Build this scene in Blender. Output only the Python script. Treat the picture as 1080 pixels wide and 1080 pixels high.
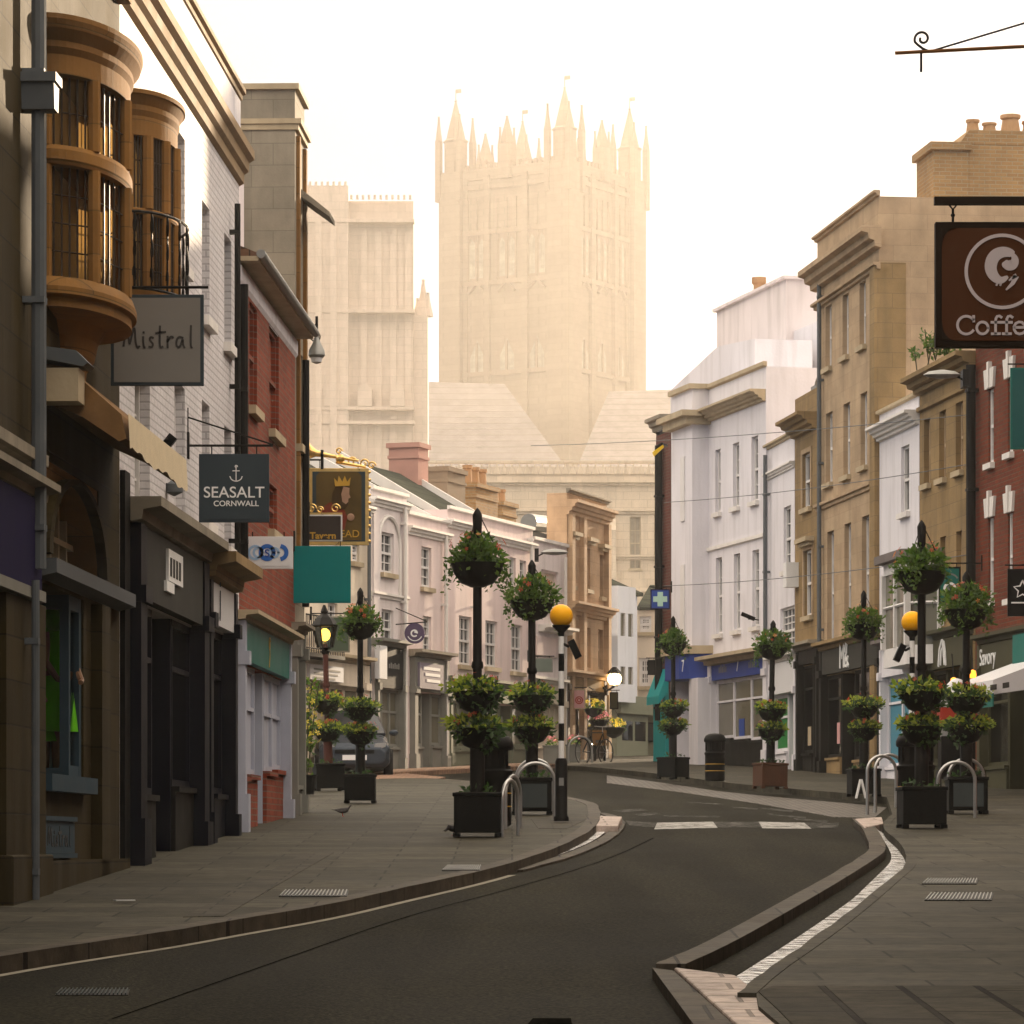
import bpy, bmesh, math, random
from mathutils import Vector, Matrix
random.seed(7)
for o in list(bpy.data.objects):
    bpy.data.objects.remove(o)
SC = bpy.context.scene
COL = SC.collection
R = math.radians

# ------------------------------------------------------------------ camera
F, H, YH, S = 4000.0, 1.66, 890.0, 0.03775      # focal length (px of a 1080 frame), eye height, level line, street gradient
cam_d = bpy.data.cameras.new('camera')
cam = bpy.data.objects.new('camera', cam_d); COL.objects.link(cam)
cam.location = (0, 0, H); cam.rotation_euler = (R(90), 0, 0)
cam_d.sensor_width = 36; cam_d.lens = 36*F/1080
cam_d.shift_y = (YH-540)/1080
cam_d.clip_start = 0.5; cam_d.clip_end = 5000
SC.camera = cam

# ------------------------------------------------------------------ sky, sun, exposure
SUN_AZ, SUN_EL = 22.0, 9.5
SKY_LOW, SKY_HIGH = (.75, 1.35, 2.0), (9.9, 8.6, 7.1)
world = bpy.data.worlds.new('World'); SC.world = world; world.use_nodes = True
wn = world.node_tree.nodes; wl = world.node_tree.links
bg = wn['Background']
sky = wn.new('ShaderNodeTexSky'); sky.sky_type = 'NISHITA'; sky.sun_disc = False
sky.sun_elevation = R(SUN_EL); sky.sun_rotation = R(SUN_AZ)
sky.air_density = 0.6; sky.dust_density = 4.0; sky.ozone_density = 0.4
vm = wn.new('ShaderNodeVectorMath'); vm.operation = 'MULTIPLY_ADD'          # clear-sky gradient plus the white of a misty morning,
vm.inputs[1].default_value = (.015, .015, .015)                                # creamier near the horizon than overhead
wtc = wn.new('ShaderNodeTexCoord'); wsp = wn.new('ShaderNodeSeparateXYZ'); wl.new(wtc.outputs['Generated'], wsp.inputs[0])
wmr = wn.new('ShaderNodeMapRange'); wmr.interpolation_type = 'SMOOTHSTEP'; wmr.inputs[1].default_value = .17; wmr.inputs[2].default_value = .48; wl.new(wsp.outputs[2], wmr.inputs[0])
wmx = wn.new('ShaderNodeMix'); wmx.data_type = 'RGBA'; wmx.inputs[6].default_value = (SKY_LOW[0], SKY_LOW[1], SKY_LOW[2], 1); wmx.inputs[7].default_value = (SKY_HIGH[0], SKY_HIGH[1], SKY_HIGH[2], 1)
wl.new(wmr.outputs[0], wmx.inputs[0]); wl.new(wmx.outputs[2], vm.inputs[2])
wl.new(sky.outputs[0], vm.inputs[0]); wl.new(vm.outputs[0], bg.inputs[0]); bg.inputs[1].default_value = 0.12
sl = bpy.data.lights.new('sun', 'SUN'); sl.energy = 4.6; sl.angle = R(0.5); sl.color = (1.0, 0.77, 0.52)
sun = bpy.data.objects.new('sun', sl); COL.objects.link(sun)
sd = Vector((math.sin(R(SUN_AZ))*math.cos(R(SUN_EL)), math.cos(R(SUN_AZ))*math.cos(R(SUN_EL)), math.sin(R(SUN_EL))))
sun.rotation_euler = (-sd).to_track_quat('-Z', 'Y').to_euler(); sun.location = sd*60
SC.view_settings.view_transform = 'Standard'; SC.view_settings.look = 'None'
SC.view_settings.gamma = 1.0; SC.view_settings.use_curve_mapping = False
SC.view_settings.exposure = 1.25
SC.render.engine = 'CYCLES'
SC.cycles.use_denoising = True
SC.cycles.max_bounces = 6; SC.cycles.diffuse_bounces = 3; SC.cycles.glossy_bounces = 3
SC.cycles.transparent_max_bounces = 12; SC.cycles.volume_bounces = 1
HAZE_DENSITY, HAZE_G = 0.00046, 0.64

# ------------------------------------------------------------------ materials
def nt(name):
    m = bpy.data.materials.new(name); m.use_nodes = True
    return m, m.node_tree.nodes, m.node_tree.links, m.node_tree.nodes['Principled BSDF']
def ramp(N, stops):
    r = N.new('ShaderNodeValToRGB'); e = r.color_ramp.elements
    while len(e) < len(stops): e.new(0.5)
    for i, (p, c) in enumerate(stops):
        e[i].position = p; e[i].color = c if len(c) == 4 else (*c, 1)
    return r
def mixc(N, L, fac, a, b, mode='MIX'):
    m = N.new('ShaderNodeMix'); m.data_type = 'RGBA'; m.blend_type = mode
    for i, v in ((0, fac), (6, a), (7, b)):
        if hasattr(v, 'is_output'): L.new(v, m.inputs[i])
        else: m.inputs[i].default_value = v if i == 0 else (*v[:3], 1)
    return m.outputs[2]
def sc3(c, k): return tuple(min(1, x*k) for x in c)
def pm(name, col, rough=0.7, var=0.18, scale=2.5, bump=0.12, metal=0.0, stain=0.0, spec=0.10, fine=18.0, emit=None):
    """plain surface: broad and fine noise in colour, roughness and height, optional vertical weather streaks"""
    m, N, L, P = nt(name)
    tc = N.new('ShaderNodeTexCoord')
    n1 = N.new('ShaderNodeTexNoise'); n1.inputs['Scale'].default_value = scale; n1.inputs['Detail'].default_value = 6
    L.new(tc.outputs['Object'], n1.inputs['Vector'])
    c = mixc(N, L, n1.outputs[0], sc3(col, 1-var*1.6), sc3(col, 1+var*1.4))
    n2 = N.new('ShaderNodeTexNoise'); n2.inputs['Scale'].default_value = fine; n2.inputs['Detail'].default_value = 3
    L.new(tc.outputs['Object'], n2.inputs['Vector'])
    c = mixc(N, L, n2.outputs[0], sc3((.8,.8,.8), 1), (1.0,1.0,1.0), 'MULTIPLY') if False else c
    if stain:
        mp = N.new('ShaderNodeMapping'); mp.inputs['Scale'].default_value = (2.2, 2.2, 0.22)
        L.new(tc.outputs['Object'], mp.inputs['Vector'])
        n3 = N.new('ShaderNodeTexNoise'); n3.inputs['Scale'].default_value = 1.6; n3.inputs['Detail'].default_value = 5
        L.new(mp.outputs[0], n3.inputs['Vector'])
        rr = ramp(N, [(0.48, (0,0,0)), (0.72, (1,1,1))]); L.new(n3.outputs[0], rr.inputs[0])
        mm = N.new('ShaderNodeMath'); mm.operation = 'MULTIPLY'; mm.inputs[1].default_value = stain
        L.new(rr.outputs[0], mm.inputs[0])
        c = mixc(N, L, mm.outputs[0], c, sc3((0.10,0.085,0.06), 1))
    L.new(c, P.inputs['Base Color'])
    rg = N.new('ShaderNodeMapRange'); rg.inputs[3].default_value = max(0.02, rough-0.12); rg.inputs[4].default_value = min(1, rough+0.12)
    L.new(n1.outputs[0], rg.inputs[0]); L.new(rg.outputs[0], P.inputs['Roughness'])
    P.inputs['Metallic'].default_value = metal
    P.inputs['Specular IOR Level'].default_value = spec
    if bump:
        b = N.new('ShaderNodeBump'); b.inputs['Strength'].default_value = bump; b.inputs['Distance'].default_value = 0.02
        L.new(n2.outputs[0], b.inputs['Height']); L.new(b.outputs[0], P.inputs['Normal'])
    if emit:
        P.inputs['Emission Color'].default_value = (*emit[:3], 1); P.inputs['Emission Strength'].default_value = emit[3]
    return m
def bm_(name, c1, c2, mortar, bw, rh, ms=0.012, rough=0.85, flat=False, stain=0.25, bump=0.5, var=0.2, spec=0.10, swap=False):
    """coursed masonry or paving: brick pattern in metres (x+y, z) or, flat, (x, y)"""
    m, N, L, P = nt(name)
    tc = N.new('ShaderNodeTexCoord'); sp = N.new('ShaderNodeSeparateXYZ'); L.new(tc.outputs['Object'], sp.inputs[0])
    cb = N.new('ShaderNodeCombineXYZ')
    if flat:
        L.new(sp.outputs[1 if swap else 0], cb.inputs[0]); L.new(sp.outputs[0 if swap else 1], cb.inputs[1])
    else:
        ad = N.new('ShaderNodeMath'); ad.operation = 'ADD'
        L.new(sp.outputs[0], ad.inputs[0]); L.new(sp.outputs[1], ad.inputs[1])
        L.new(ad.outputs[0], cb.inputs[0]); L.new(sp.outputs[2], cb.inputs[1])
    br = N.new('ShaderNodeTexBrick'); L.new(cb.outputs[0], br.inputs['Vector'])
    br.inputs['Color1'].default_value = (*c1, 1); br.inputs['Color2'].default_value = (*c2, 1); br.inputs['Mortar'].default_value = (*mortar, 1)
    br.inputs['Scale'].default_value = 1; br.inputs['Mortar Size'].default_value = ms; br.inputs['Mortar Smooth'].default_value = 0.3
    br.inputs['Brick Width'].default_value = bw; br.inputs['Row Height'].default_value = rh; br.inputs['Bias'].default_value = 0.0
    n1 = N.new('ShaderNodeTexNoise'); n1.inputs['Scale'].default_value = 0.9; n1.inputs['Detail'].default_value = 8; n1.inputs['Roughness'].default_value = 0.65
    L.new(tc.outputs['Object'], n1.inputs['Vector'])
    rr = ramp(N, [(0.3, sc3((1,1,1), 1-var*2)), (0.7, (1,1,1))]); L.new(n1.outputs[0], rr.inputs[0])
    c = mixc(N, L, 1.0, br.outputs[0], rr.outputs[0], 'MULTIPLY')
    if stain:
        mp = N.new('ShaderNodeMapping'); mp.inputs['Scale'].default_value = (1.8, 1.8, 0.25) if not flat else (.6, .3, 1)
        L.new(tc.outputs['Object'], mp.inputs['Vector'])
        n3 = N.new('ShaderNodeTexNoise'); n3.inputs['Scale'].default_value = 1.4; n3.inputs['Detail'].default_value = 6
        L.new(mp.outputs[0], n3.inputs['Vector'])
        r3 = ramp(N, [(0.5, (0,0,0)), (0.75, (1,1,1))]); L.new(n3.outputs[0], r3.inputs[0])
        mm = N.new('ShaderNodeMath'); mm.operation = 'MULTIPLY'; mm.inputs[1].default_value = stain; L.new(r3.outputs[0], mm.inputs[0])
        c = mixc(N, L, mm.outputs[0], c, (0.07, 0.06, 0.045))
    if flat:                                     # gum spots, spills and uneven wear
        n5 = N.new('ShaderNodeTexNoise'); n5.inputs['Scale'].default_value = 5.5; n5.inputs['Detail'].default_value = 5; n5.inputs['Roughness'].default_value = .7
        L.new(tc.outputs['Object'], n5.inputs['Vector'])
        r5 = ramp(N, [(.30, (.55,.54,.52)), (.5, (1,1,1)), (.72, (1.45,1.43,1.38))]); L.new(n5.outputs[0], r5.inputs[0])
        c = mixc(N, L, 1.0, c, r5.outputs[0], 'MULTIPLY')
    L.new(c, P.inputs['Base Color'])
    rg = N.new('ShaderNodeMapRange'); rg.inputs[3].default_value = max(.05, rough-0.15); rg.inputs[4].default_value = min(1, rough+0.12)
    L.new(n1.outputs[0], rg.inputs[0]); L.new(rg.outputs[0], P.inputs['Roughness'])
    P.inputs['Specular IOR Level'].default_value = spec
    n2 = N.new('ShaderNodeTexNoise'); n2.inputs['Scale'].default_value = 30; n2.inputs['Detail'].default_value = 3
    L.new(tc.outputs['Object'], n2.inputs['Vector'])
    a = N.new('ShaderNodeMath'); a.operation = 'MULTIPLY_ADD'; a.inputs[1].default_value = -1.0
    L.new(br.outputs['Fac'], a.inputs[0])
    k = N.new('ShaderNodeMath'); k.operation = 'MULTIPLY'; k.inputs[1].default_value = 0.4; L.new(n2.outputs[0], k.inputs[0]); L.new(k.outputs[0], a.inputs[2])
    b = N.new('ShaderNodeBump'); b.inputs['Strength'].default_value = bump; b.inputs['Distance'].default_value = 0.015
    L.new(a.outputs[0], b.inputs['Height']); L.new(b.outputs[0], P.inputs['Normal'])
    return m
def glassm(name, col, rough=0.04, var=0.5):
    m, N, L, P = nt(name)
    tc = N.new('ShaderNodeTexCoord')
    n1 = N.new('ShaderNodeTexNoise'); n1.inputs['Scale'].default_value = 0.8; L.new(tc.outputs['Object'], n1.inputs['Vector'])
    L.new(mixc(N, L, n1.outputs[0], sc3(col, 1-var), sc3(col, 1+var)), P.inputs['Base Color'])
    P.inputs['Roughness'].default_value = rough; P.inputs['Specular IOR Level'].default_value = 0.35
    n2 = N.new('ShaderNodeTexNoise'); n2.inputs['Scale'].default_value = 1.6; L.new(tc.outputs['Object'], n2.inputs['Vector'])
    b = N.new('ShaderNodeBump'); b.inputs['Strength'].default_value = 0.18; b.inputs['Distance'].default_value = 0.05
    L.new(n2.outputs[0], b.inputs['Height']); L.new(b.outputs[0], P.inputs['Normal'])
    return m
def clearglass(name, tint=(.85,.9,.88,1)):
    m, N, L, P = nt(name); N.remove(P)
    out = N['Material Output']
    t = N.new('ShaderNodeBsdfTransparent'); t.inputs[0].default_value = tint
    g = N.new('ShaderNodeBsdfGlossy'); g.inputs['Roughness'].default_value = 0.03
    fr = N.new('ShaderNodeFresnel'); fr.inputs[0].default_value = 1.5
    mx = N.new('ShaderNodeMixShader'); L.new(fr.outputs[0], mx.inputs[0]); L.new(t.outputs[0], mx.inputs[1]); L.new(g.outputs[0], mx.inputs[2])
    L.new(mx.outputs[0], out.inputs[0])
    return m
def leafm(name, c1, c2):
    m, N, L, P = nt(name)
    oi = N.new('ShaderNodeNewGeometry')
    L.new(mixc(N, L, oi.outputs['Random Per Island'], c1, c2), P.inputs['Base Color'])
    P.inputs['Roughness'].default_value = 0.55
    tr = N.new('ShaderNodeBsdfTranslucent')
    L.new(mixc(N, L, oi.outputs['Random Per Island'], sc3(c1, 1.6), sc3(c2, 1.8)), tr.inputs[0])
    mx = N.new('ShaderNodeMixShader'); mx.inputs[0].default_value = 0.45
    L.new(P.outputs[0], mx.inputs[1]); L.new(tr.outputs[0], mx.inputs[2]); L.new(mx.outputs[0], N['Material Output'].inputs[0])
    return m

M = {}
M['asphalt'] = None
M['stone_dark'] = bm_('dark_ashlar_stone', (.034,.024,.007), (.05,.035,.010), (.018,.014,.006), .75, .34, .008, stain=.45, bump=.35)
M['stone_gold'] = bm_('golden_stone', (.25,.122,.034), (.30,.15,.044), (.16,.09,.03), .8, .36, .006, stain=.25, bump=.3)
M['stone_tan'] = bm_('tan_ashlar_stone', (.45,.325,.21), (.50,.37,.24), (.36,.265,.175), .7, .32, .005, stain=.30, bump=.25)
M['stone_tan2'] = bm_('weathered_tan_stone', (.28,.19,.09), (.33,.225,.11), (.2,.14,.08), .6, .3, .006, stain=.45, bump=.3)
M['stone_grey'] = bm_('grey_ashlar_stone', (.27,.24,.19), (.32,.28,.22), (.2,.18,.14), .6, .3, .006, stain=.4, bump=.3)
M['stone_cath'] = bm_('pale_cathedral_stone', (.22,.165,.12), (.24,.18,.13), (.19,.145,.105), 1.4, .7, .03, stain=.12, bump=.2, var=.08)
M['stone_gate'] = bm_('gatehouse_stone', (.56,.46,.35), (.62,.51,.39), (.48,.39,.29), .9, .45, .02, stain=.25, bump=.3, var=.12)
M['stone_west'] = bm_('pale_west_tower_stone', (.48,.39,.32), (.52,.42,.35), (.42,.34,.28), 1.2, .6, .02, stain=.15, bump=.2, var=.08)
M['stone_carved'] = bm_('carved_golden_stone', (.58,.40,.25), (.64,.45,.29), (.46,.32,.21), .7, .32, .005, stain=.25, bump=.25)
M['trim'] = pm('stone_trim', (.42,.34,.23), .8, .15, 3, .2, stain=.25)
M['trim_white'] = pm('white_painted_trim', (.70,.67,.64), .6, .10, 3, .1, stain=.12)
M['white_wall'] = pm('white_painted_render', (.68,.66,.70), .8, .10, .8, .2, stain=.20)
M['pinkwhite_wall'] = pm('pinkish_white_render', (.70,.635,.635), .8, .10, .8, .2, stain=.22)
M['pink_wall'] = pm('pink_painted_render', (.73,.605,.59), .8, .10, .8, .2, stain=.20)
M['cream_wall'] = pm('cream_painted_render', (.62,.54,.44), .8, .1, .8, .15, stain=.18)
M['blue_wall'] = pm('pale_blue_render', (.60,.63,.68), .75, .08, .8, .12, stain=.1)
M['white_brick'] = bm_('white_painted_brick', (.68,.66,.68), (.64,.61,.63), (.48,.46,.48), .23, .078, .011, .7, stain=.10, bump=.6, var=.1)
M['red_brick'] = bm_('red_brick', (.30,.062,.030), (.21,.045,.025), (.20,.12,.09), .23, .078, .010, .85, stain=.2, bump=.5)
M['red_brick2'] = bm_('orange_red_brick', (.21,.045,.020), (.15,.032,.017), (.12,.075,.05), .23, .078, .010, .85, stain=.2, bump=.5)
M['chim_brick'] = bm_('chimney_brick', (.40,.24,.10), (.33,.19,.08), (.35,.27,.17), .23, .078, .010, .85, stain=.2, bump=.5)
M['brown_brick'] = bm_('brown_brick', (.16,.05,.04), (.12,.04,.03), (.14,.1,.08), .23, .078, .010, .85, stain=.3, bump=.5)
M['slate'] = bm_('grey_green_slate', (.085,.09,.07), (.065,.07,.058), (.03,.03,.03), .3, .2, .01, .95, stain=.2, bump=.3, spec=.0)
M['lead'] = bm_('ribbed_lead_roof', (.20,.17,.165), (.18,.155,.15), (.13,.11,.105), 40, .7, .06, .85, stain=.2, bump=.6)
M['tile'] = bm_('clay_roof_tile', (.22,.12,.07), (.17,.09,.06), (.06,.04,.03), .25, .15, .01, .8, stain=.3, bump=.6)
M['black_paint'] = pm('black_gloss_paint', (.005,.005,.005), .5, .2, 4, .05, spec=.07)
M['black_iron'] = pm('black_cast_iron', (.006,.0055,.005), .5, .25, 6, .12)
M['navy'] = pm('navy_shop_paint', (.004,.005,.010), .5, .2, 3, .04)
M['navy_sign'] = pm('deep_navy_sign', (.016,.014,.05), .7, .15, 2, .04, spec=.02)
M['grey_fascia'] = pm('slate_grey_fascia', (.035,.036,.032), .6, .15, 2, .04)
M['charcoal'] = pm('charcoal_paint', (.012,.0115,.010), .6, .2, 3, .04)
M['grey_paint'] = pm('grey_shop_paint', (.20,.20,.18), .55, .15, 3, .06, stain=.2)
M['teal'] = pm('teal_paint', (.0,.185,.19), .5, .06, 2, .03)
M['teal_dark'] = pm('dark_teal_paint', (.01,.12,.10), .45, .15, 2, .04)
M['turq'] = pm('turquoise_paint', (.02,.36,.38), .5, .1, 2, .04)
M['blue_fascia'] = pm('royal_blue_fascia', (.03,.06,.27), .45, .12, 2, .03)
M['sign_blue'] = pm('sign_blue', (.03,.07,.30), .45, .1, 3, .02)
M['door_blue'] = pm('light_blue_door_paint', (.06,.21,.29), .5, .1, 2, .04)
M['window_blue'] = pm('grey_blue_frame_paint', (.03,.055,.075), .6, .15, 3, .05)
M['green_paint'] = pm('bright_green_paint', (.01,.17,.03), .5, .12, 2, .03)
M['olive'] = pm('olive_fascia_paint', (.055,.053,.030), .6, .12, 2, .03)
M['olive2'] = pm('grey_green_shop_paint', (.17,.18,.13), .6, .12, 2, .04)
M['sign_dark'] = pm('blue_grey_sign_paint', (.035,.05,.062), .55, .08, 2, .03)
M['sign_grey'] = pm('warm_grey_sign_paint', (.19,.185,.175), .6, .06, 2, .03)
M['sign_white'] = pm('white_sign_face', (.62,.62,.64), .5, .06, 2, .02)
M['letter_white'] = pm('white_lettering', (.78,.78,.78), .5, .04, 5, .0)
M['letter_dark'] = pm('dark_lettering', (.04,.038,.038), .5, .04, 5, .0)
M['letter_gold'] = pm('gold_lettering', (.55,.32,.05), .4, .1, 5, .0, .3)
M['gold'] = pm('gilded_metal', (.75,.50,.18), .32, .15, 12, .15, .85)
M['coffee_brown'] = pm('coffee_brown_sign_face', (.075,.026,.009), .6, .10, 1.5, .02)
M['coffee_edge'] = pm('dark_brown_sign_frame', (.015,.008,.004), .6, .2, 4, .05)
M['frame_white'] = pm('white_window_frame', (.66,.64,.63), .5, .08, 6, .04)
M['frame_dark'] = pm('dark_window_frame', (.05,.035,.025), .5, .2, 6, .04)
M['frame_tan'] = pm('tan_window_frame', (.40,.30,.20), .55, .15, 6, .04)
M['glass'] = glassm('window_glass', (.03,.033,.038))
M['glass_warm'] = glassm('warm_window_glass', (.10,.07,.035), .06)
M['glass_shop'] = glassm('shop_glass', (.004,.0045,.005), .06)
M['glass_pale'] = glassm('pale_shop_glass', (.13,.12,.085), .08)
M['glass_clear'] = clearglass('clear_glass')
M['glass_old'] = clearglass('old_tinted_glass', (.80,.62,.36,1))
M['pipe_grey'] = pm('grey_pipe_paint', (.10,.11,.12), .6, .15, 4, .05)
M['steel'] = pm('brushed_steel', (.40,.40,.395), .36, .12, 10, .04, .75)
M['galv'] = pm('galvanised_metal', (.26,.26,.25), .5, .15, 8, .05, .7)
M['kerb'] = bm_('granite_kerb', (.055,.045,.034), (.08,.066,.05), (.015,.012,.01), 1.0, .9, .012, .7, flat=True, stain=.2, bump=.5)
M['planter'] = pm('dark_planter_board', (.0025,.003,.0027), .6, .25, 3, .15)
M['planter_grey'] = pm('grey_planter_panel', (.045,.055,.057), .6, .15, 3, .06)
M['planter_brown'] = pm('brown_planter_board', (.07,.032,.018), .6, .25, 5, .15)
M['soil'] = pm('potting_soil', (.03,.022,.015), .95, .3, 12, .5)
M['bowl'] = pm('black_plastic_bowl', (.005,.006,.0055), .5, .2, 5, .05)
M['red_pole'] = pm('dark_red_post_paint', (.07,.025,.018), .5, .2, 4, .06)
M['white_shade'] = pm('lilac_white_shop_paint', (.38,.40,.48), .6, .1, 3, .05, stain=.2)
M['amber'] = pm('amber_globe_plastic', (.80,.38,.005), .35, .05, 2, .0)
M['white_paint'] = pm('white_gloss_paint', (.72,.72,.72), .4, .06, 4, .03)
M['leaf'] = leafm('flower_basket_leaf', (.022,.062,.009), (.085,.145,.016))
M['leaf_lime'] = leafm('lime_basket_leaf', (.12,.19,.015), (.29,.32,.035))
M['leaf_dark'] = leafm('dark_basket_leaf', (.014,.04,.010), (.04,.085,.018))
M['petal_red'] = leafm('red_petal', (.30,.02,.015), (.42,.08,.02))
M['petal_orange'] = leafm('orange_petal', (.48,.13,.02), (.5,.22,.03))
M['petal_yellow'] = leafm('yellow_petal', (.55,.40,.03), (.65,.52,.08))
M['petal_pink'] = leafm('pink_petal', (.45,.06,.12), (.55,.25,.28))
M['canvas'] = pm('cream_awning_canvas', (.62,.52,.36), .8, .1, 6, .1)
M['lampglow'] = pm('lit_lamp_glass', (.9,.6,.15), .4, .05, 3, 0, emit=(1.0,.55,.06,2.2))
M['flood_yellow'] = pm('yellow_floodlight_housing', (.75,.5,.02), .4, .05, 3, .02)
M['glow_white'] = pm('lit_window_lamp', (.9,.8,.6), .4, .05, 3, 0, emit=(1.0,.70,.34,3.2))
M['amber_lamp'] = pm('amber_warning_lamp', (.8,.3,.02), .4, .05, 3, 0, emit=(1.0,.30,.03,1.2))
M['lime_cloth'] = pm('lime_green_fabric', (.10,.42,.01), .8, .15, 6, .15)
M['skin_tone'] = pm('mannequin_tan', (.22,.12,.07), .5, .1, 6, .03)
M['pigeon'] = pm('slate_pigeon_feathers', (.06,.055,.055), .6, .4, 9, .1)
M['pink_sign'] = pm('pale_pink_sign', (.55,.30,.30), .6, .1, 2, .02)
M['red_paint'] = pm('red_gloss_paint', (.33,.035,.02), .4, .1, 3, .02)
M['car_paint'] = pm('blue_grey_car_paint', (.045,.055,.07), .3, .06, 2, .0, .3)
M['rubber'] = pm('black_rubber', (.015,.015,.015), .8, .2, 6, .1)
M['terracotta'] = pm('terracotta_pot', (.38,.22,.11), .8, .15, 5, .1)
M['yellow_flower_box'] = pm('bright_yellow_paint', (.75,.5,.02), .5, .1, 3, .02)
M['curtain'] = pm('pale_curtain', (.5,.49,.45), .9, .12, 6, .05)

# ------------------------------------------------------------------ mesh helpers
class MB:
    def __init__(s): s.v = []; s.f = []
    def quad(s, *p):
        i = len(s.v); s.v += [tuple(q) for q in p]; s.f.append(tuple(range(i, i+len(p))))
    def box(s, x0, x1, y0, y1, z0, z1):
        i = len(s.v)
        s.v += [(x,y,z) for z in (z0,z1) for (x,y) in ((x0,y0),(x1,y0),(x1,y1),(x0,y1))]
        s.f += [tuple(i+k for k in q) for q in ((3,2,1,0),(4,5,6,7),(0,1,5,4),(1,2,6,5),(2,3,7,6),(3,0,4,7))]
        return s
    def prism(s, poly, a0, a1, axis='y', order=1):
        """polygon in the two other axes, extruded along axis"""
        n = len(poly); i = len(s.v)
        def mk(p, a):
            return {'y': (p[0], a, p[1]), 'x': (a, p[0], p[1]), 'z': (p[0], p[1], a)}[axis]
        s.v += [mk(p, a0) for p in poly] + [mk(p, a1) for p in poly]
        s.f += [tuple(range(i, i+n)), tuple(range(i+2*n-1, i+n-1, -1))]
        for k in range(n):
            j = (k+1) % n
            s.f.append((i+k, i+n+k, i+n+j, i+j))
        return s
    def lathe(s, prof, n=16, c=(0,0,0), sx=1, sy=1, a0=0, a1=None, cap=True):
        i = len(s.v); full = a1 is None
        if full: a1 = a0+2*math.pi
        m = n if full else n+1
        for (r, z) in prof:
            for k in range(m):
                a = a0+(a1-a0)*k/n
                s.v.append((c[0]+r*sx*math.cos(a), c[1]+r*sy*math.sin(a), c[2]+z))
        for j in range(len(prof)-1):
            for k in range(n):
                k2 = (k+1) % m
                s.f.append((i+j*m+k, i+j*m+k2, i+(j+1)*m+k2, i+(j+1)*m+k))
        if cap:
            s.f.append(tuple(i+k for k in range(m))[::-1]); s.f.append(tuple(i+(len(prof)-1)*m+k for k in range(m)))
        return s
    def tube(s, pts, r, n=8):
        pts = [Vector(p) for p in pts]; m = len(pts)
        rs = r if isinstance(r, (list, tuple)) else [r]*m
        i = len(s.v); up = None
        for k, p in enumerate(pts):
            t = (pts[min(k+1, m-1)]-pts[max(k-1, 0)]).normalized()
            if up is None:
                up = Vector((0,0,1)) if abs(t.z) < .9 else Vector((1,0,0))
            a = t.cross(up)
            if a.length < 1e-5: a = t.cross(Vector((0.3,1,0.2)))
            a.normalize(); b = a.cross(t).normalized(); up = b
            for q in range(n):
                g = 2*math.pi*q/n
                s.v.append(tuple(p+(a*math.cos(g)+b*math.sin(g))*rs[k]))
        for k in range(m-1):
            for q in range(n):
                q2 = (q+1) % n
                s.f.append((i+k*n+q, i+k*n+q2, i+(k+1)*n+q2, i+(k+1)*n+q))
        s.f.append(tuple(i+q for q in range(n))[::-1]); s.f.append(tuple(i+(m-1)*n+q for q in range(n)))
        return s
    def ball(s, c, r, n=14, m=9, sx=1, sy=1, sz=1):
        prof = [(max(1e-4, r*math.sin(math.pi*k/m)), -r*sz*math.cos(math.pi*k/m)) for k in range(m+1)]
        return s.lathe(prof, n, c, sx, sy)
    def ribbon(s, pts, w, y0=0, th=.006):
        """flat stroke in the x,z plane standing th proud of y0 towards -y"""
        n = len(pts); P2 = [Vector((p[0], p[1])) for p in pts]; lo = []; hi = []
        for k in range(n):
            t = P2[min(k+1,n-1)]-P2[max(k-1,0)]
            t = t.normalized() if t.length > 1e-9 else Vector((1,0))
            nn = Vector((-t.y, t.x))*w/2
            if k == 0: e = -t*w*.3
            elif k == n-1: e = t*w*.3
            else: e = Vector((0,0))
            lo.append(P2[k]-nn+e); hi.append(P2[k]+nn+e)
        i = len(s.v)
        for k in range(n):
            for (q, y) in ((lo[k], y0-th), (hi[k], y0-th), (hi[k], y0), (lo[k], y0)):
                s.v.append((q.x, y, q.y))
        for k in range(n-1):
            a = i+4*k; b = a+4
            for e in range(4):
                s.f.append((a+e, b+e, b+(e+1) % 4, a+(e+1) % 4))
        s.f += [(i,i+1,i+2,i+3), (i+4*n-1,i+4*n-2,i+4*n-3,i+4*n-4)]
        return s
    def xform(s, mat, start=0):
        for k in range(start, len(s.v)): s.v[k] = tuple(mat @ Vector(s.v[k]))
        return s
    def build(s, name, mat, parent=None, smooth=False, bevel=0, loc=None):
        me = bpy.data.meshes.new(name); me.from_pydata(s.v, [], s.f); me.update()
        b = bmesh.new(); b.from_mesh(me); bmesh.ops.recalc_face_normals(b, faces=b.faces); b.to_mesh(me); b.free()
        if smooth: me.polygons.foreach_set('use_smooth', [True]*len(me.polygons))
        o = bpy.data.objects.new(name, me); COL.objects.link(o)
        if mat: me.materials.append(M[mat] if isinstance(mat, str) else mat)
        if parent is not None: o.parent = parent
        if loc is not None: o.location = loc
        if bevel:
            md = o.modifiers.new('bevel', 'BEVEL'); md.width = bevel; md.segments = 2; md.limit_method = 'ANGLE'
        if smooth and not bevel:
            try: me.set_sharp_from_angle(angle=R(40))
            except Exception: pass
        return o

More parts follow.
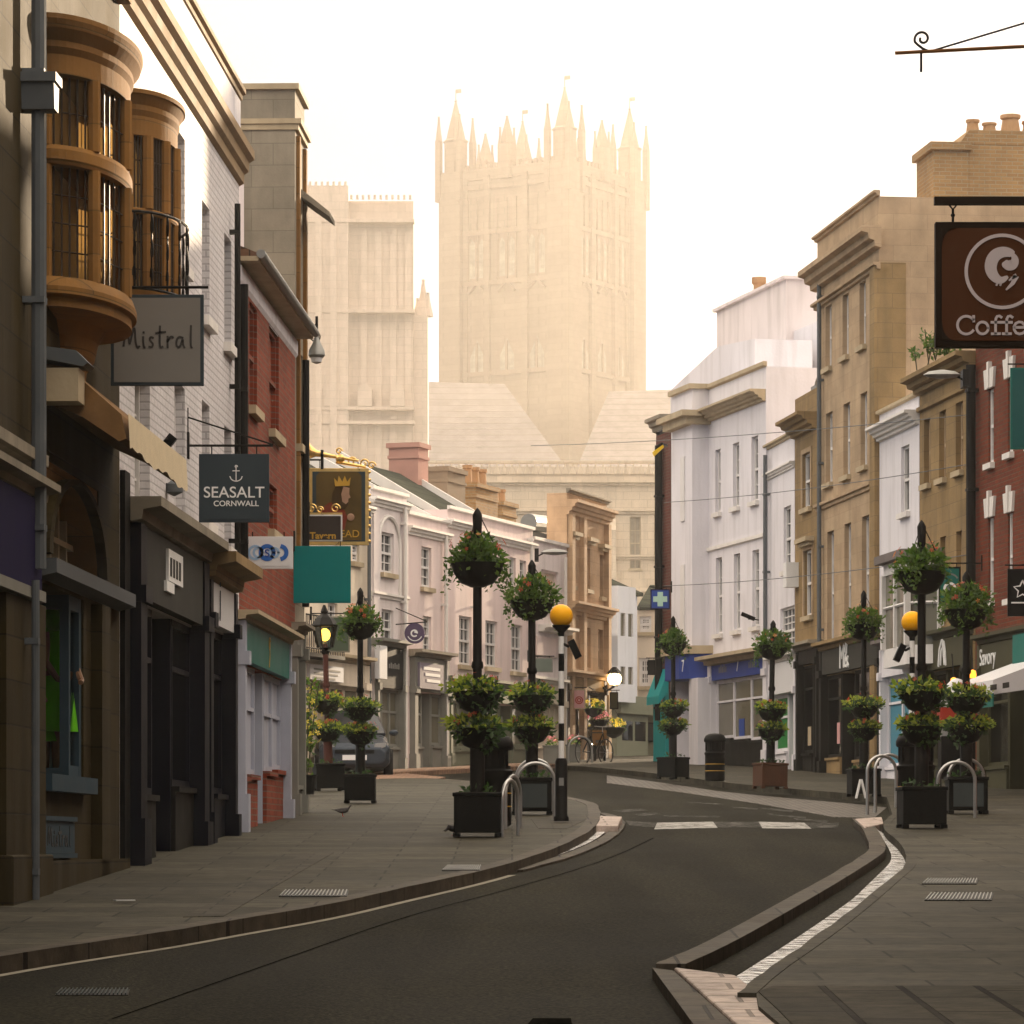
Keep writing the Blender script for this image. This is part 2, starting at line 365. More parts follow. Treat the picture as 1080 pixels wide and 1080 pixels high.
def tag(o, label, cat, group=None, kind=None):
    if label: o['label'] = label
    if cat: o['category'] = cat
    if group: o['group'] = group
    if kind: o['kind'] = kind
    return o
def thing(name, label, cat, loc=(0,0,0), rz=0.0, group=None):
    o = bpy.data.objects.new(name, None); COL.objects.link(o); o.empty_display_size = .2
    o.location = loc; o.rotation_euler = (0, 0, rz)
    return tag(o, label, cat, group)
def kids(o): return [c for c in bpy.data.objects if c.parent == o]
def copy_tree(o, loc, rz=0, sc=1.0, label=None):
    r = o.copy(); COL.objects.link(r); r.location = loc; r.rotation_euler = (0,0,rz); r.scale = (sc,sc,sc)
    if label: r['label'] = label
    for ch in kids(o):
        c = ch.copy(); COL.objects.link(c); c.parent = r
        for g in kids(ch):
            d = g.copy(); COL.objects.link(d); d.parent = c
    return r
def text_mesh(name, txt, size, mat, parent, loc, rot=(R(90),0,0), ext=.006, align='CENTER', sx=1.0, bold=0.0):
    cu = bpy.data.curves.new(name, 'FONT'); cu.body = txt; cu.size = size; cu.extrude = ext; cu.offset = bold
    cu.align_x = align; cu.align_y = 'CENTER'
    t = bpy.data.objects.new(name+'_curve', cu); COL.objects.link(t)
    bpy.context.view_layer.update()
    me = bpy.data.meshes.new_from_object(t.evaluated_get(bpy.context.evaluated_depsgraph_get()))
    bpy.data.objects.remove(t); bpy.data.curves.remove(cu)
    o = bpy.data.objects.new(name, me); COL.objects.link(o); me.materials.clear(); me.materials.append(M[mat])
    o.parent = parent; o.location = loc; o.rotation_euler = rot; o.scale = (sx, 1, 1)
    return o
def mx_(px, D): return (px-540)*D/F
def mz_(py, D): return H+(YH-py)*D/F
def P3(px, py, D): return (mx_(px, D), D, mz_(py, D))
def G(px, py):                       # photo point on the street surface
    D = F*H/(py-739.0); return (mx_(px, D), D)
def gz(Y): return S*Y
def onground(px, py, h=0.0):
    x, y = G(px, py); return (x, y, gz(y)+h)
# ------------------------------------------------------------------ street plan: facade lines measured in the photo
def DL(x): return 20320.0/(702-x)                       # left row
def DT(x): return 32.17/(.34-(x-540)/F)                 # pale terrace at the bend
def DR(x): return 17.32/(.129+(x-540)/F)                # right row
def DW(x): return 26.93/(.2385+(x-540)/F)               # white house at the end of the right row

def slab(mb, pts, h0, h1):
    n = len(pts); i = len(mb.v)
    mb.v += [(x, y, gz(y)+h0) for x, y in pts] + [(x, y, gz(y)+h1) for x, y in pts]
    mb.f += [tuple(range(i+n, i+2*n))]
    for k in range(n):
        j = (k+1) % n; mb.f.append((i+k, i+j, i+n+j, i+n+k))
def gl(pts): return [G(*p) for p in pts]
def Gp(px, py): D = F*(H-.13)/(py-739.0); return (mx_(px, D), D)      # same, for points seen on the raised pavement
def glp(pts): return [Gp(*p) for p in pts]
def smooth_line(pts, it=2):
    pts = [Vector(p) for p in pts]
    for _ in range(it):
        q = [pts[0]]
        for a, b in zip(pts, pts[1:]): q += [a*.75+b*.25, a*.25+b*.75]
        q.append(pts[-1]); pts = q
    return [tuple(p) for p in pts]
def offset(pts, d):
    out = []
    for k in range(len(pts)):
        a = Vector(pts[max(k-1,0)]); b = Vector(pts[min(k+1,len(pts)-1)]); t = (b-a).normalized()
        out.append((pts[k][0]-t.y*d, pts[k][1]+t.x*d))
    return out

# ground, one sheet
m, N, L, P = nt('asphalt')
tc = N.new('ShaderNodeTexCoord')
n1 = N.new('ShaderNodeTexNoise'); n1.inputs['Scale'].default_value = .35; n1.inputs['Detail'].default_value = 8; L.new(tc.outputs['Object'], n1.inputs['Vector'])
n2 = N.new('ShaderNodeTexVoronoi'); n2.inputs['Scale'].default_value = 55; L.new(tc.outputs['Object'], n2.inputs['Vector'])
n4 = N.new('ShaderNodeTexNoise'); n4.inputs['Scale'].default_value = 38; n4.inputs['Detail'].default_value = 2; L.new(tc.outputs['Object'], n4.inputs['Vector'])
c = mixc(N, L, n1.outputs[0], (.0058,.0055,.0036), (.0165,.0156,.0108))
rs = ramp(N, [(.42, (.6,.6,.6)), (.68, (3.0,2.9,2.6))]); L.new(n4.outputs[0], rs.inputs[0])
c = mixc(N, L, 1.0, c, rs.outputs[0], 'MULTIPLY')
# old repair seams and tyre-polished lanes
mp = N.new('ShaderNodeMapping'); mp.inputs['Scale'].default_value = (1.0, .05, 1); L.new(tc.outputs['Object'], mp.inputs['Vector'])
n3 = N.new('ShaderNodeTexNoise'); n3.inputs['Scale'].default_value = 1.4; n3.inputs['Detail'].default_value = 3; L.new(mp.outputs[0], n3.inputs['Vector'])
rr = ramp(N, [(.42, (.72,.72,.72)), (.6, (1.15,1.15,1.15))]); L.new(n3.outputs[0], rr.inputs[0])
c = mixc(N, L, 1.0, c, rr.outputs[0], 'MULTIPLY')
L.new(c, P.inputs['Base Color'])
rg = N.new('ShaderNodeMapRange'); rg.inputs[3].default_value = .62; rg.inputs[4].default_value = .88; P.inputs['Specular IOR Level'].default_value = .025; L.new(n1.outputs[0], rg.inputs[0]); L.new(rg.outputs[0], P.inputs['Roughness'])
b = N.new('ShaderNodeBump'); b.inputs['Strength'].default_value = .6; b.inputs['Distance'].default_value = .008; L.new(n2.outputs[0], b.inputs['Height']); L.new(b.outputs[0], P.inputs['Normal'])
M['asphalt'] = m
M['flags'] = bm_('york_stone_flags', (.038,.0345,.024), (.072,.066,.048), (.016,.0145,.011), 1.15, .62, .011, .74, flat=True, stain=.35, bump=.7, var=.25, spec=.09)
M['flags_big'] = bm_('large_paving_blocks', (.034,.031,.022), (.058,.053,.040), (.006,.005,.004), .9, .42, .022, swap=True, rough=.78, spec=.06, flat=True, stain=.3, bump=.9, var=.25)
M['setts'] = bm_('granite_setts', (.12,.11,.10), (.19,.17,.15), (.03,.028,.025), .22, .14, .02, .6, flat=True, stain=.2, bump=.9)
M['brick_paving'] = bm_('clay_brick_paving', (.26,.15,.10), (.33,.20,.13), (.12,.09,.07), .22, .11, .01, .7, flat=True, stain=.15, bump=.6)
M['pale_slab'] = bm_('pinkish_limestone_slab', (.43,.35,.31), (.50,.41,.365), (.18,.145,.125), .8, .45, .015, .6, flat=True, stain=.25, bump=.6)
M['band'] = bm_('dark_paving_band', (.034,.030,.021), (.060,.053,.038), (.016,.014,.01), .5, .3, .010, .76, spec=.12, flat=True, stain=.3, bump=.7)
M['line_white'] = pm('worn_white_road_paint', (.30,.295,.28), .7, .3, 9, .2)
M['line_grey'] = pm('faded_road_paint', (.075,.072,.066), .75, .4, 7, .2)
m, N, L, P = nt('channel_water'); P.inputs['Base Color'].default_value = (.03,.03,.025,1); P.inputs['Roughness'].default_value = .06
P.inputs['Specular IOR Level'].default_value = .8
tc = N.new('ShaderNodeTexCoord'); n1 = N.new('ShaderNodeTexNoise'); n1.inputs['Scale'].default_value = 9; n1.inputs['Detail'].default_value = 4; L.new(tc.outputs['Object'], n1.inputs['Vector'])
b = N.new('ShaderNodeBump'); b.inputs['Strength'].default_value = .9; b.inputs['Distance'].default_value = .06; L.new(n1.outputs[0], b.inputs['Height']); L.new(b.outputs[0], P.inputs['Normal'])
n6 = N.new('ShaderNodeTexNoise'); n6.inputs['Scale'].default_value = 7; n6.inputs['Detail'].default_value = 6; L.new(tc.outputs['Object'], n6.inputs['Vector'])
r6 = ramp(N, [(.40, (.03,.03,.028)), (.50, (.80,.79,.78))]); L.new(n6.outputs[0], r6.inputs[0]); L.new(r6.outputs[0], P.inputs['Base Color'])  # white streaks in the base colour stand in for sky glints on the water
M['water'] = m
def worn(name, col, lo):
    m, N, L, P = nt(name); tc = N.new('ShaderNodeTexCoord'); n = N.new('ShaderNodeTexNoise'); n.inputs['Scale'].default_value = 6; n.inputs['Detail'].default_value = 8; n.inputs['Roughness'].default_value = .75
    L.new(tc.outputs['Object'], n.inputs['Vector']); r = ramp(N, [(lo, (.016,.0155,.012)), (lo+.10, col)]); L.new(n.outputs[0], r.inputs[0]); L.new(r.outputs[0], P.inputs['Base Color'])
    P.inputs['Roughness'].default_value = .85; P.inputs['Specular IOR Level'].default_value = .05; return m
M['line_white'] = worn('worn_white_road_paint', (.34,.335,.32), .40); M['line_grey'] = worn('faded_road_paint', (.13,.125,.115), .50)

g = MB(); g.quad((-450,-60,gz(-60)-.004), (450,-60,gz(-60)-.004), (450,760,gz(760)-.004), (-450,760,gz(760)-.004))
tag(g.build('ground', pm('bare_ground', (.09,.08,.06), .9, .2, .3, .2)), 'bare sloping ground under the whole street', 'ground', kind='structure')
g = MB(); slab(g, [(-14,6),(16,6),(20,60),(16,112),(-30,112),(-22,70),(-8,40)], -.001, 0.0)
tag(g.build('road', 'asphalt'), 'worn dark asphalt road curving up the street', 'road', kind='structure')

KH = .11                                            # kerb height
# left pavement: kerb line from the near corner round the tip by the crossing and back
kl_near = [(-420,1112),(-200,1067),(0,1027),(100,1011),(180,999),(260,984),(300,977.5),(360,966),(413,953),(513,930),(567,913),(605,897),(628,882)]
kl_back = [(634,868),(632,861),(630,855),(608,849),(575,843),(540,836),(500,830),(455,826),(400,827)]
left_edge = smooth_line(gl(kl_near)+gl(kl_back), 2)
fr_left = [(mx_(x, DL(x))-.5, DL(x)) for x in (326, 250, 150, 40, -80)] + [(-6.3, 17), (-6.3, 8), (-3.0, 8)]
tail_l = [G(330,829), G(318,835)]
kw = .17
inner = offset(left_edge, kw)                       # pavement surface stops at the kerb stones
g = MB(); slab(g, inner + tail_l + fr_left, -.05, KH-.004)
tag(g.build('left_pavement', 'flags'), 'grey stone flag pavement along the left shops', 'pavement', kind='structure')
def kerb_strip(line_out, line_in, h, name, label, mat='kerb', drop=-.03):
    g = MB(); n = len(line_out); rk = random.Random(3)
    J = lambda p: (p[0]+rk.uniform(-.010,.010), p[1]+rk.uniform(-.02,.02))
    line_out = [J(p) for p in line_out]; line_in = list(line_in)
    for k in range(n-1):
        a, b, c, d = line_out[k], line_out[k+1], line_in[k+1], line_in[k]
        for q in ((a,b),(b,c),(c,d),(d,a)):
            (p0, p1) = q
            g.quad((*p0, gz(p0[1])+drop), (*p1, gz(p1[1])+drop), (*p1, gz(p1[1])+h), (*p0, gz(p0[1])+h))
        g.quad((*a, gz(a[1])+h), (*b, gz(b[1])+h), (*c, gz(c[1])+h), (*d, gz(d[1])+h))
    # weld
    o = g.build(name, mat)
    b_ = bmesh.new(); b_.from_mesh(o.data); bmesh.ops.remove_doubles(b_, verts=b_.verts, dist=1e-5)
    bmesh.ops.delete(b_, geom=[f for f in b_.faces if len(set(f.verts)) < 3], context='FACES'); b_.to_mesh(o.data); b_.free()
    tag(o, label, 'kerb', kind='structure'); return o
kerb_strip(left_edge, inner, KH, 'left_kerb', 'long dark stone kerb edging the left pavement')
# pale grit line at the kerb foot, and the paved infill far left, lit by the low sun
def strip_px(px_a, px_b, h, name, mat, label, cat='marking', w=None, kind='structure'):
    g = MB(); A = gl(px_a); B = gl(px_b)
    for k in range(len(A)-1):
        a, b, c, d = A[k], A[k+1], B[k+1], B[k]
        g.quad(*[(p[0], p[1], gz(p[1])+h) for p in (a, b, c, d)])
    return tag(g.build(name, mat), label, cat, kind=kind)
le = offset(left_edge[:40], -.015); lo_ = offset(left_edge[:40], -.09)
g = MB()
for k in range(39): g.quad(*[(p[0], p[1], gz(p[1])+.004) for p in (le[k], le[k+1], lo_[k+1], lo_[k])])
tag(g.build('gutter_grit', pm('pale_gutter_grit', (.22,.20,.16), .8, .3, 8, .3)), 'thin pale grit line along the left kerb foot', 'gutter', kind='structure')
g = MB(); slab(g, [G(300,836), G(330,829), G(400,827), G(455,826), G(470,823), G(420,818), G(380,817), G(300,820)], -.05, .07)
tag(g.build('brick_paving', 'brick_paving'), 'reddish brick paving catching sunlight at the bend', 'paving', kind='structure')
def terr(x, off):                                   # a point in front of the terrace
    D = DT(x); d = Vector((.34,1)).normalized(); n = Vector((d.y,-d.x))
    return (mx_(x, D)+n.x*off, D+n.y*off)
g = MB(); xs = [300, 350, 400, 450, 500, 550, 600, 645]
slab(g, [terr(x, -.6) for x in xs] + [terr(x, 1.5) for x in xs[::-1]], -.05, .10)
tag(g.build('terrace_pavement', 'brick_paving'), 'narrow brick pavement below the pale terrace', 'pavement', kind='structure')

# right pavement, far part along the shops
kr_far = [(590,812),(628,814),(700,822),(760,831),(830,838),(900,844),(935,848)]
kr_near = [(941,857),(930,866),(934,875),(946,884),(955,896),(957,909),(941,922),(893,961),(846,994),(807,1019),(778,1043)]
right_edge = smooth_line(gl(kr_far), 1)+smooth_line([Gp(*p) for p in kr_near], 2)
inner_r = offset(right_edge, .10)
back_r = [(mx_(x, DR(x))+.5, DR(x)) for x in (1200, 1080, 1000, 930, 865)] + [(mx_(x, DW(x))+.5, DW(x)) for x in (812, 740, 690)] + [(4.6,107.5), (0.5,109.0)]
g = MB(); slab(g, inner_r + [Gp(800,1056), Gp(835,1085), (2.6,17.5), (2.9,8), (9.5,8), (9.5,40)] + back_r, -.05, KH-.004)
tag(g.build('right_pavement', 'flags'), 'wide grey flag pavement on the right side', 'pavement', kind='structure')
kerb_strip(right_edge, inner_r, KH, 'right_kerb', 'stone kerb edging the right pavement and water channel', 'flags')
g = MB(); slab(g, [Gp(818,1058), Gp(800,1042), Gp(815,1036), Gp(1300,1036), (9.3,18), (9.3,9), (3.0,9), (2.7,17.5), Gp(850,1090)], -.01, KH+.002)
tag(g.build('block_paving', 'flags_big'), 'large grey paving blocks with dark joints in the near corner', 'paving', kind='structure')
# loading bay setts
g = MB(); slab(g, gl([(640,818),(700,826),(760,835),(830,842),(900,848),(935,852),(922,863),(880,862),(800,848),(720,836),(640,826)]), -.001, .005)
tag(g.build('sett_paving', 'setts'), 'strip of small granite setts beside the right kerb', 'paving', kind='structure')
# road-side kerb of the right water channel
ch = smooth_line(gl([(899,870),(909,880),(915.5,894),(917,905),(905,914),(858,943),(798.5,977),(739,1010),(692,1031)]), 2)
kerb_strip(ch, offset(ch, .18), .085, 'channel_kerb', 'curved raised stone kerb between road and water channel')
chl = smooth_line(gl([(552,920),(600,907),(637,892),(654,880),(661,870),(652,862),(637,859)]), 2)
kerb_strip(chl, offset(chl, .15), .025, 'channel_kerb', 'short curved stone kerb beside the left water channel')
# water
wi = offset(ch, .21)
def resample(pts, n):
    pts = [Vector(p) for p in pts]; L_ = [0]
    for a, b in zip(pts, pts[1:]): L_.append(L_[-1]+(b-a).length)
    out = []
    for i in range(n):
        t = L_[-1]*i/(n-1); k = 0
        while k < len(L_)-2 and L_[k+1] < t: k += 1
        f = (t-L_[k])/max(1e-9, L_[k+1]-L_[k]); out.append(tuple(pts[k]*(1-f)+pts[k+1]*f))
    return out
far_edge = smooth_line([Gp(*p) for p in [(932,870),(934,875),(946,884),(955,896),(957,909),(941,922),(893,961),(846,994),(807,1019),(780,1042)]], 2)
A = resample(wi, 40); B = resample(far_edge, 40)
A = [(p[0]+(q[0]-p[0])*min(.5, max(0, (k-8)*.03)), p[1]+(q[1]-p[1])*min(.5, max(0, (k-8)*.03))) for k, (p, q) in enumerate(zip(A, B))]
g = MB()
for k in range(39):
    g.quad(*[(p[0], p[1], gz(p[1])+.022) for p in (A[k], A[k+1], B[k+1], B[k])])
tag(g.build('water', 'water'), 'thin stream of running water painted with bright glints in the kerb channel', 'water', kind='structure')
A = resample(offset(chl, .18), 20); B = resample(smooth_line(gl([(552,917),(585,905),(608,895),(628,882),(634,871),(635,866)]), 2), 20)
g = MB()
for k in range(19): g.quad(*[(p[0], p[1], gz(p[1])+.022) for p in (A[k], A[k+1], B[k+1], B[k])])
tag(g.build('water', 'water'), 'small pool of water painted with bright glints in the left kerb channel', 'water', kind='structure')
# channel cover slabs
def cover(pts, h, label):
    g = MB(); slab(g, gl(pts), -.02, h); o = g.build('channel_cover', 'pale_slab', bevel=.012); tag(o, label, 'cover slab')
cover([(711,1035),(776,1044),(860,1110),(790,1110)], .085, 'pale pinkish slab covering the channel in the near corner')
cover([(902,871),(930,869),(932,876),(912,881)], .095, 'pale slab over the far right channel mouth by the planter')
cover([(630,868),(656,869),(652,879),(628,879)], .10, 'pale slab over the left channel mouth by the striped beacon pole')
g = MB(); slab(g, gl([(688,1033),(710,1036),(789,1110),(742,1110)]), -.02, .07)
tag(g.build('channel_kerb', 'kerb'), 'stepped kerb stones in front of the near cover slab', 'kerb', kind='structure')

# road markings
def mark(polys, mat, name, label, h=.005):
    g = MB()
    for p in polys: g.quad(*[(q[0], q[1], gz(q[1])+h) for q in gl(p)])
    return tag(g.build(name, mat), label, 'road marking', kind='structure')
mark([[(693,868),(752,867),(757,873.5),(690,875)], [(800,867),(848,868),(856,874.5),(804,874)]], 'line_white', 'crossing_stripe', 'two white zebra stripes across the road')
mark([[(752,867),(800,867),(804,873),(757,873)], [(848,868),(885,868),(884,873),(856,874)], [(660,866),(693,868),(690,873),(664,871)]], 'line_grey', 'crossing_stripe', 'faded grey stripes between the white zebra stripes')
mark([[(646,855),(676,853),(684,855),(655,857)], [(668,859),(690,857),(697,859),(676,861)], [(700,860),(760,861),(758,862.5),(700,861.5)],
      [(800,852),(838,855),(835,857),(806,854)], [(808,858),(850,862),(850,864),(812,860)], [(836,863),(874,866),(872,868),(840,865)], [(725,846),(765,848),(763,849),(726,847)],
      [(772,851),(800,853),(798,854.5),(774,852.5)]], 'line_grey', 'road_marking', 'worn zigzag and ramp marks beyond the crossing')
tag(MB().build('x', None), None, None) if False else None
g = MB(); pts = smooth_line(gl([(120,1075),(300,1012),(430,966),(540,938),(640,908),(690,884)]), 2); o1 = offset(pts, .014)
for k in range(len(pts)-1): g.quad(*[(p[0], p[1], gz(p[1])+.003) for p in (pts[k], pts[k+1], o1[k+1], o1[k])])
tag(g.build('tar_seam', pm('black_tar_seam', (.004,.004,.004), .9, .2, 8, .1, spec=.0)), 'thin black tar seam along the road', 'road seam', kind='structure')
# dark band across left flags, tactile paving
strip_px([(392,975),(470,935),(560,905)], [(440,973),(505,937),(590,903)], KH, 'paving_band', 'band', 'darker band of small slabs crossing the left pavement', 'paving') if False else None
g = MB(); slab(g, glp([(193,964),(236,963),(352,897),(322,897)]), KH-.01, KH)
tag(g.build('paving_band', 'band'), 'darker band of small slabs crossing the left pavement', 'paving', kind='structure')
g = MB()
slab(g, glp([(560,862),(622,857),(616,864),(598,872),(568,872)]), KH-.01, KH)
tag(g.build('tactile_paving', 'band'), 'ridged tactile paving behind the left kerb tip', 'paving', kind='structure')
def grating(x0, x1, y0, y1, h, label):
    g = MB(); pts = (glp if h else gl)([(x0,y1),(x1,y1),(x1+2,y0),(x0+6,y0)]); slab(g, pts, h-.02, h+.004)
    n = 18; a, b, c, d = [Vector(p) for p in pts]
    root = g.build('drain_grating', 'black_iron'); tag(root, label, 'drain grating')
    r = MB()
    for k in range(n):
        t0, t1 = (k+.25)/n, (k+.55)/n
        q = [a+(b-a)*t0, a+(b-a)*t1, d+(c-d)*t1, d+(c-d)*t0]
        slab(r, [tuple(x) for x in q], h+.005, h+.014)
    r.build('bar', 'galv' if h else 'planter_grey', root)
grating(294, 366, 937, 943, KH, 'worn metal drain grating on the left pavement')
grating(466, 506, 911, 916, KH, 'small metal grating close to the left kerb')
grating(975, 1046, 940, 947, KH, 'metal grating on the right pavement, nearer of the two')
grating(972, 1030, 925, 930, KH, 'metal grating on the right pavement, farther of the two')
grating(58, 135, 1044, 1050, 0, 'flat metal drain cover in the near road')
g = MB(); slab(g, gl([(555,1083),(604,1083),(602,1075),(562,1075)]), -.002, .006)
tag(g.build('manhole_cover', pm('dull_black_iron', (.006,.006,.005), .9, .3, 9, .3, spec=.0)), 'black manhole cover at the near edge of the road', 'manhole cover')

# ------------------------------------------------------------------ buildings
RB = random.Random(12)
class Bld:
    def __init__(s, name, label, cat, Lp, Rp, depth=8.0, group=None):
        s.A = Vector((mx_(*Lp), Lp[1])); s.B = Vector((mx_(*Rp), Rp[1]))
        s.d = (s.B-s.A).normalized(); s.n = Vector((-s.d.y, s.d.x)); s.len = (s.B-s.A).length
        s.z = gz(min(s.A.y, s.B.y)); s.depth = depth; s.holes = []; s.todo = []
        s.root = thing(name, label, cat, (s.A.x, s.A.y, s.z), math.atan2(s.d.y, s.d.x), group)
    def u(s, px, v=0.0):
        m = (px-540)/F; ax = s.A.x+v*s.n.x; ay = s.A.y+v*s.n.y
        return (m*ay-ax)/(s.d.x-m*s.d.y)
    def D(s, px, v=0.0): return s.A.y+v*s.n.y+s.u(px, v)*s.d.y
    def zz(s, px, py, v=0.0): return mz_(py, s.D(px, v))-s.z
    def uz(s, px, py, v=0.0): return s.u(px, v), s.zz(px, py, v)
    def zg(s, u, v=0.0): return gz(s.A.y+u*s.d.y+v*s.n.y)-s.z
    def rect(s, x0, x1, y0, y1, v=0.0):
        xm = (x0+x1)/2
        return s.u(x0, v), s.u(x1, v), s.zz(xm, y1, v), s.zz(xm, y0, v)
    def part(s, name, mb, mat, parent=None, **k): return mb.build(name, mat, parent or s.root, **k)
    def wall(s, ztop, mat, depth=None, reveal=.16, zbot=-1.2, u0=0.0, u1=None):
        u1 = s.len if u1 is None else u1; dp = depth or s.depth; g = MB()
        H_ = [(h+(reveal,))[:5] if len(h) == 4 else h for h in s.holes]
        us = sorted({round(x, 4) for h in H_ for x in h[:2]} | {u0, u1}); zs = sorted({round(x, 4) for h in H_ for x in h[2:4]} | {zbot, ztop})
        us = [x for x in us if u0-1e-6 <= x <= u1+1e-6]; zs = [z for z in zs if zbot-1e-6 <= z <= ztop+1e-6]
        for i in range(len(us)-1):
            for j in range(len(zs)-1):
                cx, cz = (us[i]+us[i+1])/2, (zs[j]+zs[j+1])/2
                if any(h[0] < cx < h[1] and h[2] < cz < h[3] for h in H_): continue
                g.quad((us[i],0,zs[j]), (us[i+1],0,zs[j]), (us[i+1],0,zs[j+1]), (us[i],0,zs[j+1]))
        for (a, b, c, d, r) in H_:
            a, b, c, d = max(a,u0), min(b,u1), max(c,zbot), min(d,ztop)
            g.quad((a,0,c),(a,r,c),(a,r,d),(a,0,d)); g.quad((b,0,c),(b,0,d),(b,r,d),(b,r,c))
            g.quad((a,0,d),(a,r,d),(b,r,d),(b,0,d)); g.quad((a,0,c),(b,0,c),(b,r,c),(a,r,c)); g.quad((a,r,c),(b,r,c),(b,r,d),(a,r,d))
        g.quad((u0,0,zbot),(u0,0,ztop),(u0,dp,ztop),(u0,dp,zbot)); g.quad((u1,0,zbot),(u1,dp,zbot),(u1,dp,ztop),(u1,0,ztop))
        g.quad((u0,dp,zbot),(u0,dp,ztop),(u1,dp,ztop),(u1,dp,zbot)); g.quad((u0,0,ztop),(u1,0,ztop),(u1,dp,ztop),(u0,dp,ztop))
        w = g.build('wall', mat, s.root)
        for t in s.todo: t()
        return w
    def win(s, x0, x1, y0, y1, frame='frame_white', glass='glass', cols=2, rows=2, sill='trim', reveal=.16, head=None, fw=.055, blind=False, rect=None, surround=None):
        a, b, c, d = rect or s.rect(x0, x1, y0, y1)
        s.holes.append((a, b, c, d, reveal)); blind = blind or (glass == 'glass' and RB.random() < .3)
        def do():
            r = reveal; f = MB(); y0_, y1_ = r-.10, r-.02
            f.box(a, a+fw, y0_, y1_, c, d).box(b-fw, b, y0_, y1_, c, d)
            f.box(a+fw, b-fw, y0_+.003, y1_, c, c+fw*1.3).box(a+fw, b-fw, y0_+.003, y1_, d-fw, d)
            zm = (c+d)/2
            f.box(a+fw, b-fw, y0_-.01, y1_-.005, zm-fw*.5, zm+fw*.5)
            for k in range(1, cols):
                x = a+fw+(b-a-2*fw)*k/cols; f.box(x-.014, x+.014, y0_+.02, y1_-.01, c+fw*1.3, zm-fw*.5).box(x-.014, x+.014, y0_+.02, y1_-.01, zm+fw*.5, d-fw)
            for half in (0, 1):
                z0_, z1_ = (c+fw*1.3, zm-fw*.5) if half == 0 else (zm+fw*.5, d-fw)
                for k in range(1, rows):
                    z = z0_+(z1_-z0_)*k/rows; f.box(a+fw, b-fw, y0_+.024, y1_-.012, z-.012, z+.012)
            w = s.part('window', f, frame)
            g = MB(); g.box(a+fw*.5, b-fw*.5, r-.045, r-.03, c+fw*.5, d-fw*.5); g.build('pane', glass, w)
            if blind:
                q = MB(); q.box(a+fw, b-fw, r-.03, r-.022, zm+.1, d-fw); q.build('blind', 'curtain', w)
            if sill:
                g = MB(); g.box(a-.08, b+.08, -.09, r-.1, c-.10, c+.004); g.build('sill', sill, w)
            if head == 'key':
                g = MB(); n = 5; wd = (b-a)+.30
                for k in range(n):
                    t0 = -wd/2+wd*(k+.06)/n; t1 = -wd/2+wd*(k+.94)/n; hh = .36+(.12 if k == 2 else 0); ml = (a+b)/2
                    g.prism([(ml+t0*.85, d+.01), (ml+t1*.85, d+.01), (ml+t1*1.12, d+hh), (ml+t0*1.12, d+hh)], -.05-(.02 if k == 2 else 0), .01)
                g.build('window_head', 'trim_white', w)
            if head == 'hood':
                g = MB(); g.box(a-.18, b+.18, -.20, .0, d+.16, d+.26).box(a-.12, b+.12, -.12, 0, d+.08, d+.16); g.build('hood', 'trim', w)
            if surround:
                g = MB(); t = .11
                g.box(a-t, a-.004, -.03, .03, c, d+t).box(b+.004, b+t, -.03, .03, c, d+t).box(a-.004, b+.004, -.032, .03, d+.004, d+t-.003); g.build('surround', surround, w)
        s.todo.append(do)
    def band(s, name, z0, z1, mat, proj=.06, u0=None, u1=None, steps=1, parent=None, endp=None, v0=.01):
        """horizontal moulding: each step stands further out than the one below"""
        a = 0 if u0 is None else u0; b = s.len if u1 is None else u1; g = MB(); hh = (z1-z0)/steps
        e = proj if endp is None else endp
        pr = [(v0, z0)]
        for k in range(steps):
            p = proj*(k+1)/steps; pr += [(-p*.92 if k < steps-1 else -p, z0+hh*k+hh*.25), (-p, z0+hh*(k+1))]
        pr += [(v0, z1)]
        g.prism(pr, a-e, b+e, 'x')
        return g.build(name, mat, parent or s.root)
    def shop(s, x0, x1, yt, yb, frame='charcoal', fascia='charcoal', glass='glass_shop', n=3, door=None, stall=.55, proj=.14, cornice='trim', pil=.22, door_mat=None, recess=.4, stall_mat=None, cor_h=.18, cor_p=.28, lights=True):
        a, b = s.u(x0, -proj), s.u(x1, -proj); xm = (x0+x1)/2; zt, zb = s.zz(xm, yt, -proj), s.zz(xm, yb, -proj)
        zlo = min(s.zg(a), s.zg(b))
        s.holes.append((a+.02, b-.02, zlo-.6, zb-.02, recess))
        def do():
            for (p0, p1, q0, q1) in ((a, a+pil, a, 0), (b-pil, b, b, 0)):
                g = MB().box(p0, p1, -proj, .05, zlo-.6, zt).box(p0-.03, p1+.03, -proj-.04, .05, zlo-.6, max(s.zg(a), s.zg(b))+.35).box(p0-.02, p1+.02, -proj-.05, .05, zb-.06, zb+.1)
                s.part('pilaster', g, frame)
            fa = s.part('fascia', MB().box(a+pil+.004, b-pil-.004, -proj+.02, .05, zb, zt-.002), fascia)
            if cornice:
                s.band('cornice', zt, zt+cor_h, cornice, cor_p, a, b, 2, v0=.012, endp=.08)
            x = a+pil; w = (b-a-2*pil)/n
            fr = MB(); pn = MB(); st = MB()
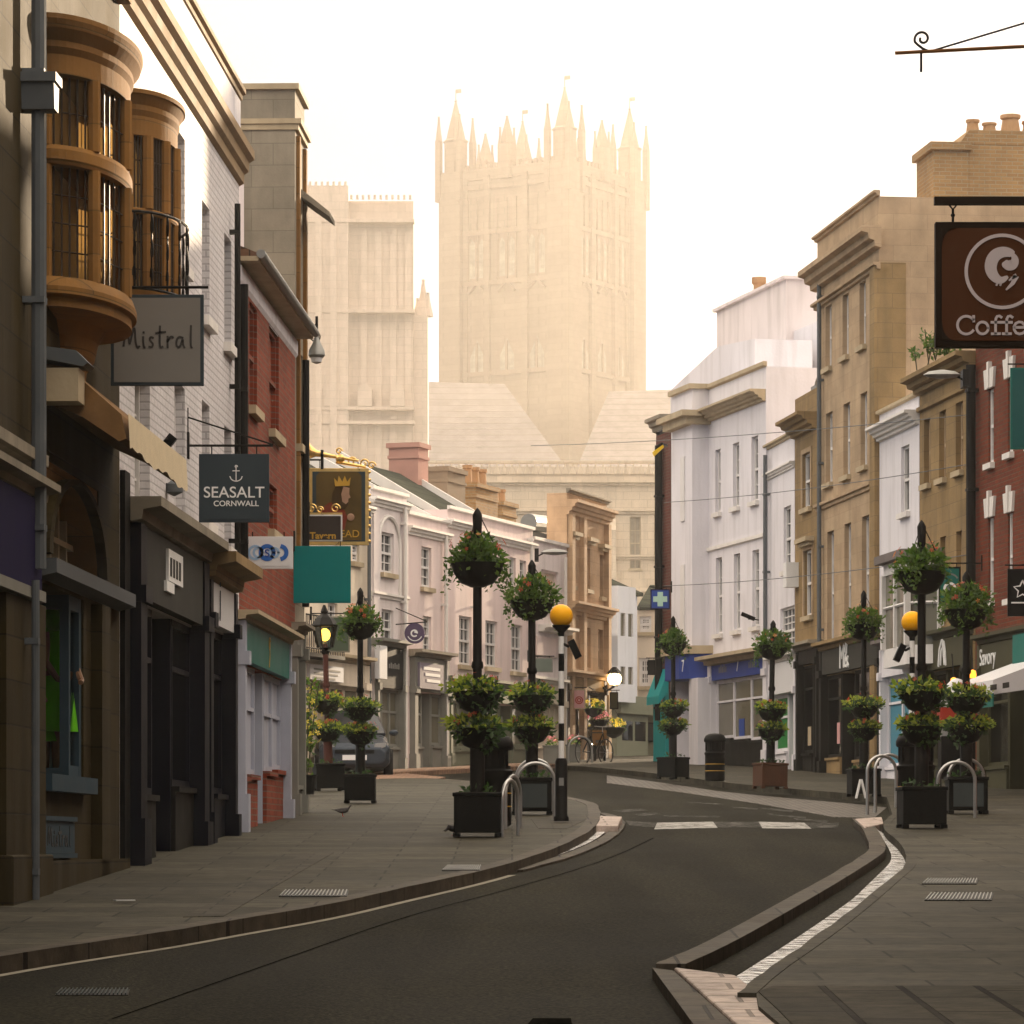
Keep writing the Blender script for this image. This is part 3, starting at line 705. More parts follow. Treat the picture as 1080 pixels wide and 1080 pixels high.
            for k in range(n):
                xa, xb = a+pil+w*k, a+pil+w*(k+1)
                if door == k:
                    zd = s.zg((xa+xb)/2)+.03
                    d_ = MB(); yy = recess-.12
                    d_.box(xa+.06, xa+.18, yy, yy+.05, zd, zd+2.1).box(xb-.18, xb-.06, yy, yy+.05, zd, zd+2.1).box(xa+.18, xb-.18, yy+.002, yy+.05, zd, zd+.35).box(xa+.18, xb-.18, yy+.002, yy+.05, zd+1.98, zd+2.1)
                    do_ = s.part('door', d_, door_mat or frame)
                    MB().box(xa+.17, xb-.17, yy+.02, yy+.03, zd+.34, zd+1.99).build('pane', glass, do_)
                    MB().tube([(xb-.16, yy-.05, zd+.9), (xb-.16, yy-.05, zd+1.25)], .015).build('handle', 'steel', do_)
                    fr.box(xa, xa+.06, .03, recess, zlo-.5, zb-.02).box(xb-.06, xb, .03, recess, zlo-.5, zb-.02).box(xa+.06, xb-.06, recess-.12, recess-.05, zd+2.1, zd+2.18)
                    pn.box(xa+.06, xb-.06, recess-.09, recess-.08, zd+2.18, zb-.02)
                    continue
                zs_ = s.zg((xa+xb)/2)+stall
                fr.box(xa, xa+.045, .02, .10, zs_, zb-.02).box(xb-.045, xb, .02, .10, zs_, zb-.02).box(xa+.045, xb-.045, .022, .10, zs_, zs_+.07).box(xa+.045, xb-.045, .022, .10, zb-.09, zb-.02)
                if lights: fr.box(xa+.045, xb-.045, .024, .09, zb-.55, zb-.50)
                pn.box(xa+.03, xb-.03, .06, .07, zs_+.03, zb-.05)
                if 'shop' in glass and frame != 'navy' and RB.random() < .65 and xb-xa > .5:       # a poster or card stuck inside the glass
                    w0, h0 = RB.uniform(.18, .42), RB.uniform(.25, .6); x_ = RB.uniform(xa+.1, max(xa+.11, xb-.1-w0)); z_ = RB.uniform(zs_+.15, zs_+.9)
                    s.part('poster', MB().box(x_, x_+w0, .050, .0585, z_, z_+h0), RB.choice(['sign_white', 'sign_grey', 'teal_dark', 'pink_sign', 'canvas', 'trim', 'green_paint']))
                s.part('stall_riser', MB().box(xa+.001, xb-.001, -.02, .12, zlo-.55, zs_-.06).box(xa+.001, xb-.001, -.06, .13, zs_-.06, zs_-.002), stall_mat or frame)
            w_ = s.part('shop_window', fr, frame); pn.build('pane', glass, w_)
        s.todo.append(do)
        return a, b, zb, zt
    def roof(s, z0, h, mat='slate', ov=.25, u0=None, u1=None, y0=0.0, y1=None, verge=None):
        a = 0 if u0 is None else u0; b = s.len if u1 is None else u1; y1 = y1 if y1 is not None else s.depth
        ym = (y0+y1)/2; t = .09
        g = MB(); g.prism([(y0-ov, z0), (ym, z0+h), (y1+ov, z0), (y1+ov, z0-t), (y0-ov, z0-t)], a, b, 'x')
        r = g.build('roof', mat, s.root)
        if verge:
            for (x0_, x1_) in ((a-.10, a-.002), (b+.002, b+.10)):
                g = MB(); g.prism([(y0-.12, z0-.5), (y0-.12, z0+.12), (ym, z0+h+.16), (y1+.12, z0+.12), (y1+.12, z0-.5)], x0_, x1_, 'x'); g.build('verge', verge, r)
        return r
    def chimney(s, u0, u1, y0, y1, z0, z1, mat, pots=3, pot_h=.45, parent=None):
        g = MB(); g.box(u0, u1, y0, y1, z0, z1).box(u0-.06, u1+.06, y0-.06, y1+.06, z1, z1+.12).box(u0-.03, u1+.03, y0-.03, y1+.03, z1-.28, z1-.20)
        c = g.build('chimney', mat, parent or s.root)
        for k in range(pots):
            x = u0+(u1-u0)*(k+.5)/pots
            MB().lathe([(.13,0),(.11,pot_h*.8),(.14,pot_h*.82),(.14,pot_h)], 10, (x, (y0+y1)/2, z1+.12)).build('chimney_pot', 'terracotta', c)
        return c
    def pipe(s, px, ytop, ybot, r=.05, mat='pipe_grey', v=-.09, name='drainpipe'):
        u = s.u(px, v); g = MB(); zt = s.zz(px, ytop, v); zb = s.zz(px, ybot, v) if ybot else s.zg(u)
        g.tube([(u, v, zt), (u, v, zb)], r, 10)
        z = zb+.3
        while z < zt:
            g.box(u-r*1.3, u+r*1.3, v-r*.9, .01, z, z+.05); z += 1.8
        return g.build(name, mat, s.root, smooth=False)
M['stone_gold2'] = pm('sandy_cornice_stone', (.30,.21,.12), .8, .15, 3, .2, stain=.2)
# ================================================================== LEFT ROW
# ---- nearest stone building with navy fascia
b = Bld('stone_shop_building', 'dark stone shop building with navy blue fascia at the left edge', 'building', (-3300, DL(-3300)), (38, DL(38)), 8)
a0, a1, z0, z1 = b.rect(-90, 31, 497, 600)
b.win(-70, -25, 120, 380, 'frame_dark', 'glass', 2, 3)
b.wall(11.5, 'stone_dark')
f = b.part('fascia', MB().box(a0, a1, -.10, .02, z0, z1), 'navy_sign')
MB().box(a0-.05, a1+.03, -.13, .02, z0-.09, z0-.004).build('fascia_trim', 'grey_paint', f)
b.band('cornice', z1+.004, z1+.16, 'stone_grey', .20, a0, b.len, 2, endp=.02)
b.band('stone_moulding', z1+.28, z1+.40, 'stone_grey', .10, a0, b.len, 1, endp=.02)
g = MB(); uA, uB = b.u(4, -.06), b.len
g.box(uA, uB, -.08, .02, -1.2, z0-.10); b.part('pilaster', g, 'stone_dark')
g = MB(); g.box(uA-.03, uB+.03, -.14, .02, -1.2, b.zg(uB)+.42); b.part('plinth', g, 'stone_dark', bevel=.02)

# ---- stone building with round oriel, awning and arched window
b = Bld('oriel_building', 'golden stone building with round oriel above an arched shop window', 'building', (38, DL(38)), (126, DL(126)), 9)
BO_REF = b
ax0, ax1, az0, az1 = b.rect(46, 104, 500, 604)
b.holes.append((ax0, ax1, az0, az1, .45))
sx0, sx1, sz0, sz1 = b.rect(37, 88, 622, 818)
sx0 = max(sx0, .12)
b.holes.append((sx0, sx1, sz0, sz1, .75))
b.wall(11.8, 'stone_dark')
# arch: stone spandrels filling the corners of the opening, with mullions
g = MB(); xm = (ax0+ax1)/2; ra = (ax1-ax0)/2; hh = az1-az0-.15
arc = [(xm+ra*math.cos(t), az0+.05+hh*math.sin(t)) for t in [math.pi*k/20 for k in range(21)]]
for k in range(20):
    p, q = arc[k], arc[k+1]; g.prism([p, (p[0], az1), (q[0], az1), q], .012, .44)
sp = b.part('arch', g, 'stone_gold')
g = MB()
for k in range(20):
    p, q = arc[k], arc[k+1]
    p2 = (xm+(p[0]-xm)*1.12, az0+(p[1]-az0)*1.06); q2 = (xm+(q[0]-xm)*1.12, az0+(q[1]-az0)*1.06)
    g.prism([p, p2, q2, q], -.08, .011)
g.build('arch_moulding', 'stone_dark', sp)
g = MB()
for k in range(1, 7):
    x = ax0+(ax1-ax0)*k/7; h_ = hh*math.sqrt(max(0, 1-((x-xm)/ra)**2)); g.box(x-.03, x+.03, .22, .32, az0, az0+h_+.05)
g.box(ax0, ax1, .21, .31, az0+hh*.42, az0+hh*.42+.05)
w = b.part('arched_window', g, 'trim'); MB().box(ax0, ax1, .34, .35, az0, az1-.05).build('pane', 'glass_warm', w)
b.band('arch_sill', az0-.16, az0-.004, 'pipe_grey', .16, .05, b.len-.05, 1, endp=0)
# display window: glass in front of a pale backdrop
um = b.u(76)
w = b.part('shop_window', MB().box(um-.05, um+.03, .02, .10, sz0, sz1).box(sx1-.12, sx1-.002, .02, .13, sz0, sz1).box(um+.03, sx1-.12, .023, .12, sz0, sz0+.10).box(um+.03, sx1-.12, .023, .12, sz1-.12, sz1)
           .box(um-.04, um+.02, .10, .73, sz0, sz0+.08).box(um-.04, um+.02, .10, .73, sz1-.12, sz1).box(um-.04, um+.02, .67, .73, sz0+.08, sz1-.12), 'window_blue')
MB().box(um-.012, um-.004, .10, .68, sz0+.08, sz1-.12).box(um+.03, sx1-.12, .06, .068, sz0+.10, sz1-.12).build('pane', 'glass_clear', w)
MB().box(sx1-.03, sx1-.004, .14, .74, sz0+.01, sz1-.01).build('backdrop', pm('pale_backdrop', (.45,.55,.50), .9, .12, 1.5, .02), w)
MB().box(sx0-.04, sx1+.05, -.12, .02, sz0-.14, sz0-.003).build('sill', 'window_blue', w)
px0, px1, pz0, pz1 = b.rect(39, 80, 866, 900, -.06)
px0 = max(px0, .1)
pl = b.part('plaque', MB().box(px0, px1, -.05, .02, pz0, pz1).box(px0-.03, px1+.03, -.07, .018, pz0-.04, pz0-.002).box(px0-.03, px1+.03, -.07, .018, pz1+.002, pz1+.04), 'window_blue')
def handwriting(x0, z0, h, w):
    """the looping word on the shop's plaque and hanging sign: M i s t r a l, one list of strokes"""
    s_ = []
    def A(*p): s_.append([(x0+x*w, z0+z*h) for x, z in p])
    A((.00,.10),(.02,.55),(.045,.95),(.06,.85),(.075,.35),(.09,.14),(.115,.5),(.15,.95),(.165,.8),(.17,.35),(.19,.05),(.215,.02),(.23,.08))
    A((.285,.50),(.285,.25),(.295,.03),(.31,.03)); A((.290,.68),(.292,.72))
    A((.43,.46),(.395,.50),(.375,.40),(.40,.28),(.43,.18),(.415,.03),(.37,.06))
    A((.53,.98),(.525,.5),(.525,.12),(.545,.02),(.57,.06)); A((.47,.66),(.53,.70),(.61,.72))
    A((.64,.52),(.64,.25),(.64,.02)); A((.64,.30),(.665,.46),(.70,.52),(.72,.47))
    A((.86,.46),(.81,.52),(.77,.38),(.765,.14),(.79,.02),(.83,.10),(.86,.45),(.862,.15),(.885,.02))
    A((.98,1.0),(.975,.5),(.975,.10),(.99,.02))
    return s_
g = MB()
for st in handwriting(px0+.15, pz0+.06, (pz1-pz0)*.6, (px1-px0)*.75): g.ribbon(smooth_line(st, 1), .025, -.05, .004)
g.build('lettering', 'letter_dark', pl)
b.band('plinth', -1.2, b.zg(b.len*.5)+.28, 'stone_dark', .10, .02, b.len-.01, 1, endp=0)
uA = b.u(96); g = MB(); g.box(uA, uA+.5, -.10, .012, -1.2, az0-.2); b.part('pilaster', g, 'stone_dark')
b.pipe(41, -60, 600, .06, 'pipe_grey', -.12); b.pipe(37.5, 612, None, .032, 'pipe_grey', -.16)
hx = b.u(41, -.12); g = MB(); zt = b.zz(41, 80, -.12)
g.prism([(hx-.14, zt), (hx+.14, zt), (hx+.10, zt-.28), (hx-.10, zt-.28)], -.26, -.0); b.part('hopper', g, 'pipe_grey')
MB().box(hx-.16, hx+.16, -.28, .0, zt-.07, zt+.003).build('hopper_rim', 'pipe_grey', kids(b.root)[-1])

def oriel(b, uc, a, p, zs, name='oriel', n=8, mat='stone_gold', grille=False):
    """round oriel: corbel, sill, two tiers of leaded lights between stone mullions, frieze and cornice"""
    zc, zsill0, zsill1, zw1, zt0, zt1, zw2, zf, zcor0, zcor1 = zs
    o = MB(); T0, T1 = math.pi, 2*math.pi
    lat = lambda prof, cap=True: o.lathe([(r, z) for r, z in prof], 28, (uc, .02, 0), a, p, T0, T1, cap)
    lat([(.14, zc), (.26, zc+(zsill0-zc)*.12), (.30, zc+(zsill0-zc)*.40), (.42, zc+(zsill0-zc)*.56), (.48, zc+(zsill0-zc)*.78), (.60, zc+(zsill0-zc)*.95), (.94, zsill0)])
    lat([(1.02, zsill0+.004), (1.02, zsill0+.08), (1.10, zsill0+.10), (1.10, zsill0+.16), (1.04, zsill1)])
    lat([(1.0, zt0), (1.03, zt0+.04), (1.03, zt1-.04), (1.0, zt1)])
    lat([(1.0, zw2), (1.0, zcor0), (1.05, zcor0+.05), (1.05, zcor0+.10), (1.16, zcor0+.18), (1.20, zcor1-.04), (1.20, zcor1)])
    lat([(.95, zcor1+.004), (.95, zcor1+.03)])
    pt = lambda t, k=1.0: (uc+a*k*math.cos(t), .02+p*k*math.sin(t))
    for k in range(n+1):
        t = T0+(T1-T0)*k/n; x, y = pt(t, .97); r = .055
        for (za, zb) in ((zsill1, zt0), (zt1, zw2)): o.lathe([(r, za), (r, zb)], 8, (x, y, 0))
    root = o.build(name, mat, b.root)
    g = MB(); bars = MB()
    for (za, zb) in ((zsill1, zt0), (zt1, zw2)):
        for k in range(n):
            p0, p1 = pt(T0+(T1-T0)*k/n, .93), pt(T0+(T1-T0)*(k+1)/n, .93)
            g.quad((*p0, za), (*p1, za), (*p1, zb), (*p0, zb))
            q0, q1 = pt(T0+(T1-T0)*k/n, .945), pt(T0+(T1-T0)*(k+1)/n, .945)
            for j in range(1, 6):
                f_ = j/6; x = q0[0]*(1-f_)+q1[0]*f_; y = q0[1]*(1-f_)+q1[1]*f_; bars.box(x-.008, x+.008, y-.008, y+.008, za, zb)
            m_ = max(2, int((zb-za)/.2))
            for j in range(1, m_):
                z = za+(zb-za)*j/m_; bars.tube([(*q0, z), (*q1, z)], .007, 4)
    g.build('pane', 'glass_old', root); bars.build('leaded_bar', 'frame_dark', root)
    q = MB(); q.box(uc-a*.82, uc+a*.82, -.03, -.004, zsill1+.02, zw2-.02); q.build('glint_panel', 'curtain', root)  # pale panel added behind the panes so sunlight shows as bright glints
    return root
zo = lambda y, k=126.0: H+(YH-y)/k-b.z
uc = b.u(74)
oriel(b, uc, 1.22, .51, [zo(415), zo(334), zo(303), zo(300), zo(186), zo(166), zo(92), zo(88), zo(72), zo(36)], n=4)
g = MB(); u1 = b.u(121); g.box(u1-.25, u1+.25, -.12, .01, 8.3, 11.8); b.part('pilaster', g, 'stone_gold')
b.band('cornice', 11.8, 12.2, 'stone_grey', .4, 0, b.len, 3, endp=.05)

# ---- white painted brick building
b = Bld('white_brick_building', 'tall white painted brick building with heavy cornice and two dark shopfronts', 'building', (126, DL(126)), (252, DL(252)), 9)
for (x0, x1, y0, y1) in ((184,195,140,280), (213,221,216,338), (236.5,244,250,366)):
    b.win(x0, x1, y0, y1, 'frame_white', 'glass', 2, 3, sill='trim_white', reveal=.22)
for (x0, x1, y0, y1) in ((142,158,395,540), (184,195,405,560), (213,221,425,552), (236.5,244,452,580)):
    b.win(x0, x1, y0, y1, 'frame_white', 'glass', 2, 2, sill='trim_white', reveal=.20)
b.shop(149, 221, 573, 645, 'navy', 'grey_fascia', n=3, door=1, stall=.75, cornice='stone_grey', cor_h=.24, cor_p=.34, pil=.42, stall_mat='charcoal')
b.shop(223, 251, 619, 662, 'navy', 'sign_white', n=2, door=0, stall=.6, cornice='stone_tan2', cor_h=.30, cor_p=.42, pil=.22, door_mat='grey_paint')
g = MB(); ub = b.u(131); g.box(.02, b.u(148, -.14)-.03, -.05, .03, -1.2, b.zz(140, 505)); b.part('pier', g, 'black_paint')
b.wall(b.zz(252, 188), 'white_brick', reveal=.2)
zc = b.zz(252, 196)
b.band('cornice', zc, zc+.42, 'stone_gold2', .18, .05, b.len, 3, endp=.06)
b.band('parapet', zc+.42, b.zz(255, 112), 'white_wall', .02, .05, b.len, 1, endp=.0)
b.band('coping', b.zz(255, 112), b.zz(255, 112)+.14, 'stone_gold2', .08, .05, b.len, 2, endp=.05)
sf = [c for c in kids(b.root) if c.name.startswith('fascia')]
def local_ribbon(root, strokes, w, y, mat, name='lettering'):
    g = MB()
    for s_ in strokes: g.ribbon(s_, w, y, .012)
    return g.build(name, mat, root)
# raised white emblem tiles on the grey fascia
ua, ub_, za, zb = b.rect(176, 191, 583, 616, -.13); u2a, u2b, z2a, z2b = b.rect(174, 182, 614, 625, -.13)
g = MB()
g.box(ua, ub_, -.15, -.12, za, zb); o = g.build('emblem', 'letter_white', sf[0] if sf else b.root)
g = MB()
for k in range(4): g.box(ua+.1+(ub_-ua-.2)*k/4, ua+.1+(ub_-ua-.2)*(k+.55)/4, -.156, -.149, za+.05, zb-.08)
g.build('emblem_mark', 'grey_fascia', b.root)
g = MB(); g.box(u2a, u2b, -.15, -.12, z2a, z2b); g.build('emblem', 'letter_white', b.root)
u_, z_ = b.uz(232, 630, -.13); text_mesh('lettering', 'j', .5, 'sign_dark', b.root, (u_, -.135, z_), ext=.004)
oriel(b, b.u(149), .80, .36, [H+(YH-400)/110-b.z, H+(YH-330)/110-b.z, H+(YH-318)/110-b.z, 0, H+(YH-232)/110-b.z, H+(YH-226)/110-b.z, H+(YH-150)/110-b.z, 0, H+(YH-130)/110-b.z, H+(YH-105)/110-b.z], n=6)
# curled ironwork balcony front on the small oriel
g = MB(); uc = b.u(149); za = H+(YH-312)/110-b.z; zb = H+(YH-232)/110-b.z
def scroll(cx, cz, r, turns=1.4, a0=0, n=18, sgn=1):
    return [(cx+r*(1-.75*k/n)*math.cos(a0+sgn*2*math.pi*turns*k/n), cz+r*(1-.75*k/n)*math.sin(a0+sgn*2*math.pi*turns*k/n)) for k in range(n+1)]
for k in range(9):
    t = math.pi+math.pi*(k+.5)/9; x, y = uc+.92*math.cos(t), .02+.46*math.sin(t)
    g.tube([(x, y, za), (x, y, zb)], .010, 5)
    for j in range(3):
        zz_ = za+(zb-za)*(j+.5)/3
        g.tube([(x+q*math.sin(t)*-1, y+q*.2, z) for (q, z) in [(p[0], p[1]) for p in scroll(0, zz_, .10, 1.3, j)]], .008, 4)
for z in (za, zb): g.tube([(uc+.92*math.cos(math.pi+math.pi*k/12), .02+.46*math.sin(math.pi+math.pi*k/12), z) for k in range(13)], .014, 6)
b.part('balcony_railing', g, 'black_iron')
b.pipe(250.5, 215, 600, .035, 'black_iron')

# ---- red brick building with teal shop
b = Bld('red_brick_building', 'red brick building with deep eaves, blocked windows and a teal shop fascia', 'building', (252, DL(252)), (312, DL(312)), 9)
for (x0, x1, y0, y1) in ((263,271,322,432), (284,294,348,458)):
    b.win(x0, x1, y0, y1, 'red_brick', 'red_brick', 1, 1, sill='trim', reveal=.14)
b.win(283, 292, 512, 562, 'red_brick', 'red_brick', 1, 1, sill='trim', reveal=.14)
za, zb_, zfb, zft = b.shop(259, 308, 667, 706, 'white_shade', 'teal_dark', n=5, door=2, stall=.75, cornice='trim', cor_h=.12, cor_p=.28, pil=.16, glass='white_shade', stall_mat='red_brick', proj=.12, door_mat='white_shade')
ze = b.zz(262, 284)
b.wall(ze, 'red_brick', reveal=.14)
b.band('frieze', ze-.34, ze-.10, 'white_wall', .03, 0, b.len, 1, endp=0)
g = MB(); g.box(-.05, b.len+.02, -.24, .3, ze-.06, ze-.005); ev = b.part('eaves', g, 'trim')
MB().tube([(-.07, -.27, ze+.02), (b.len+.04, -.27, ze+.02)], .055, 10).build('gutter', 'gold' if False else 'galv', ev)
for k in range(9): pass
b.roof(ze+.04, 2.0, 'tile', .22)
b.pipe(257.5, 300, 600, .05, 'black_iron')
u_, z_ = b.uz(288, 687, -.15); g = MB(); g.ribbon(scroll(u_, z_+.08, .10, 1.2, .5), .018, -.105, .008); g.ribbon([(u_-.02, z_+.12), (u_+.02, z_-.05), (u_-.06, z_-.2)], .022, -.105, .009); b.part('lettering', g, 'letter_gold')

# ---- tall stone building with plain gable side
b = Bld('tall_stone_building', 'tall grey stone building whose plain side rises above the red brick roof', 'building', (311, DL(311)), (321, DL(321)), 9)
b.win(313, 315.5, 360, 470, 'frame_dark', 'glass', 1, 2, sill='trim'); b.win(317, 319.5, 375, 480, 'frame_dark', 'glass', 1, 2, sill='trim')
b.shop(314, 323, 668, 690, 'grey_paint', 'grey_paint', n=1, stall=.5, cornice='stone_grey', cor_h=.12, cor_p=.2, pil=.16, proj=.08)
zt = H+(YH-92)/77.2-b.z
b.wall(zt, 'stone_grey', depth=2.8)
g = MB(); u0, u1 = .0, b.len
w0 = mx_(238, 52.1); 
g.box(-.02, u1+.05, -.05, .95, zt-.55, zt-.47).box(-.04, u1+.06, -.09, 1.0, zt-.47, zt-.40); b.part('cornice', g, 'trim')
g = MB(); g.box(-.05, u1+.06, -.06, 2.85, zt+.002, zt+.08); b.part('coping', g, 'trim')
g = MB(); g.box(-.008, .30, .70, 2.75, -1.0, zt-.7); b.part('side_render', g, 'pinkwhite_wall')
for (x, wd) in ((312.5, .14), (320, .16)):
    g = MB(); u_ = min(b.u(x), b.len-.2); g.box(u_, u_+wd, -.05, .01, b.zz(320, 640), zt-.6); b.part('pilaster', g, 'stone_gold')
g = MB(); zz_ = H+(YH-222)/76-b.z; g.prism([(-.02, zz_+.30), (-.42, zz_-.02), (-.42, zz_-.09), (-.02, zz_+.2)], b.len-.7, b.len+.1, 'x'); b.part('canopy', g, 'stone_grey')
b.pipe(322.5, 380, 640, .05, 'black_iron')

# ================================================================== TERRACE AT THE BEND
def terrace(name, label, x0, x1, ytop, wallm, wins, ycor=None, roofh=None, shop=None, extra=None, verge=None, cat='building', depth=7, par_steps=True):
    b = Bld(name, label, cat, (x0, DT(x0)), (x1, DT(x1)), depth, 'pale houses of the terrace at the bend')
    for w in wins: b.win(*w[:4], **(w[4] if len(w) > 4 else {}))
    if shop: b.shop(**shop)
    xm = (x0+x1)/2; zt = b.zz(xm, ytop)
    b.wall(zt, wallm, reveal=.14)
    b.band('coping', zt, zt+.10, 'trim_white', .07, 0, b.len, 1, endp=.0)
    if ycor:
        zc = b.zz(xm, ycor); b.band('cornice', zc-.10, zc+.12, 'trim_white', .16, 0, b.len, 3, endp=.0)
    b.pipe(x1-1.5, ytop+14, None, .045, 'trim_white' if 'pink' in wallm else 'pipe_grey', v=-.11)
    if roofh: b.roof(zt-.25, roofh, 'slate', 0, y0=.5, y1=6.5, verge=verge)
    return b
W = lambda *r, **k: (*r, k)
b = terrace('cream_house', 'cream house with wide carriage shop at the left end of the terrace', 296, 391, 520, 'cream_wall',
    [W(371.5,379,574,593), W(371.5,379,641,668), W(346,356,560,592), W(346,356,636,668)], 530, None,
    dict(x0=318, x1=390, yt=698, yb=722, frame='cream_wall', fascia='cream_wall', glass='glass_pale', n=4, door=1, stall=.5, cornice='trim', cor_p=.3, pil=.3))
u0, u1, z0, z1 = b.rect(331, 366, 702, 718, -.3)
sg = b.part('sign_board', MB().box(u0, u1, -.22, -.13, z0, z1), 'sign_white')
g = MB()
for k in range(3): g.box(u0+.2, u1-.2-.15*k, -.226, -.219, z1-.12-.09*k, z1-.08-.09*k)
g.build('lettering', 'grey_paint', sg)
# iron balcony with flower boxes over the shop
u0, u1, z0, z1 = b.rect(322, 362, 652, 690, -.5)
g = MB(); g.box(u0, u1, -.55, .02, z0-.08, z0)
nb = 22
for k in range(nb+1):
    x = u0+(u1-u0)*k/nb; g.tube([(x, -.52, z0), (x, -.52, z0+.8)], .012, 5)
for z in (z0+.1, z0+.8): g.tube([(u0, -.52, z), (u1, -.52, z)], .018, 6)
b.part('balcony', g, 'black_iron')

b = terrace('arched_house', 'narrow cream house with tall arched window recess and grey shop board', 391, 429, 521, 'pinkwhite_wall',
    [W(402.5,415.5,562,605), W(402.5,415,643,684)], 533, 1.3,
    dict(x0=399, x1=428, yt=683, yb=726, frame='grey_paint', fascia='charcoal', glass='glass_pale', n=3, stall=.6, cornice='grey_paint', cor_p=.3, pil=.12))
u0, u1, z0, z1 = b.rect(398, 421, 545, 628); xm = (u0+u1)/2; ra = (u1-u0)/2
g = MB(); pts = [(u1, z0)]+[(xm+ra*math.cos(t), z1-ra+ra*math.sin(t)) for t in [math.pi*k/16 for k in range(17)]]+[(u0, z0)]
for p, q in zip(pts, pts[1:]): g.tube([(p[0], -.02, p[1]), (q[0], -.02, q[1])], .045, 6)
b.part('arch_moulding', g, 'trim_white')
zb_ = b.zz(410, 630); b.band('string_course', zb_-.06, zb_+.08, 'trim_white', .09, 0, b.len, 2, endp=0)
g = MB(); g.box(b.u(392), b.u(398), -.06, .01, -1, b.zz(395, 535)); b.part('pilaster', g, 'pinkwhite_wall')
g = MB(); g.box(b.u(423), b.u(428), -.06, .01, -1, b.zz(425, 540)); b.part('pilaster', g, 'pinkwhite_wall')
u0, u1, z0, z1 = b.rect(396, 404, 681, 716, -.2); b.part('sign_board', MB().box(u0, u1, -.30, -.18, z0, z1), 'sign_white')
u_, z_ = b.uz(419, 703, -.2); g = MB(); [g.box(u_-.35+.12*k, u_-.28+.12*k, -.135, -.125, z_-.05, z_+.05+.03*(k % 2)) for k in range(6)]; b.part('lettering', g, 'sign_grey')

b = terrace('pink_house', 'pink rendered house with a shop door under a purple grey sign', 429, 472, 548, 'pink_wall',
    [W(444.5,455,577,620), W(446,455,650,691)], 564, 1.8,
    dict(x0=438, x1=474, yt=695, yb=730, frame='grey_paint', fascia='grey_paint', glass='glass_pale', n=3, door=1, stall=.6, cornice='stone_grey', cor_p=.34, pil=.2), verge='trim_white')
u0, u1, z0, z1 = b.rect(443, 468, 700, 727, -.2)
sg = b.part('sign_board', MB().box(u0, u1, -.20, -.12, z0, z1), pm('mauve_sign', (.22,.19,.24), .6, .1, 2))
g = MB()
for k in range(3): g.box(u0+.25+.1*k, u1-.25, -.206, -.199, z1-.16-.14*k, z1-.09-.14*k)
g.build('lettering', 'letter_white', sg)
b.chimney(b.u(441, 3.0), b.u(441, 3.0)+.75, 3.0, 3.8, b.zz(447, 520, 3.0), b.zz(450, 474, 3.0), pm('pink_chimney_render', (.40,.22,.18), .85, .15, 2), 0)

b = terrace('blush_house', 'blush rendered house with long first floor window and flat parapet', 472, 503, 541, 'pink_wall',
    [W(484,497.5,650,702,rows=2,cols=3)], 556, 1.6,
    dict(x0=476, x1=503, yt=722, yb=738, frame='olive2', fascia='olive2', glass='glass_pale', n=2, stall=.5, cornice='olive2', cor_p=.2, pil=.14), verge='trim_white')
b.chimney(b.u(472, 3.2), b.u(472, 3.2)+1.4, 3.2, 4.0, b.zz(485, 545, 3.2), b.zz(485, 500, 3.2), pm('brown_chimney_render', (.22,.17,.12), .9, .15, 2), 0)
b = terrace('gabled_pink_house', 'wide pink house with stepped gable parapet and grey green shopfront', 503, 562, 553, 'pink_wall',
    [W(512,524.5,655,704,cols=3), W(539,551,659,709,cols=3), W(537,544,588,628), W(548,555,591,630)], 572, 1.8,
    dict(x0=504, x1=561, yt=726, yb=742, frame='olive2', fascia='olive2', glass='glass_pale', n=4, door=2, stall=.5, cornice='olive2', cor_p=.2, pil=.14), verge='trim_white')
b.chimney(b.u(502, 3.4), b.u(502, 3.4)+1.8, 3.4, 4.1, b.zz(515, 560, 3.4), b.zz(515, 517, 3.4), 'chim_brick', 3, .5)
b.chimney(b.u(530, 3.9), b.u(530, 3.9)+1.2, 3.9, 4.6, b.zz(535, 560, 3.9), b.zz(535, 534, 3.9), 'chim_brick', 2, .4)
u0, u1, z0, z1 = b.rect(512, 523, 702, 722, -.1)
b = terrace('low_pink_house', 'low pale pink house with blank panels and cream shuttered shop', 562, 598, 574, 'pinkwhite_wall',
    [W(571,589,602,640,frame='pink_wall',glass='cream_wall',cols=1,rows=1,sill='trim_white')], None, None,
    dict(x0=563, x1=598, yt=722, yb=742, frame='cream_wall', fascia='cream_wall', glass='cream_wall', n=6, stall=.5, cornice='trim_white', cor_p=.2, pil=.12))
zc = b.zz(580, 668); b.band('canopy', zc, zc+.18, 'trim_white', .35, b.u(568), b.len-.05, 2, endp=.02)
u0, u1, z0, z1 = b.rect(568, 590, 672, 692, -.1); b.part('panel', MB().box(u0, u1, -.06, .02, z0, z1), 'pink_wall')
zc = b.zz(580, 645); b.band('string_course', zc, zc+.10, 'trim_white', .10, 0, b.len, 1, endp=0)

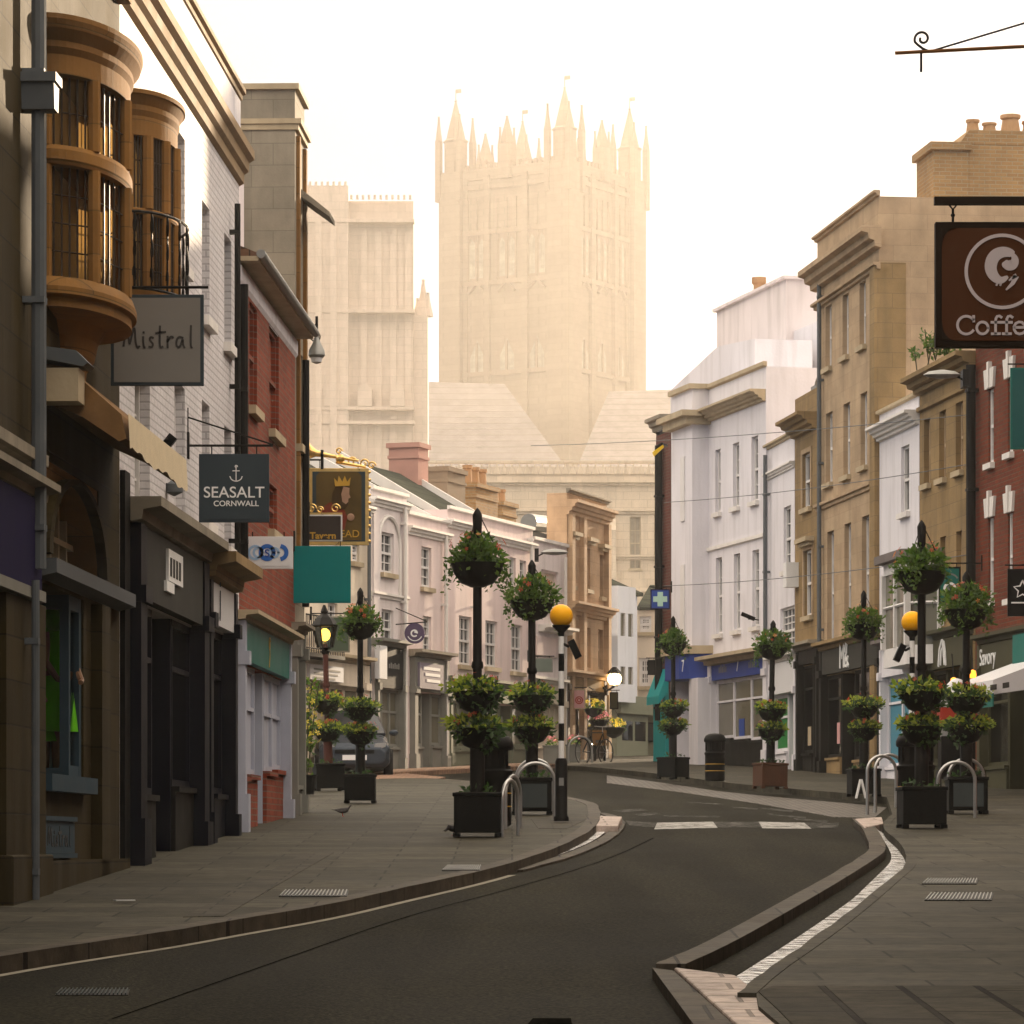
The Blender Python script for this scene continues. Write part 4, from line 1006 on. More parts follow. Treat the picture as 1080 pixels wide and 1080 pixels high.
b = Bld('carved_stone_building', 'tall tan stone building with narrow windows, heavy cornice and dark side wall', 'building', (598, DT(598)), (640, DT(640)+.3), 7)
for (x0, x1, y0, y1) in ((601.5,605.5,572,618), (617.5,622.5,578,622), (632.5,636.5,585,630)):
    b.win(x0, x1, y0, y1, 'frame_tan', 'glass_warm', 1, 2, sill='trim', head='hood', reveal=.2)
for (x0, x1, y0, y1) in ((602,606.5,660,702), (617,623,662,704), (631,636,664,706)):
    b.win(x0, x1, y0, y1, 'frame_tan', 'glass_warm', 1, 2, sill=None, reveal=.2)
b.shop(599, 640, 716, 728, 'frame_dark', 'stone_tan2', n=3, door=0, stall=.6, cornice='stone_carved', cor_p=.3, pil=.2, glass='glass_warm')
zt = b.zz(612, 524)
b.wall(zt, 'stone_carved', depth=.55)
zc = b.zz(619, 545); b.band('cornice', zc-.1, zc+.30, 'stone_carved', .32, 0, b.len, 4, endp=.05)
zc = b.zz(619, 647); b.band('cornice', zc-.12, zc+.22, 'stone_carved', .34, 0, b.len, 4, endp=.05)
b.band('coping', zt, zt+.12, 'stone_grey', .12, 0, b.len, 2, endp=.05)
for x in (598.5, 611, 638.5):
    g = MB(); u_ = min(b.u(x), b.len-.28); g.box(u_, u_+.26, -.14, .012, -1, b.zz(619, 548)); b.part('pilaster', g, 'stone_carved')
u0, u1, z0, z1 = b.rect(601, 617, 726, 748, -.3)
# modern dark roof with a rounded skylight behind
b = Bld('modern_rooftop', 'dark flat modern rooftop with rounded metal edge behind the pink houses', 'building', (556, 112), (592, 116), 6)
b.wall(b.zz(572, 562), 'charcoal')
g = MB(); z = b.zz(572, 560); g.tube([(-.2, -.1, z+.1), (b.len+.2, -.1, z+.35)], .25, 12); b.part('roof_edge', g, 'galv')
g = MB(); 
for k in range(5): g.box(b.len*.2+k*.5, b.len*.2+k*.5+.14, -.05, .01, z-.7-.2*(k % 2), z-.5-.2*(k % 2))
b.part('vent', g, 'white_paint')

# ================================================================== END OF THE STREET
b = Bld('bay_window_house', 'pale blue house with a white bay window closing the street', 'building', (640, 106.5), (672, 108.0), 7)
b.win(642, 646, 655, 690, 'frame_white', 'glass', 1, 2)
b.wall(b.zz(656, 622), 'blue_wall')
b.roof(b.zz(656, 624), 1.6, 'slate', .2)
u0, u1 = b.u(645, -.5), b.u(664, -.5); zt, zb = b.zz(655, 619, -.5), b.zz(655, 722, -.5)
g = MB(); g.box(u0, u1, -.7, .01, zb-.5, zb).box(u0, u1, -.7, .01, zt-.75, zt)
for x in (u0, (u0+u1)/2-.08, u1-.16): g.box(x, x+.16, -.698, .01, zb, zt-.75)
zm = (zb+zt-.75)/2; g.box(u0, u1, -.696, .01, zm-.5, zm+.35)
by = b.part('bay_window', g, 'blue_wall'); MB().box(u0+.05, u1-.05, -.64, -.02, zb+.02, zt-.77).build('pane', 'glass_pale', by)
b.shop(641, 671, 738, 750, 'olive2', 'olive2', n=4, door=3, stall=.5, cornice='trim', cor_p=.2, pil=.1, glass='glass_shop') if False else None
g = MB(); zc = b.zz(656, 735); g.box(-.05, b.len, -.35, .01, -1, zc-.5).box(-.08, b.len+.02, -.5, .01, zc-.5, zc); sf = b.part('shopfront', g, 'olive2')
q = MB()
for k in range(4): q.box(.25+k*.75, .85+k*.75, -.36, -.345, b.zg(0)+.55, zc-.7)
q.build('pane', 'glass_shop', sf)
b = Bld('cream_end_house', 'cream house with multi pane white windows at the end of the street', 'building', (672.5, 108.5), (714, 108.3), 5)
b.win(674.5, 687, 650, 667, 'frame_white', 'glass_pale', 3, 2, fw=.09); b.win(674, 686, 694, 724, 'frame_white', 'glass', 3, 2, fw=.09)
b.wall(b.zz(690, 640), 'cream_wall')
b.roof(b.zz(690, 640), .8, 'slate', .1)
g = MB(); zc = b.zz(690, 738); g.box(-.04, b.len, -.30, .01, -1, zc-.5).box(-.06, b.len+.02, -.42, .01, zc-.5, zc); sf = b.part('shopfront', g, 'olive2')
q = MB()
for k in range(5): q.box(.2+k*.8, .85+k*.8, -.31, -.295, b.zg(0)+.5, zc-.7)
q.build('pane', 'glass_shop', sf)

# ================================================================== RIGHT ROW (left end of each wall is the far one)
b = Bld('dark_brick_house', 'narrow strip of dark brown brick house beside the white corner house', 'building', (692, DW(692)), (707.5, DW(707.5)), 7)
zt = b.zz(700, 446); 
b.wall(zt, 'brown_brick'); b.pipe(694.5, 470, 760, .10, 'black_iron', -.12)
b.band('cornice', zt-.2, zt+.15, 'stone_grey', .30, 0, b.len, 3, endp=.03)
g = MB(); u0, u1, z0, z1 = b.rect(693, 706, 706, 800); g.box(u0, u1-.05, -.10, .01, -1, z1-.6).prism([(-.02, z1), (-.02, z1-.6), (-.28, z1-.9), (-.28, z1-.7)], u0, u1, 'x'); b.part('shopfront', g, 'turq')

b = Bld('white_corner_house', 'large white rendered house with blue shop fascia and stepped parapet', 'building', (708, DW(708)), (808, DW(808)), 8)
b.holes.append((b.u(712), b.u(721), b.zg(0)-.5, b.zz(716, 716), .5))
for (x0, x1, y0, y1) in ((754.5,760,474,541), (773,779.5,467,535), (792.5,799.5,460,529)): b.win(x0, x1, y0, y1, cols=2, rows=2, sill='trim_white', reveal=.18)
for (x0, x1, y0, y1) in ((755,761.5,588,669), (774,780.5,584,665), (793.5,800.5,580,661)): b.win(x0, x1, y0, y1, cols=2, rows=2, sill='trim_white', reveal=.18)
b.shop(746, 808, 698, 714, 'white_wall', 'blue_fascia', n=3, door=None, stall=.75, cornice='trim', cor_p=.45, cor_h=.22, pil=.28, glass='glass_pale', stall_mat='charcoal')
zpar = b.zz(780, 398)
b.wall(zpar, 'white_wall', reveal=.18)
zc = b.zz(775, 430); uw = b.u(744)
b.band('cornice', zc-.12, zc+.16, 'trim', .38, uw+.1, b.len-.05, 4, endp=.02)
b.band('coping', zpar, zpar+.12, 'trim', .08, uw, b.len, 1, endp=.04)
zs = b.zz(777, 586+.0) if False else b.zz(780, 572); b.band('string_course', zs-.05, zs+.06, 'trim_white', .06, b.u(747), b.len-.1, 1, endp=0)
b.pipe(807, 480, 700, .05, 'pipe_grey')
# projecting corner wing
pv = -.42; u0, u1 = b.u(709, pv), b.u(730, pv)
g = MB(); zw = b.zz(720, 414, pv)
g.box(u0, u1, pv, .01, b.zz(720, 690, pv), zw); wg = b.part('corner_wing', g, 'white_wall')
MB().box(u0-.06, u1+.08, pv-.10, .012, zw, zw+.12).build('coping', 'trim', wg)
zc2 = b.zz(720, 448, pv); MB().box(u0-.1, u1+.2, pv-.22, .014, zc2-.08, zc2+.10).box(u0-.2, u1+.34, pv-.36, .016, zc2+.10, zc2+.24).build('cornice', 'trim', wg)
for (y0, y1) in ((482,550), (596,690)):
    q = MB(); x0_, x1_, z0_, z1_ = b.rect(718.5, 722.5, y0, y1, pv); q.box(x0_, x1_, pv-.03, pv+.003, z0_, z1_); w_ = q.build('window', 'frame_white', wg); MB().box(x0_+.06, x1_-.06, pv-.036, pv-.031, z0_+.06, z1_-.06).build('pane', 'glass', w_) if False else None
g = MB(); zf0, zf1 = b.zz(720, 716, pv-.2), b.zz(720, 690, pv-.2)
cx = (u0+u1)/2; pts = [(u0-.02, .0), (u0-.02, pv-.10), (u0+.25, pv-.26), (u1-.25, pv-.26), (u1+.06, pv-.10), (u1+.35, .0)]
g.prism(pts, zf0, zf1, 'z'); fs = b.part('corner_fascia', g, 'blue_fascia')
g = MB(); g.prism([(p[0]+(.05 if p[0] > cx else -.05), p[1]-.10 if p[1] < 0 else p[1]) for p in pts], zf1+.002, zf1+.20, 'z'); g.build('cornice', 'trim', fs)
g = MB(); g.box(u1-.15, u1+.62, pv-.04, .01, -1, zf0); b.part('corner_pier', g, 'white_wall')
g = MB(); g.box(u0, u0+.16, pv-.04, .01, -1, zf0); b.part('corner_pier', g, 'white_wall')
u_, z_ = b.uz(723, 703, pv-.2); text_mesh('lettering', '7', .42, 'letter_white', fs, (u_, pv-.27, z_), ext=.004)
u_, z_ = b.uz(777.5, 702, -.13); text_mesh('lettering', '7', .44, 'letter_white', b.root, (u_, -.125, z_), ext=.004)
for (x, y, n_) in ((761.5,706,5), (793,700.5,4)):      # two small words too blurred to read
    u_, z_ = b.uz(x, y, -.13); g = MB()
    for k in range(n_): g.box(u_-.3+.14*k, u_-.22+.14*k, -.125, -.118, z_-.08, z_+.06+.05*(k % 2))
    b.part('lettering', g, 'sign_grey')
# poster and counter behind the shop glass
u0, u1, z0, z1 = b.rect(779.5, 785, 758, 789, .05); b.part('poster', MB().box(u0, u1, .045, .055, z0, z1), 'sign_blue')
# stepped gable and broad chimney behind the parapet
g = MB(); ug0, ug1 = b.u(756, 3.2), b.u(829, 3.2); zg0 = b.zz(792, 312, 3.2)
g.box(ug0, ug1, 3.2, 5.0, zpar-.6, zg0); g.box(ug0-.10, ug1+.10, 3.1, 5.1, zg0, zg0+.08)
gb = b.part('gable_chimney', g, 'pinkwhite_wall')
MB().lathe([(.16,0),(.15,.5),(.20,.55),(.20,.7)], 12, (b.u(793, 3.8), 4.0, zg0+.08)).build('chimney_pot', 'terracotta', gb)
g = MB(); ug2 = b.u(872, 3.4); g.box(ug1-.4, ug2, 3.4, 5.2, 2, b.zz(845, 346, 3.4)); b.part('rear_block', g, 'white_wall')
g = MB(); z1_, z2_ = b.zz(715, 410, 1.6), b.zz(757, 368, 1.6)
g.prism([(b.u(711, 1.6), 2.0), (b.u(711, 1.6), z1_), (b.u(759, 1.6), z2_), (b.u(764, 1.6), z2_), (b.u(800, 1.6), z2_-.2), (b.u(800, 1.6), 2.0)], 1.5, 3.0); b.part('side_gable', g, 'white_wall')

b = Bld('low_white_house', 'low white house with green door between white and tan buildings', 'building', (808.5, DR(808)), (838, DR(838)), 8)
b.win(826.5, 834, 534, 602, sill='trim_white'); b.win(823, 839, 640, 690, cols=4, rows=3, sill='trim_white')
b.shop(810, 838, 698, 731, 'white_wall', 'sign_white', n=2, door=1, stall=.5, cornice='trim_white', cor_p=.25, pil=.12, door_mat='green_paint', glass='green_paint')
zt = b.zz(823, 468); b.wall(zt, 'white_wall'); b.band('coping', zt, zt+.12, 'trim', .10, 0, b.len, 2, endp=0)
zc = b.zz(823, 498); b.band('string_course', zc-.06, zc+.1, 'trim_white', .12, 0, b.len, 3, endp=0)
g = MB(); u_, z_ = b.uz(836, 603, -.1); g.box(u_-.18, u_+.18, -.28, .01, z_-.35, z_+.2); b.part('alarm_box', g, 'white_paint')

b = Bld('narrow_tan_house', 'narrow tan stone house with hooded first floor window', 'building', (838.5, DR(838.5)), (861.5, DR(861.5)), 8)
b.win(847, 855.5, 478, 536, 'frame_white', 'glass', 2, 1, sill='trim', surround='stone_tan'); b.win(848.5, 857, 580, 650, 'frame_white', 'glass', 2, 1, sill='trim', surround='stone_tan', head='hood')
b.shop(839, 861, 686, 700, 'charcoal', 'charcoal', n=2, door=1, stall=.5, cornice='stone_grey', cor_p=.35, pil=.16)
zt = b.zz(850, 415); b.wall(zt, 'stone_tan2'); zc = b.zz(850, 452); b.band('cornice', zc-.12, zc+.25, 'stone_tan2', .45, -.0, b.len, 4, endp=.02)
g = MB(); g.box(.3, .9, .3, .8, zt, zt+.25).tube([(.4, .4, zt+.2), (1.1, .3, zt+.32)], .06, 8); b.part('roof_vent', g, 'galv')

b = Bld('tall_tan_building', 'tall tan stone building with three rows of narrow windows and deep cornice', 'building', (862, DR(862)), (927, DR(927)), 14)
for row in (((870.5,877,322,388), (888.5,895,310,376), (906.5,913,297,365)), ((871,878,435,510), (889.5,896.5,425,502), (907.5,914.5,414,492)), ((872.5,879.5,560,690), (890.5,897.5,552,680), (909,916.5,544,664))):
    for r_ in row: b.win(*r_, 'frame_white', 'glass', 2, 2, sill='trim' if row[0][3] < 600 else None, reveal=.2)
b.shop(863.5, 927, 680, 706, 'charcoal', 'grey_fascia', n=4, door=1, stall=.45, cornice='stone_tan2', cor_p=.3, pil=.2, stall_mat='stone_tan2')
zt = H+(YH-207)/(F/DR(927))-b.z
b.wall(zt, 'stone_tan', reveal=.2)
zc = b.zz(893, 281); b.band('cornice', zc-.10, zc+.34, 'stone_tan', .40, 0, b.len, 3, endp=.18)
zc = b.zz(893, 296); b.band('string_course', zc-.22, zc-.08, 'stone_tan', .14, 0, b.len, 2, endp=.10)
b.band('coping', zt, zt+.12, 'stone_tan', .12, 0, b.len, 2, endp=.06)
zc = b.zz(893, 525); b.band('string_course', zc-.06, zc+.10, 'stone_tan', .10, 0, b.len-.5, 2, endp=0)
g = MB(); g.box(b.len-.42, b.len+.03, -.10, .55, -1, b.zz(893, 300)); b.part('corner_pilaster', g, 'stone_tan2')
b.pipe(864, 300, 680, .05, 'pipe_grey')
u_, z_ = b.uz(889, 693, -.15)
g = MB()
for st in ([(-.35,-.2),(-.35,.28),(-.18,.0),(0,.28),(0,-.2)], [(.12,.12),(.2,.28),(.32,.24),(.28,.08),(.14,-.02),(.12,-.18),(.3,-.2),(.42,-.02)], [(.16,.02),(.46,-.2)]):
    g.ribbon([(u_+x, z_+z) for x, z in st], .07, -.125, .02)
b.part('lettering', g, 'letter_white')
# chimney stacks on the party wall, seen above the hanging coffee sign
zcb = zt-.3; g = MB(); D9 = DR(927)+.4
def vx(px): return (mx_(px, D9+1)-b.A.x)    # distance into the building, roughly
dx = lambda px: (mx_(px, D9)-mx_(927, D9))
k9 = F/D9
ch1 = MB(); ch1.box(b.len-1.5, b.len-.02, dx(986), dx(1024), zcb, H+(YH-160)/k9-b.z).box(b.len-1.6, b.len+.06, dx(982), dx(1026), H+(YH-160)/k9-b.z, H+(YH-152)/k9-b.z)
c_ = ch1.build('chimney', 'chim_brick', b.root)
ch2 = MB(); ch2.box(b.len-1.5, b.len-.04, dx(1024)+.01, dx(1110), zcb, H+(YH-150)/k9-b.z).prism([(dx(1014), H+(YH-153)/k9-b.z), (dx(1024)+.01, H+(YH-138)/k9-b.z), (dx(1110), H+(YH-138)/k9-b.z), (dx(1110), H+(YH-153)/k9-b.z)], b.len-1.5, b.len-.03, 'x')
c_ = ch2.build('chimney', 'chim_brick', b.root)
for (x, w_, h_) in ((1037, .15, 18), (1055, .16, 15), (1078, .22, 24), (1098, .15, 18)):
    hh = h_/k9; MB().lathe([(w_, 0), (w_*.75, hh*.8), (w_*.95, hh*.84), (w_*.95, hh)], 10, (b.len-.7, dx(x), H+(YH-139)/k9-b.z)).build('chimney_pot', 'terracotta', c_)

b = Bld('slim_white_house', 'slim white house with bay window above a pale blue door', 'building', (927.5, DR(927.5)), (969.5, DR(969.5)), 8)
b.win(950.5, 959, 470, 541, 'frame_white', 'glass', 2, 1, sill='trim_white')
b.shop(927, 960, 682, 712, 'white_wall', 'white_wall', n=2, door=None, stall=.35, cornice='lead', cor_p=.3, pil=.12, glass='door_blue', recess=.3)
zt = b.zz(948, 428); b.wall(zt, 'white_wall'); zc = b.zz(948, 452); b.band('cornice', zc-.10, zc+.18, 'trim_white', .30, 0, b.len, 4, endp=0)
b.band('coping', zt, zt+.08, 'trim', .08, 0, b.len, 1, endp=0)
# canted bay
pv = -.55; u0, u1 = b.u(930, pv), b.u(961, pv); zb, zt2 = b.zz(945, 686, pv), b.zz(945, 592, pv)
pts = [(u0-.2, .0), (u0+.15, pv), (u1-.35, pv), (u1+.05, .0)]
g = MB(); g.prism(pts, zb-.3, zb+.06, 'z'); g.prism(pts, zt2-.22, zt2, 'z')
for p_ in pts: g.box(p_[0]-.06, p_[0]+.06, min(p_[1], -.0)-.05, p_[1]+.06, zb+.06, zt2-.22)
xm = (pts[1][0]+pts[2][0])/2; g.box(xm-.04, xm+.04, pv-.03, pv+.05, zb+.06, zt2-.22)
zm = (zb+zt2)/2
for p_, q_ in zip(pts, pts[1:]): g.tube([(p_[0], p_[1], zm), (q_[0], q_[1], zm)], .03, 4)
by = b.part('bay_window', g, 'frame_white')
MB().prism([(p_[0]*.97+xm*.03, p_[1]*.94) for p_ in pts], zb+.05, zt2-.2, 'z').build('pane', 'glass_pale', by)
MB().prism([(p_[0]+(.14 if p_[0] > xm else -.14), p_[1]-.16 if p_[1] < 0 else 0) for p_ in pts], zt2+.002, zt2+.16, 'z').build('roof', 'lead', by)

b = Bld('three_window_stone_house', 'tan stone house with three narrow windows and plants on its parapet', 'building', (970, DR(970)), (1028, DR(1028)), 8)
for r_ in ((974.5,981,442,511), (990.5,997.5,433,505), (1008,1015.5,424,497)): b.win(*r_, 'frame_tan', 'glass_warm', 1, 2, sill='trim', reveal=.2)
for r_ in ((991.5,997.5,566,660), (1008.5,1014.5,560,650)): b.win(*r_, 'frame_tan', 'glass_warm', 1, 2, sill=None, reveal=.2)
b.shop(975, 1018, 673, 704, 'olive', 'olive', n=3, door=1, stall=.5, cornice='olive', cor_p=.25, pil=.16)
zt = b.zz(999, 392); b.wall(zt, 'stone_tan2'); b.band('cornice', zt-.2, zt+.12, 'stone_tan2', .38, 0, b.len, 3, endp=.06)
zc = b.zz(999, 420); b.band('string_course', zc-.04, zc+.06, 'stone_tan2', .07, 0, b.len, 1, endp=0)
b.pipe(1024, 385, 640, .09, 'black_iron', -.12)
u_, z_ = b.uz(993, 689, -.15); g = MB()
for st in ([(-.30,-.22),(-.22,.08),(-.05,.24),(.12,.20),(.22,.0),(.26,-.22)], [(-.14,-.2),(-.08,.05),(.05,.12),(.10,-.05)], [(.0,.24),(.10,.02),(.16,-.2)]): g.ribbon([(u_+x, z_+z) for x, z in st], .06, -.125, .02)
b.part('emblem', g, 'letter_white')

b = Bld('red_brick_corner_building', 'red brick building with white keystone heads at the right edge', 'building', (1029, DR(1029)), (1130, DR(1130)), 8)
for r_ in ((1042.5,1048,410,489), (1063,1068.5,399,478), (1086,1092,388,468)): b.win(*r_, 'frame_white', 'glass', 1, 2, sill='trim_white', reveal=.14, head='key')
for r_ in ((1042.5,1048,546,634), (1063,1068,541,632), (1086,1092,536,630)): b.win(*r_, 'frame_white', 'glass', 1, 2, sill='trim_white', reveal=.14, head='key')
b.shop(1030, 1128, 671, 703, 'olive', 'olive', n=4, door=1, stall=.5, cornice='olive', cor_p=.25, pil=.2)
zt = b.zz(1080, 300); b.wall(b.zz(1080, 330), 'red_brick2'); b.band('cornice', b.zz(1080, 330), b.zz(1080, 330)+.3, 'trim', .3, 0, b.len, 3, endp=.05)
u_, z_ = b.uz(1036.5, 694, -.15); text_mesh('lettering', 'Savory', .42, 'letter_white', b.root, (u_+.25, -.13, z_), ext=.006)
u0, u1, z0, z1 = b.rect(1069, 1100, 667, 702, -.2); sg = b.part('sign_board', MB().box(u0, u1, -.22, -.13, z0, z1), 'teal_dark')
# white box awning with teal valance
za = b.zz(1060, 706, -.5); u0 = b.u(1036, -.7); g = MB()
g.prism([(-.14, za+.15), (-1.3, za-.28), (-1.3, za-.52), (-.14, za-.35)], u0, b.len-.1, 'x'); aw = b.part('awning', g, 'sign_white')
MB().box(u0-.01, b.len-.09, -1.315, -1.29, za-.72, za-.5).build('valance', 'teal_dark', aw)
q = MB()
for k in range(5): q.box(u0+.5+k*.8, u0+.9+k*.8, -1.312, -1.305, za-.45, za-.36)
q.build('lettering', 'charcoal', aw)

b = Bld('added_shade_building', 'unseen brick building added along the right row to shade the near street', 'building', (1131, DR(1131)), (2300, 30.5), 8)  # out of view, added to keep low sun off the foreground
for k in range(5):
    for z_ in (5.0, 8.6): b.win(0,0,0,0, 'frame_white', 'glass', 2, 2, sill='trim_white', rect=(2.5+6*k, 3.7+6*k, z_, z_+1.9))
b.wall(11.5, 'red_brick2'); b.band('cornice', 11.5, 11.9, 'trim', .3, 0, b.len, 3, endp=0)
# ---- near right building, just outside the frame: carries the coffee sign and the scroll bracket
b = Bld('sign_wall_building', 'plain stone building close on the right that carries the hanging signs', 'building', (1125, 31.0), (3980, 5.0), 6)
b.A
RW = b
for k in range(4): b.win(0,0,0,0, 'frame_white', 'glass', 2, 2, rect=(2.0+6*k, 3.1+6*k, 5.0, 6.9))
b.wall(12.5, 'stone_tan2'); b.band('cornice', 12.5, 12.9, 'trim', .4, 0, b.len, 3)
# ================================================================== STREET FURNITURE
def leaves(mb, n, c, rx, rz, size, shell=.55, droop=0, zmin=None):
    for _ in range(n):
        while True:
            v = Vector((random.uniform(-1,1), random.uniform(-1,1), random.uniform(-1,1)))
            if v.length < 1: break
        v = v.normalized()*(shell+(1-shell)*random.random()**.6)
        v *= random.uniform(.86, 1.16)
        p = Vector((c[0]+v.x*rx, c[1]+v.y*rx, c[2]+v.z*rz))
        if zmin is not None and p.z < zmin: p.z = zmin+random.random()*.08
        s_ = size*random.uniform(.6, 1.3)
        d = (v+Vector((random.uniform(-.8,.8), random.uniform(-.8,.8), random.uniform(-.6,.8)))).normalized()
        t = d.cross(Vector((random.uniform(-1,1), random.uniform(-1,1), random.uniform(-1,1)))).normalized()
        nn = d.cross(t)
        a = p-t*s_*.1; 
        mb.quad(tuple(a-d*s_*.5), tuple(a+t*s_*.30+nn*s_*.12), tuple(a+d*s_*.6), tuple(a-t*s_*.30+nn*s_*.12))
def blooms(mb, n, c, rx, rz, size, top=True):
    for _ in range(n):
        v = Vector((random.gauss(0,1), random.gauss(0,1), abs(random.gauss(0,1)) if top else random.gauss(0,1))).normalized()*random.uniform(.95,1.12)
        p = Vector((c[0]+v.x*rx, c[1]+v.y*rx, c[2]+v.z*rz)); t = v.cross(Vector((.3,.2,1))).normalized(); q = v.cross(t); s_ = size*random.uniform(.6,1.2)
        i = len(mb.v)
        for k in range(5):
            a = 2*math.pi*k/5; e = p+(t*math.cos(a)+q*math.sin(a))*s_; e2 = p+(t*math.cos(a+.8)+q*math.sin(a+.8))*s_*.8
            mb.quad(tuple(p+v*s_*.2), tuple(e), tuple(p+(t*math.cos(a+.4)+q*math.sin(a+.4))*s_*1.15+v*s_*.1), tuple(e2))
def basket(root, z, r, kind, off=(0,0)):
    x, y = off
    bw = MB().lathe([(r*.25, z-r*.85), (r*.62, z-r*.7), (r*.88, z-r*.35), (r, z), (r*1.03, z+.02), (r*.9, z+.02)], 18, (x, y, 0)).build('basket', 'bowl', root, smooth=True)
    f = MB(); lx, ly = random.uniform(-.25,.25)*r, random.uniform(-.2,.2)*r; kx_, kz_ = random.uniform(.9,1.15), random.uniform(.85,1.15)
    if kind == 'top':
        leaves(f, 560, (x, y, z+r*.28), r*1.10*kx_, r*.92*kz_, .085, .45, zmin=z-r*.75); leaves(f, 170, (x+lx*1.6, y+ly, z+r*.55), r*.75, r*.7, .085, .4); leaves(f, 120, (x-lx*1.9, y-ly, z-r*.05), r*.65, r*.75, .08, .4, zmin=z-r*.9)
        for _ in range(13):
            a = random.uniform(0, 6.28); L_ = random.uniform(.2, .5); px_, py_ = x+math.cos(a)*r*1.1, y+math.sin(a)*r*1.1
            for k in range(9): leaves(f, 2, (px_+math.cos(a)*.05*k/9, py_+math.sin(a)*.05*k/9, z+.05-L_*k/9), .05, .04, .06)
        f.build('foliage', 'leaf', bw)
        p = MB(); blooms(p, 11, (x, y, z+r*.38), r*1.1, r*.9, .035); p.build('red_blooms', 'petal_red', bw)
        p = MB(); blooms(p, 6, (x, y, z+r*.38), r*1.1, r*.9, .032); p.build('orange_blooms', 'petal_orange', bw)
    else:
        leaves(f, 300, (x, y, z+r*.05), r*1.18*kx_, r*.62*kz_, .080, .45, zmin=z-r*.7); leaves(f, 90, (x+lx*2, y-.1, z-r*.35), r*.55, r*.75, .075, .4)
        f.build('foliage', 'leaf_dark' if kind == 'low' else 'leaf', bw)
        g = MB(); leaves(g, 170, (x-lx, y, z+r*.28), r*1.2*kx_, r*.45, .078, .7, zmin=z-.10); g.build('lime_foliage', 'leaf_lime', bw)
        p = MB(); blooms(p, 8, (x, y, z+r*.32), r*1.15, r*.55, .034); p.build('blooms', 'petal_red' if kind == 'low' else 'petal_orange', bw)
    return bw
def make_post(name, label, loc, planter='planter', hgt=3.70, cap=True, panel=None, polem='black_iron', seed=1, low=(1.62, 1.20), topz=3.08, lantern=False, rz=0, offs=.0):
    random.seed(seed)
    t = thing(name, label, 'flower post', loc, rz, 'flower posts along the pavements')
    w = .265
    g = MB(); g.box(-w, w, -w, w, .03, .44).box(-w-.015, w+.015, -w-.015, w+.015, .44, .485)
    for sx in (-1, 1):
        for sy in (-1, 1): g.box(sx*(w-.03)-.04, sx*(w-.03)+.04, sy*(w-.03)-.04, sy*(w-.03)+.04, -.02, .03)
    pl = g.build('planter', planter, t, bevel=.008)
    MB().box(-w+.02, w-.02, -w+.02, w-.02, .486, .49).build('soil', 'soil', pl)
    if panel: MB().box(-w+.06, w-.06, -w-.022, -w-.003, .08, .40).build('panel', panel, pl)
    f = MB(); leaves(f, 60, (0, 0, .50), w*.95, .09, .07, .2); f.build('foliage', 'leaf_dark', pl)
    g = MB(); g.lathe([(.085, .3), (.085, 1.0), (.06, 1.08), (.052, 1.1), (.050, hgt-.35), (.040, hgt-.3)], 14)
    g.lathe([(.062, 1.9), (.07, 1.93), (.062, 1.98)], 14)
    if not lantern:
        g.lathe([(.038, hgt-.32), (.05, hgt-.25), (.055, hgt-.05), (.03, hgt), (.005, hgt+.03)], 12)
    g.build('pole', polem, t, smooth=True)
    if not lantern:
        basket(t, topz, .30, 'top')
        for s_ in (-1, 1): pass
        g = MB()
        for a in (0, 2.1, 4.2): g.tube([(.30*math.cos(a), .30*math.sin(a), topz+.02), (.05*math.cos(a), .05*math.sin(a), hgt-.1)], .006, 4)
        g.build('hanger', 'black_iron', t)
    basket(t, low[0], .27, 'low', (offs, 0)); basket(t, low[1], .255, 'low', (offs, 0))
    return t
post = make_post('flower_post', 'black flower post with three tiers of baskets, its black planter beside the left litter bin', onground(503, 881, .0)[:2]+(0,), seed=3)
def pv_loc(px, py, h=.126):
    D = F*(H-h)/(py-739.0); return (mx_(px, D), D, gz(D)+h)
post.location = pv_loc(503.5, 881)
pB = make_post('flower_post', 'black flower post rising from a grey panelled planter behind the left cycle hoops', pv_loc(561, 858), 'planter', panel='planter_grey', seed=11, topz=2.88, hgt=3.42, low=(1.58, 1.16))
pq = make_post('flower_post', 'black flower post on the left pavement in front of the parked car', pv_loc(380, 846), seed=41); pq.scale = (.87,)*3
pq = make_post('flower_post', 'black flower post with planter in the foreground of the right pavement', pv_loc(972, 872), seed=52, rz=.05)
pq = make_post('flower_post', 'black flower post behind the cycle hoops in front of the brick shop', pv_loc(1019, 857), panel='planter_grey', seed=63, topz=2.76, hgt=3.28, low=(1.56, 1.16))
pq = make_post('flower_post', 'black flower post in front of the pale blue door', pv_loc(911, 839), seed=74, rz=.1); pq.scale = (.89,)*3
pI = make_post('flower_post', 'slightly leaning flower post in a brown timber planter opposite the green door', pv_loc(812, 831), 'planter_brown', seed=21, hgt=3.25, topz=2.76, low=(1.52, 1.12))
pI.scale = (.9,.9,.9); pI.rotation_euler = (0, R(1.2), .3)
copy_tree(post, pv_loc(710, 821), 4.0, .86, 'farthest flower post, beside the turquoise shopfront of the dark brick house')
pL = make_post('lantern_post', 'dark red lamp post with a lit lantern and flower baskets on the left pavement', pv_loc(347, 833), 'planter', polem='red_pole', seed=31, hgt=3.0, low=(1.62, 1.10), lantern=True)
pL.scale = (.93,.93,.93); pL.rotation_euler = (0, R(-1.5), .2); pL['category'] = 'lamp post'
g = MB(); z = 3.02
LZ = -.40
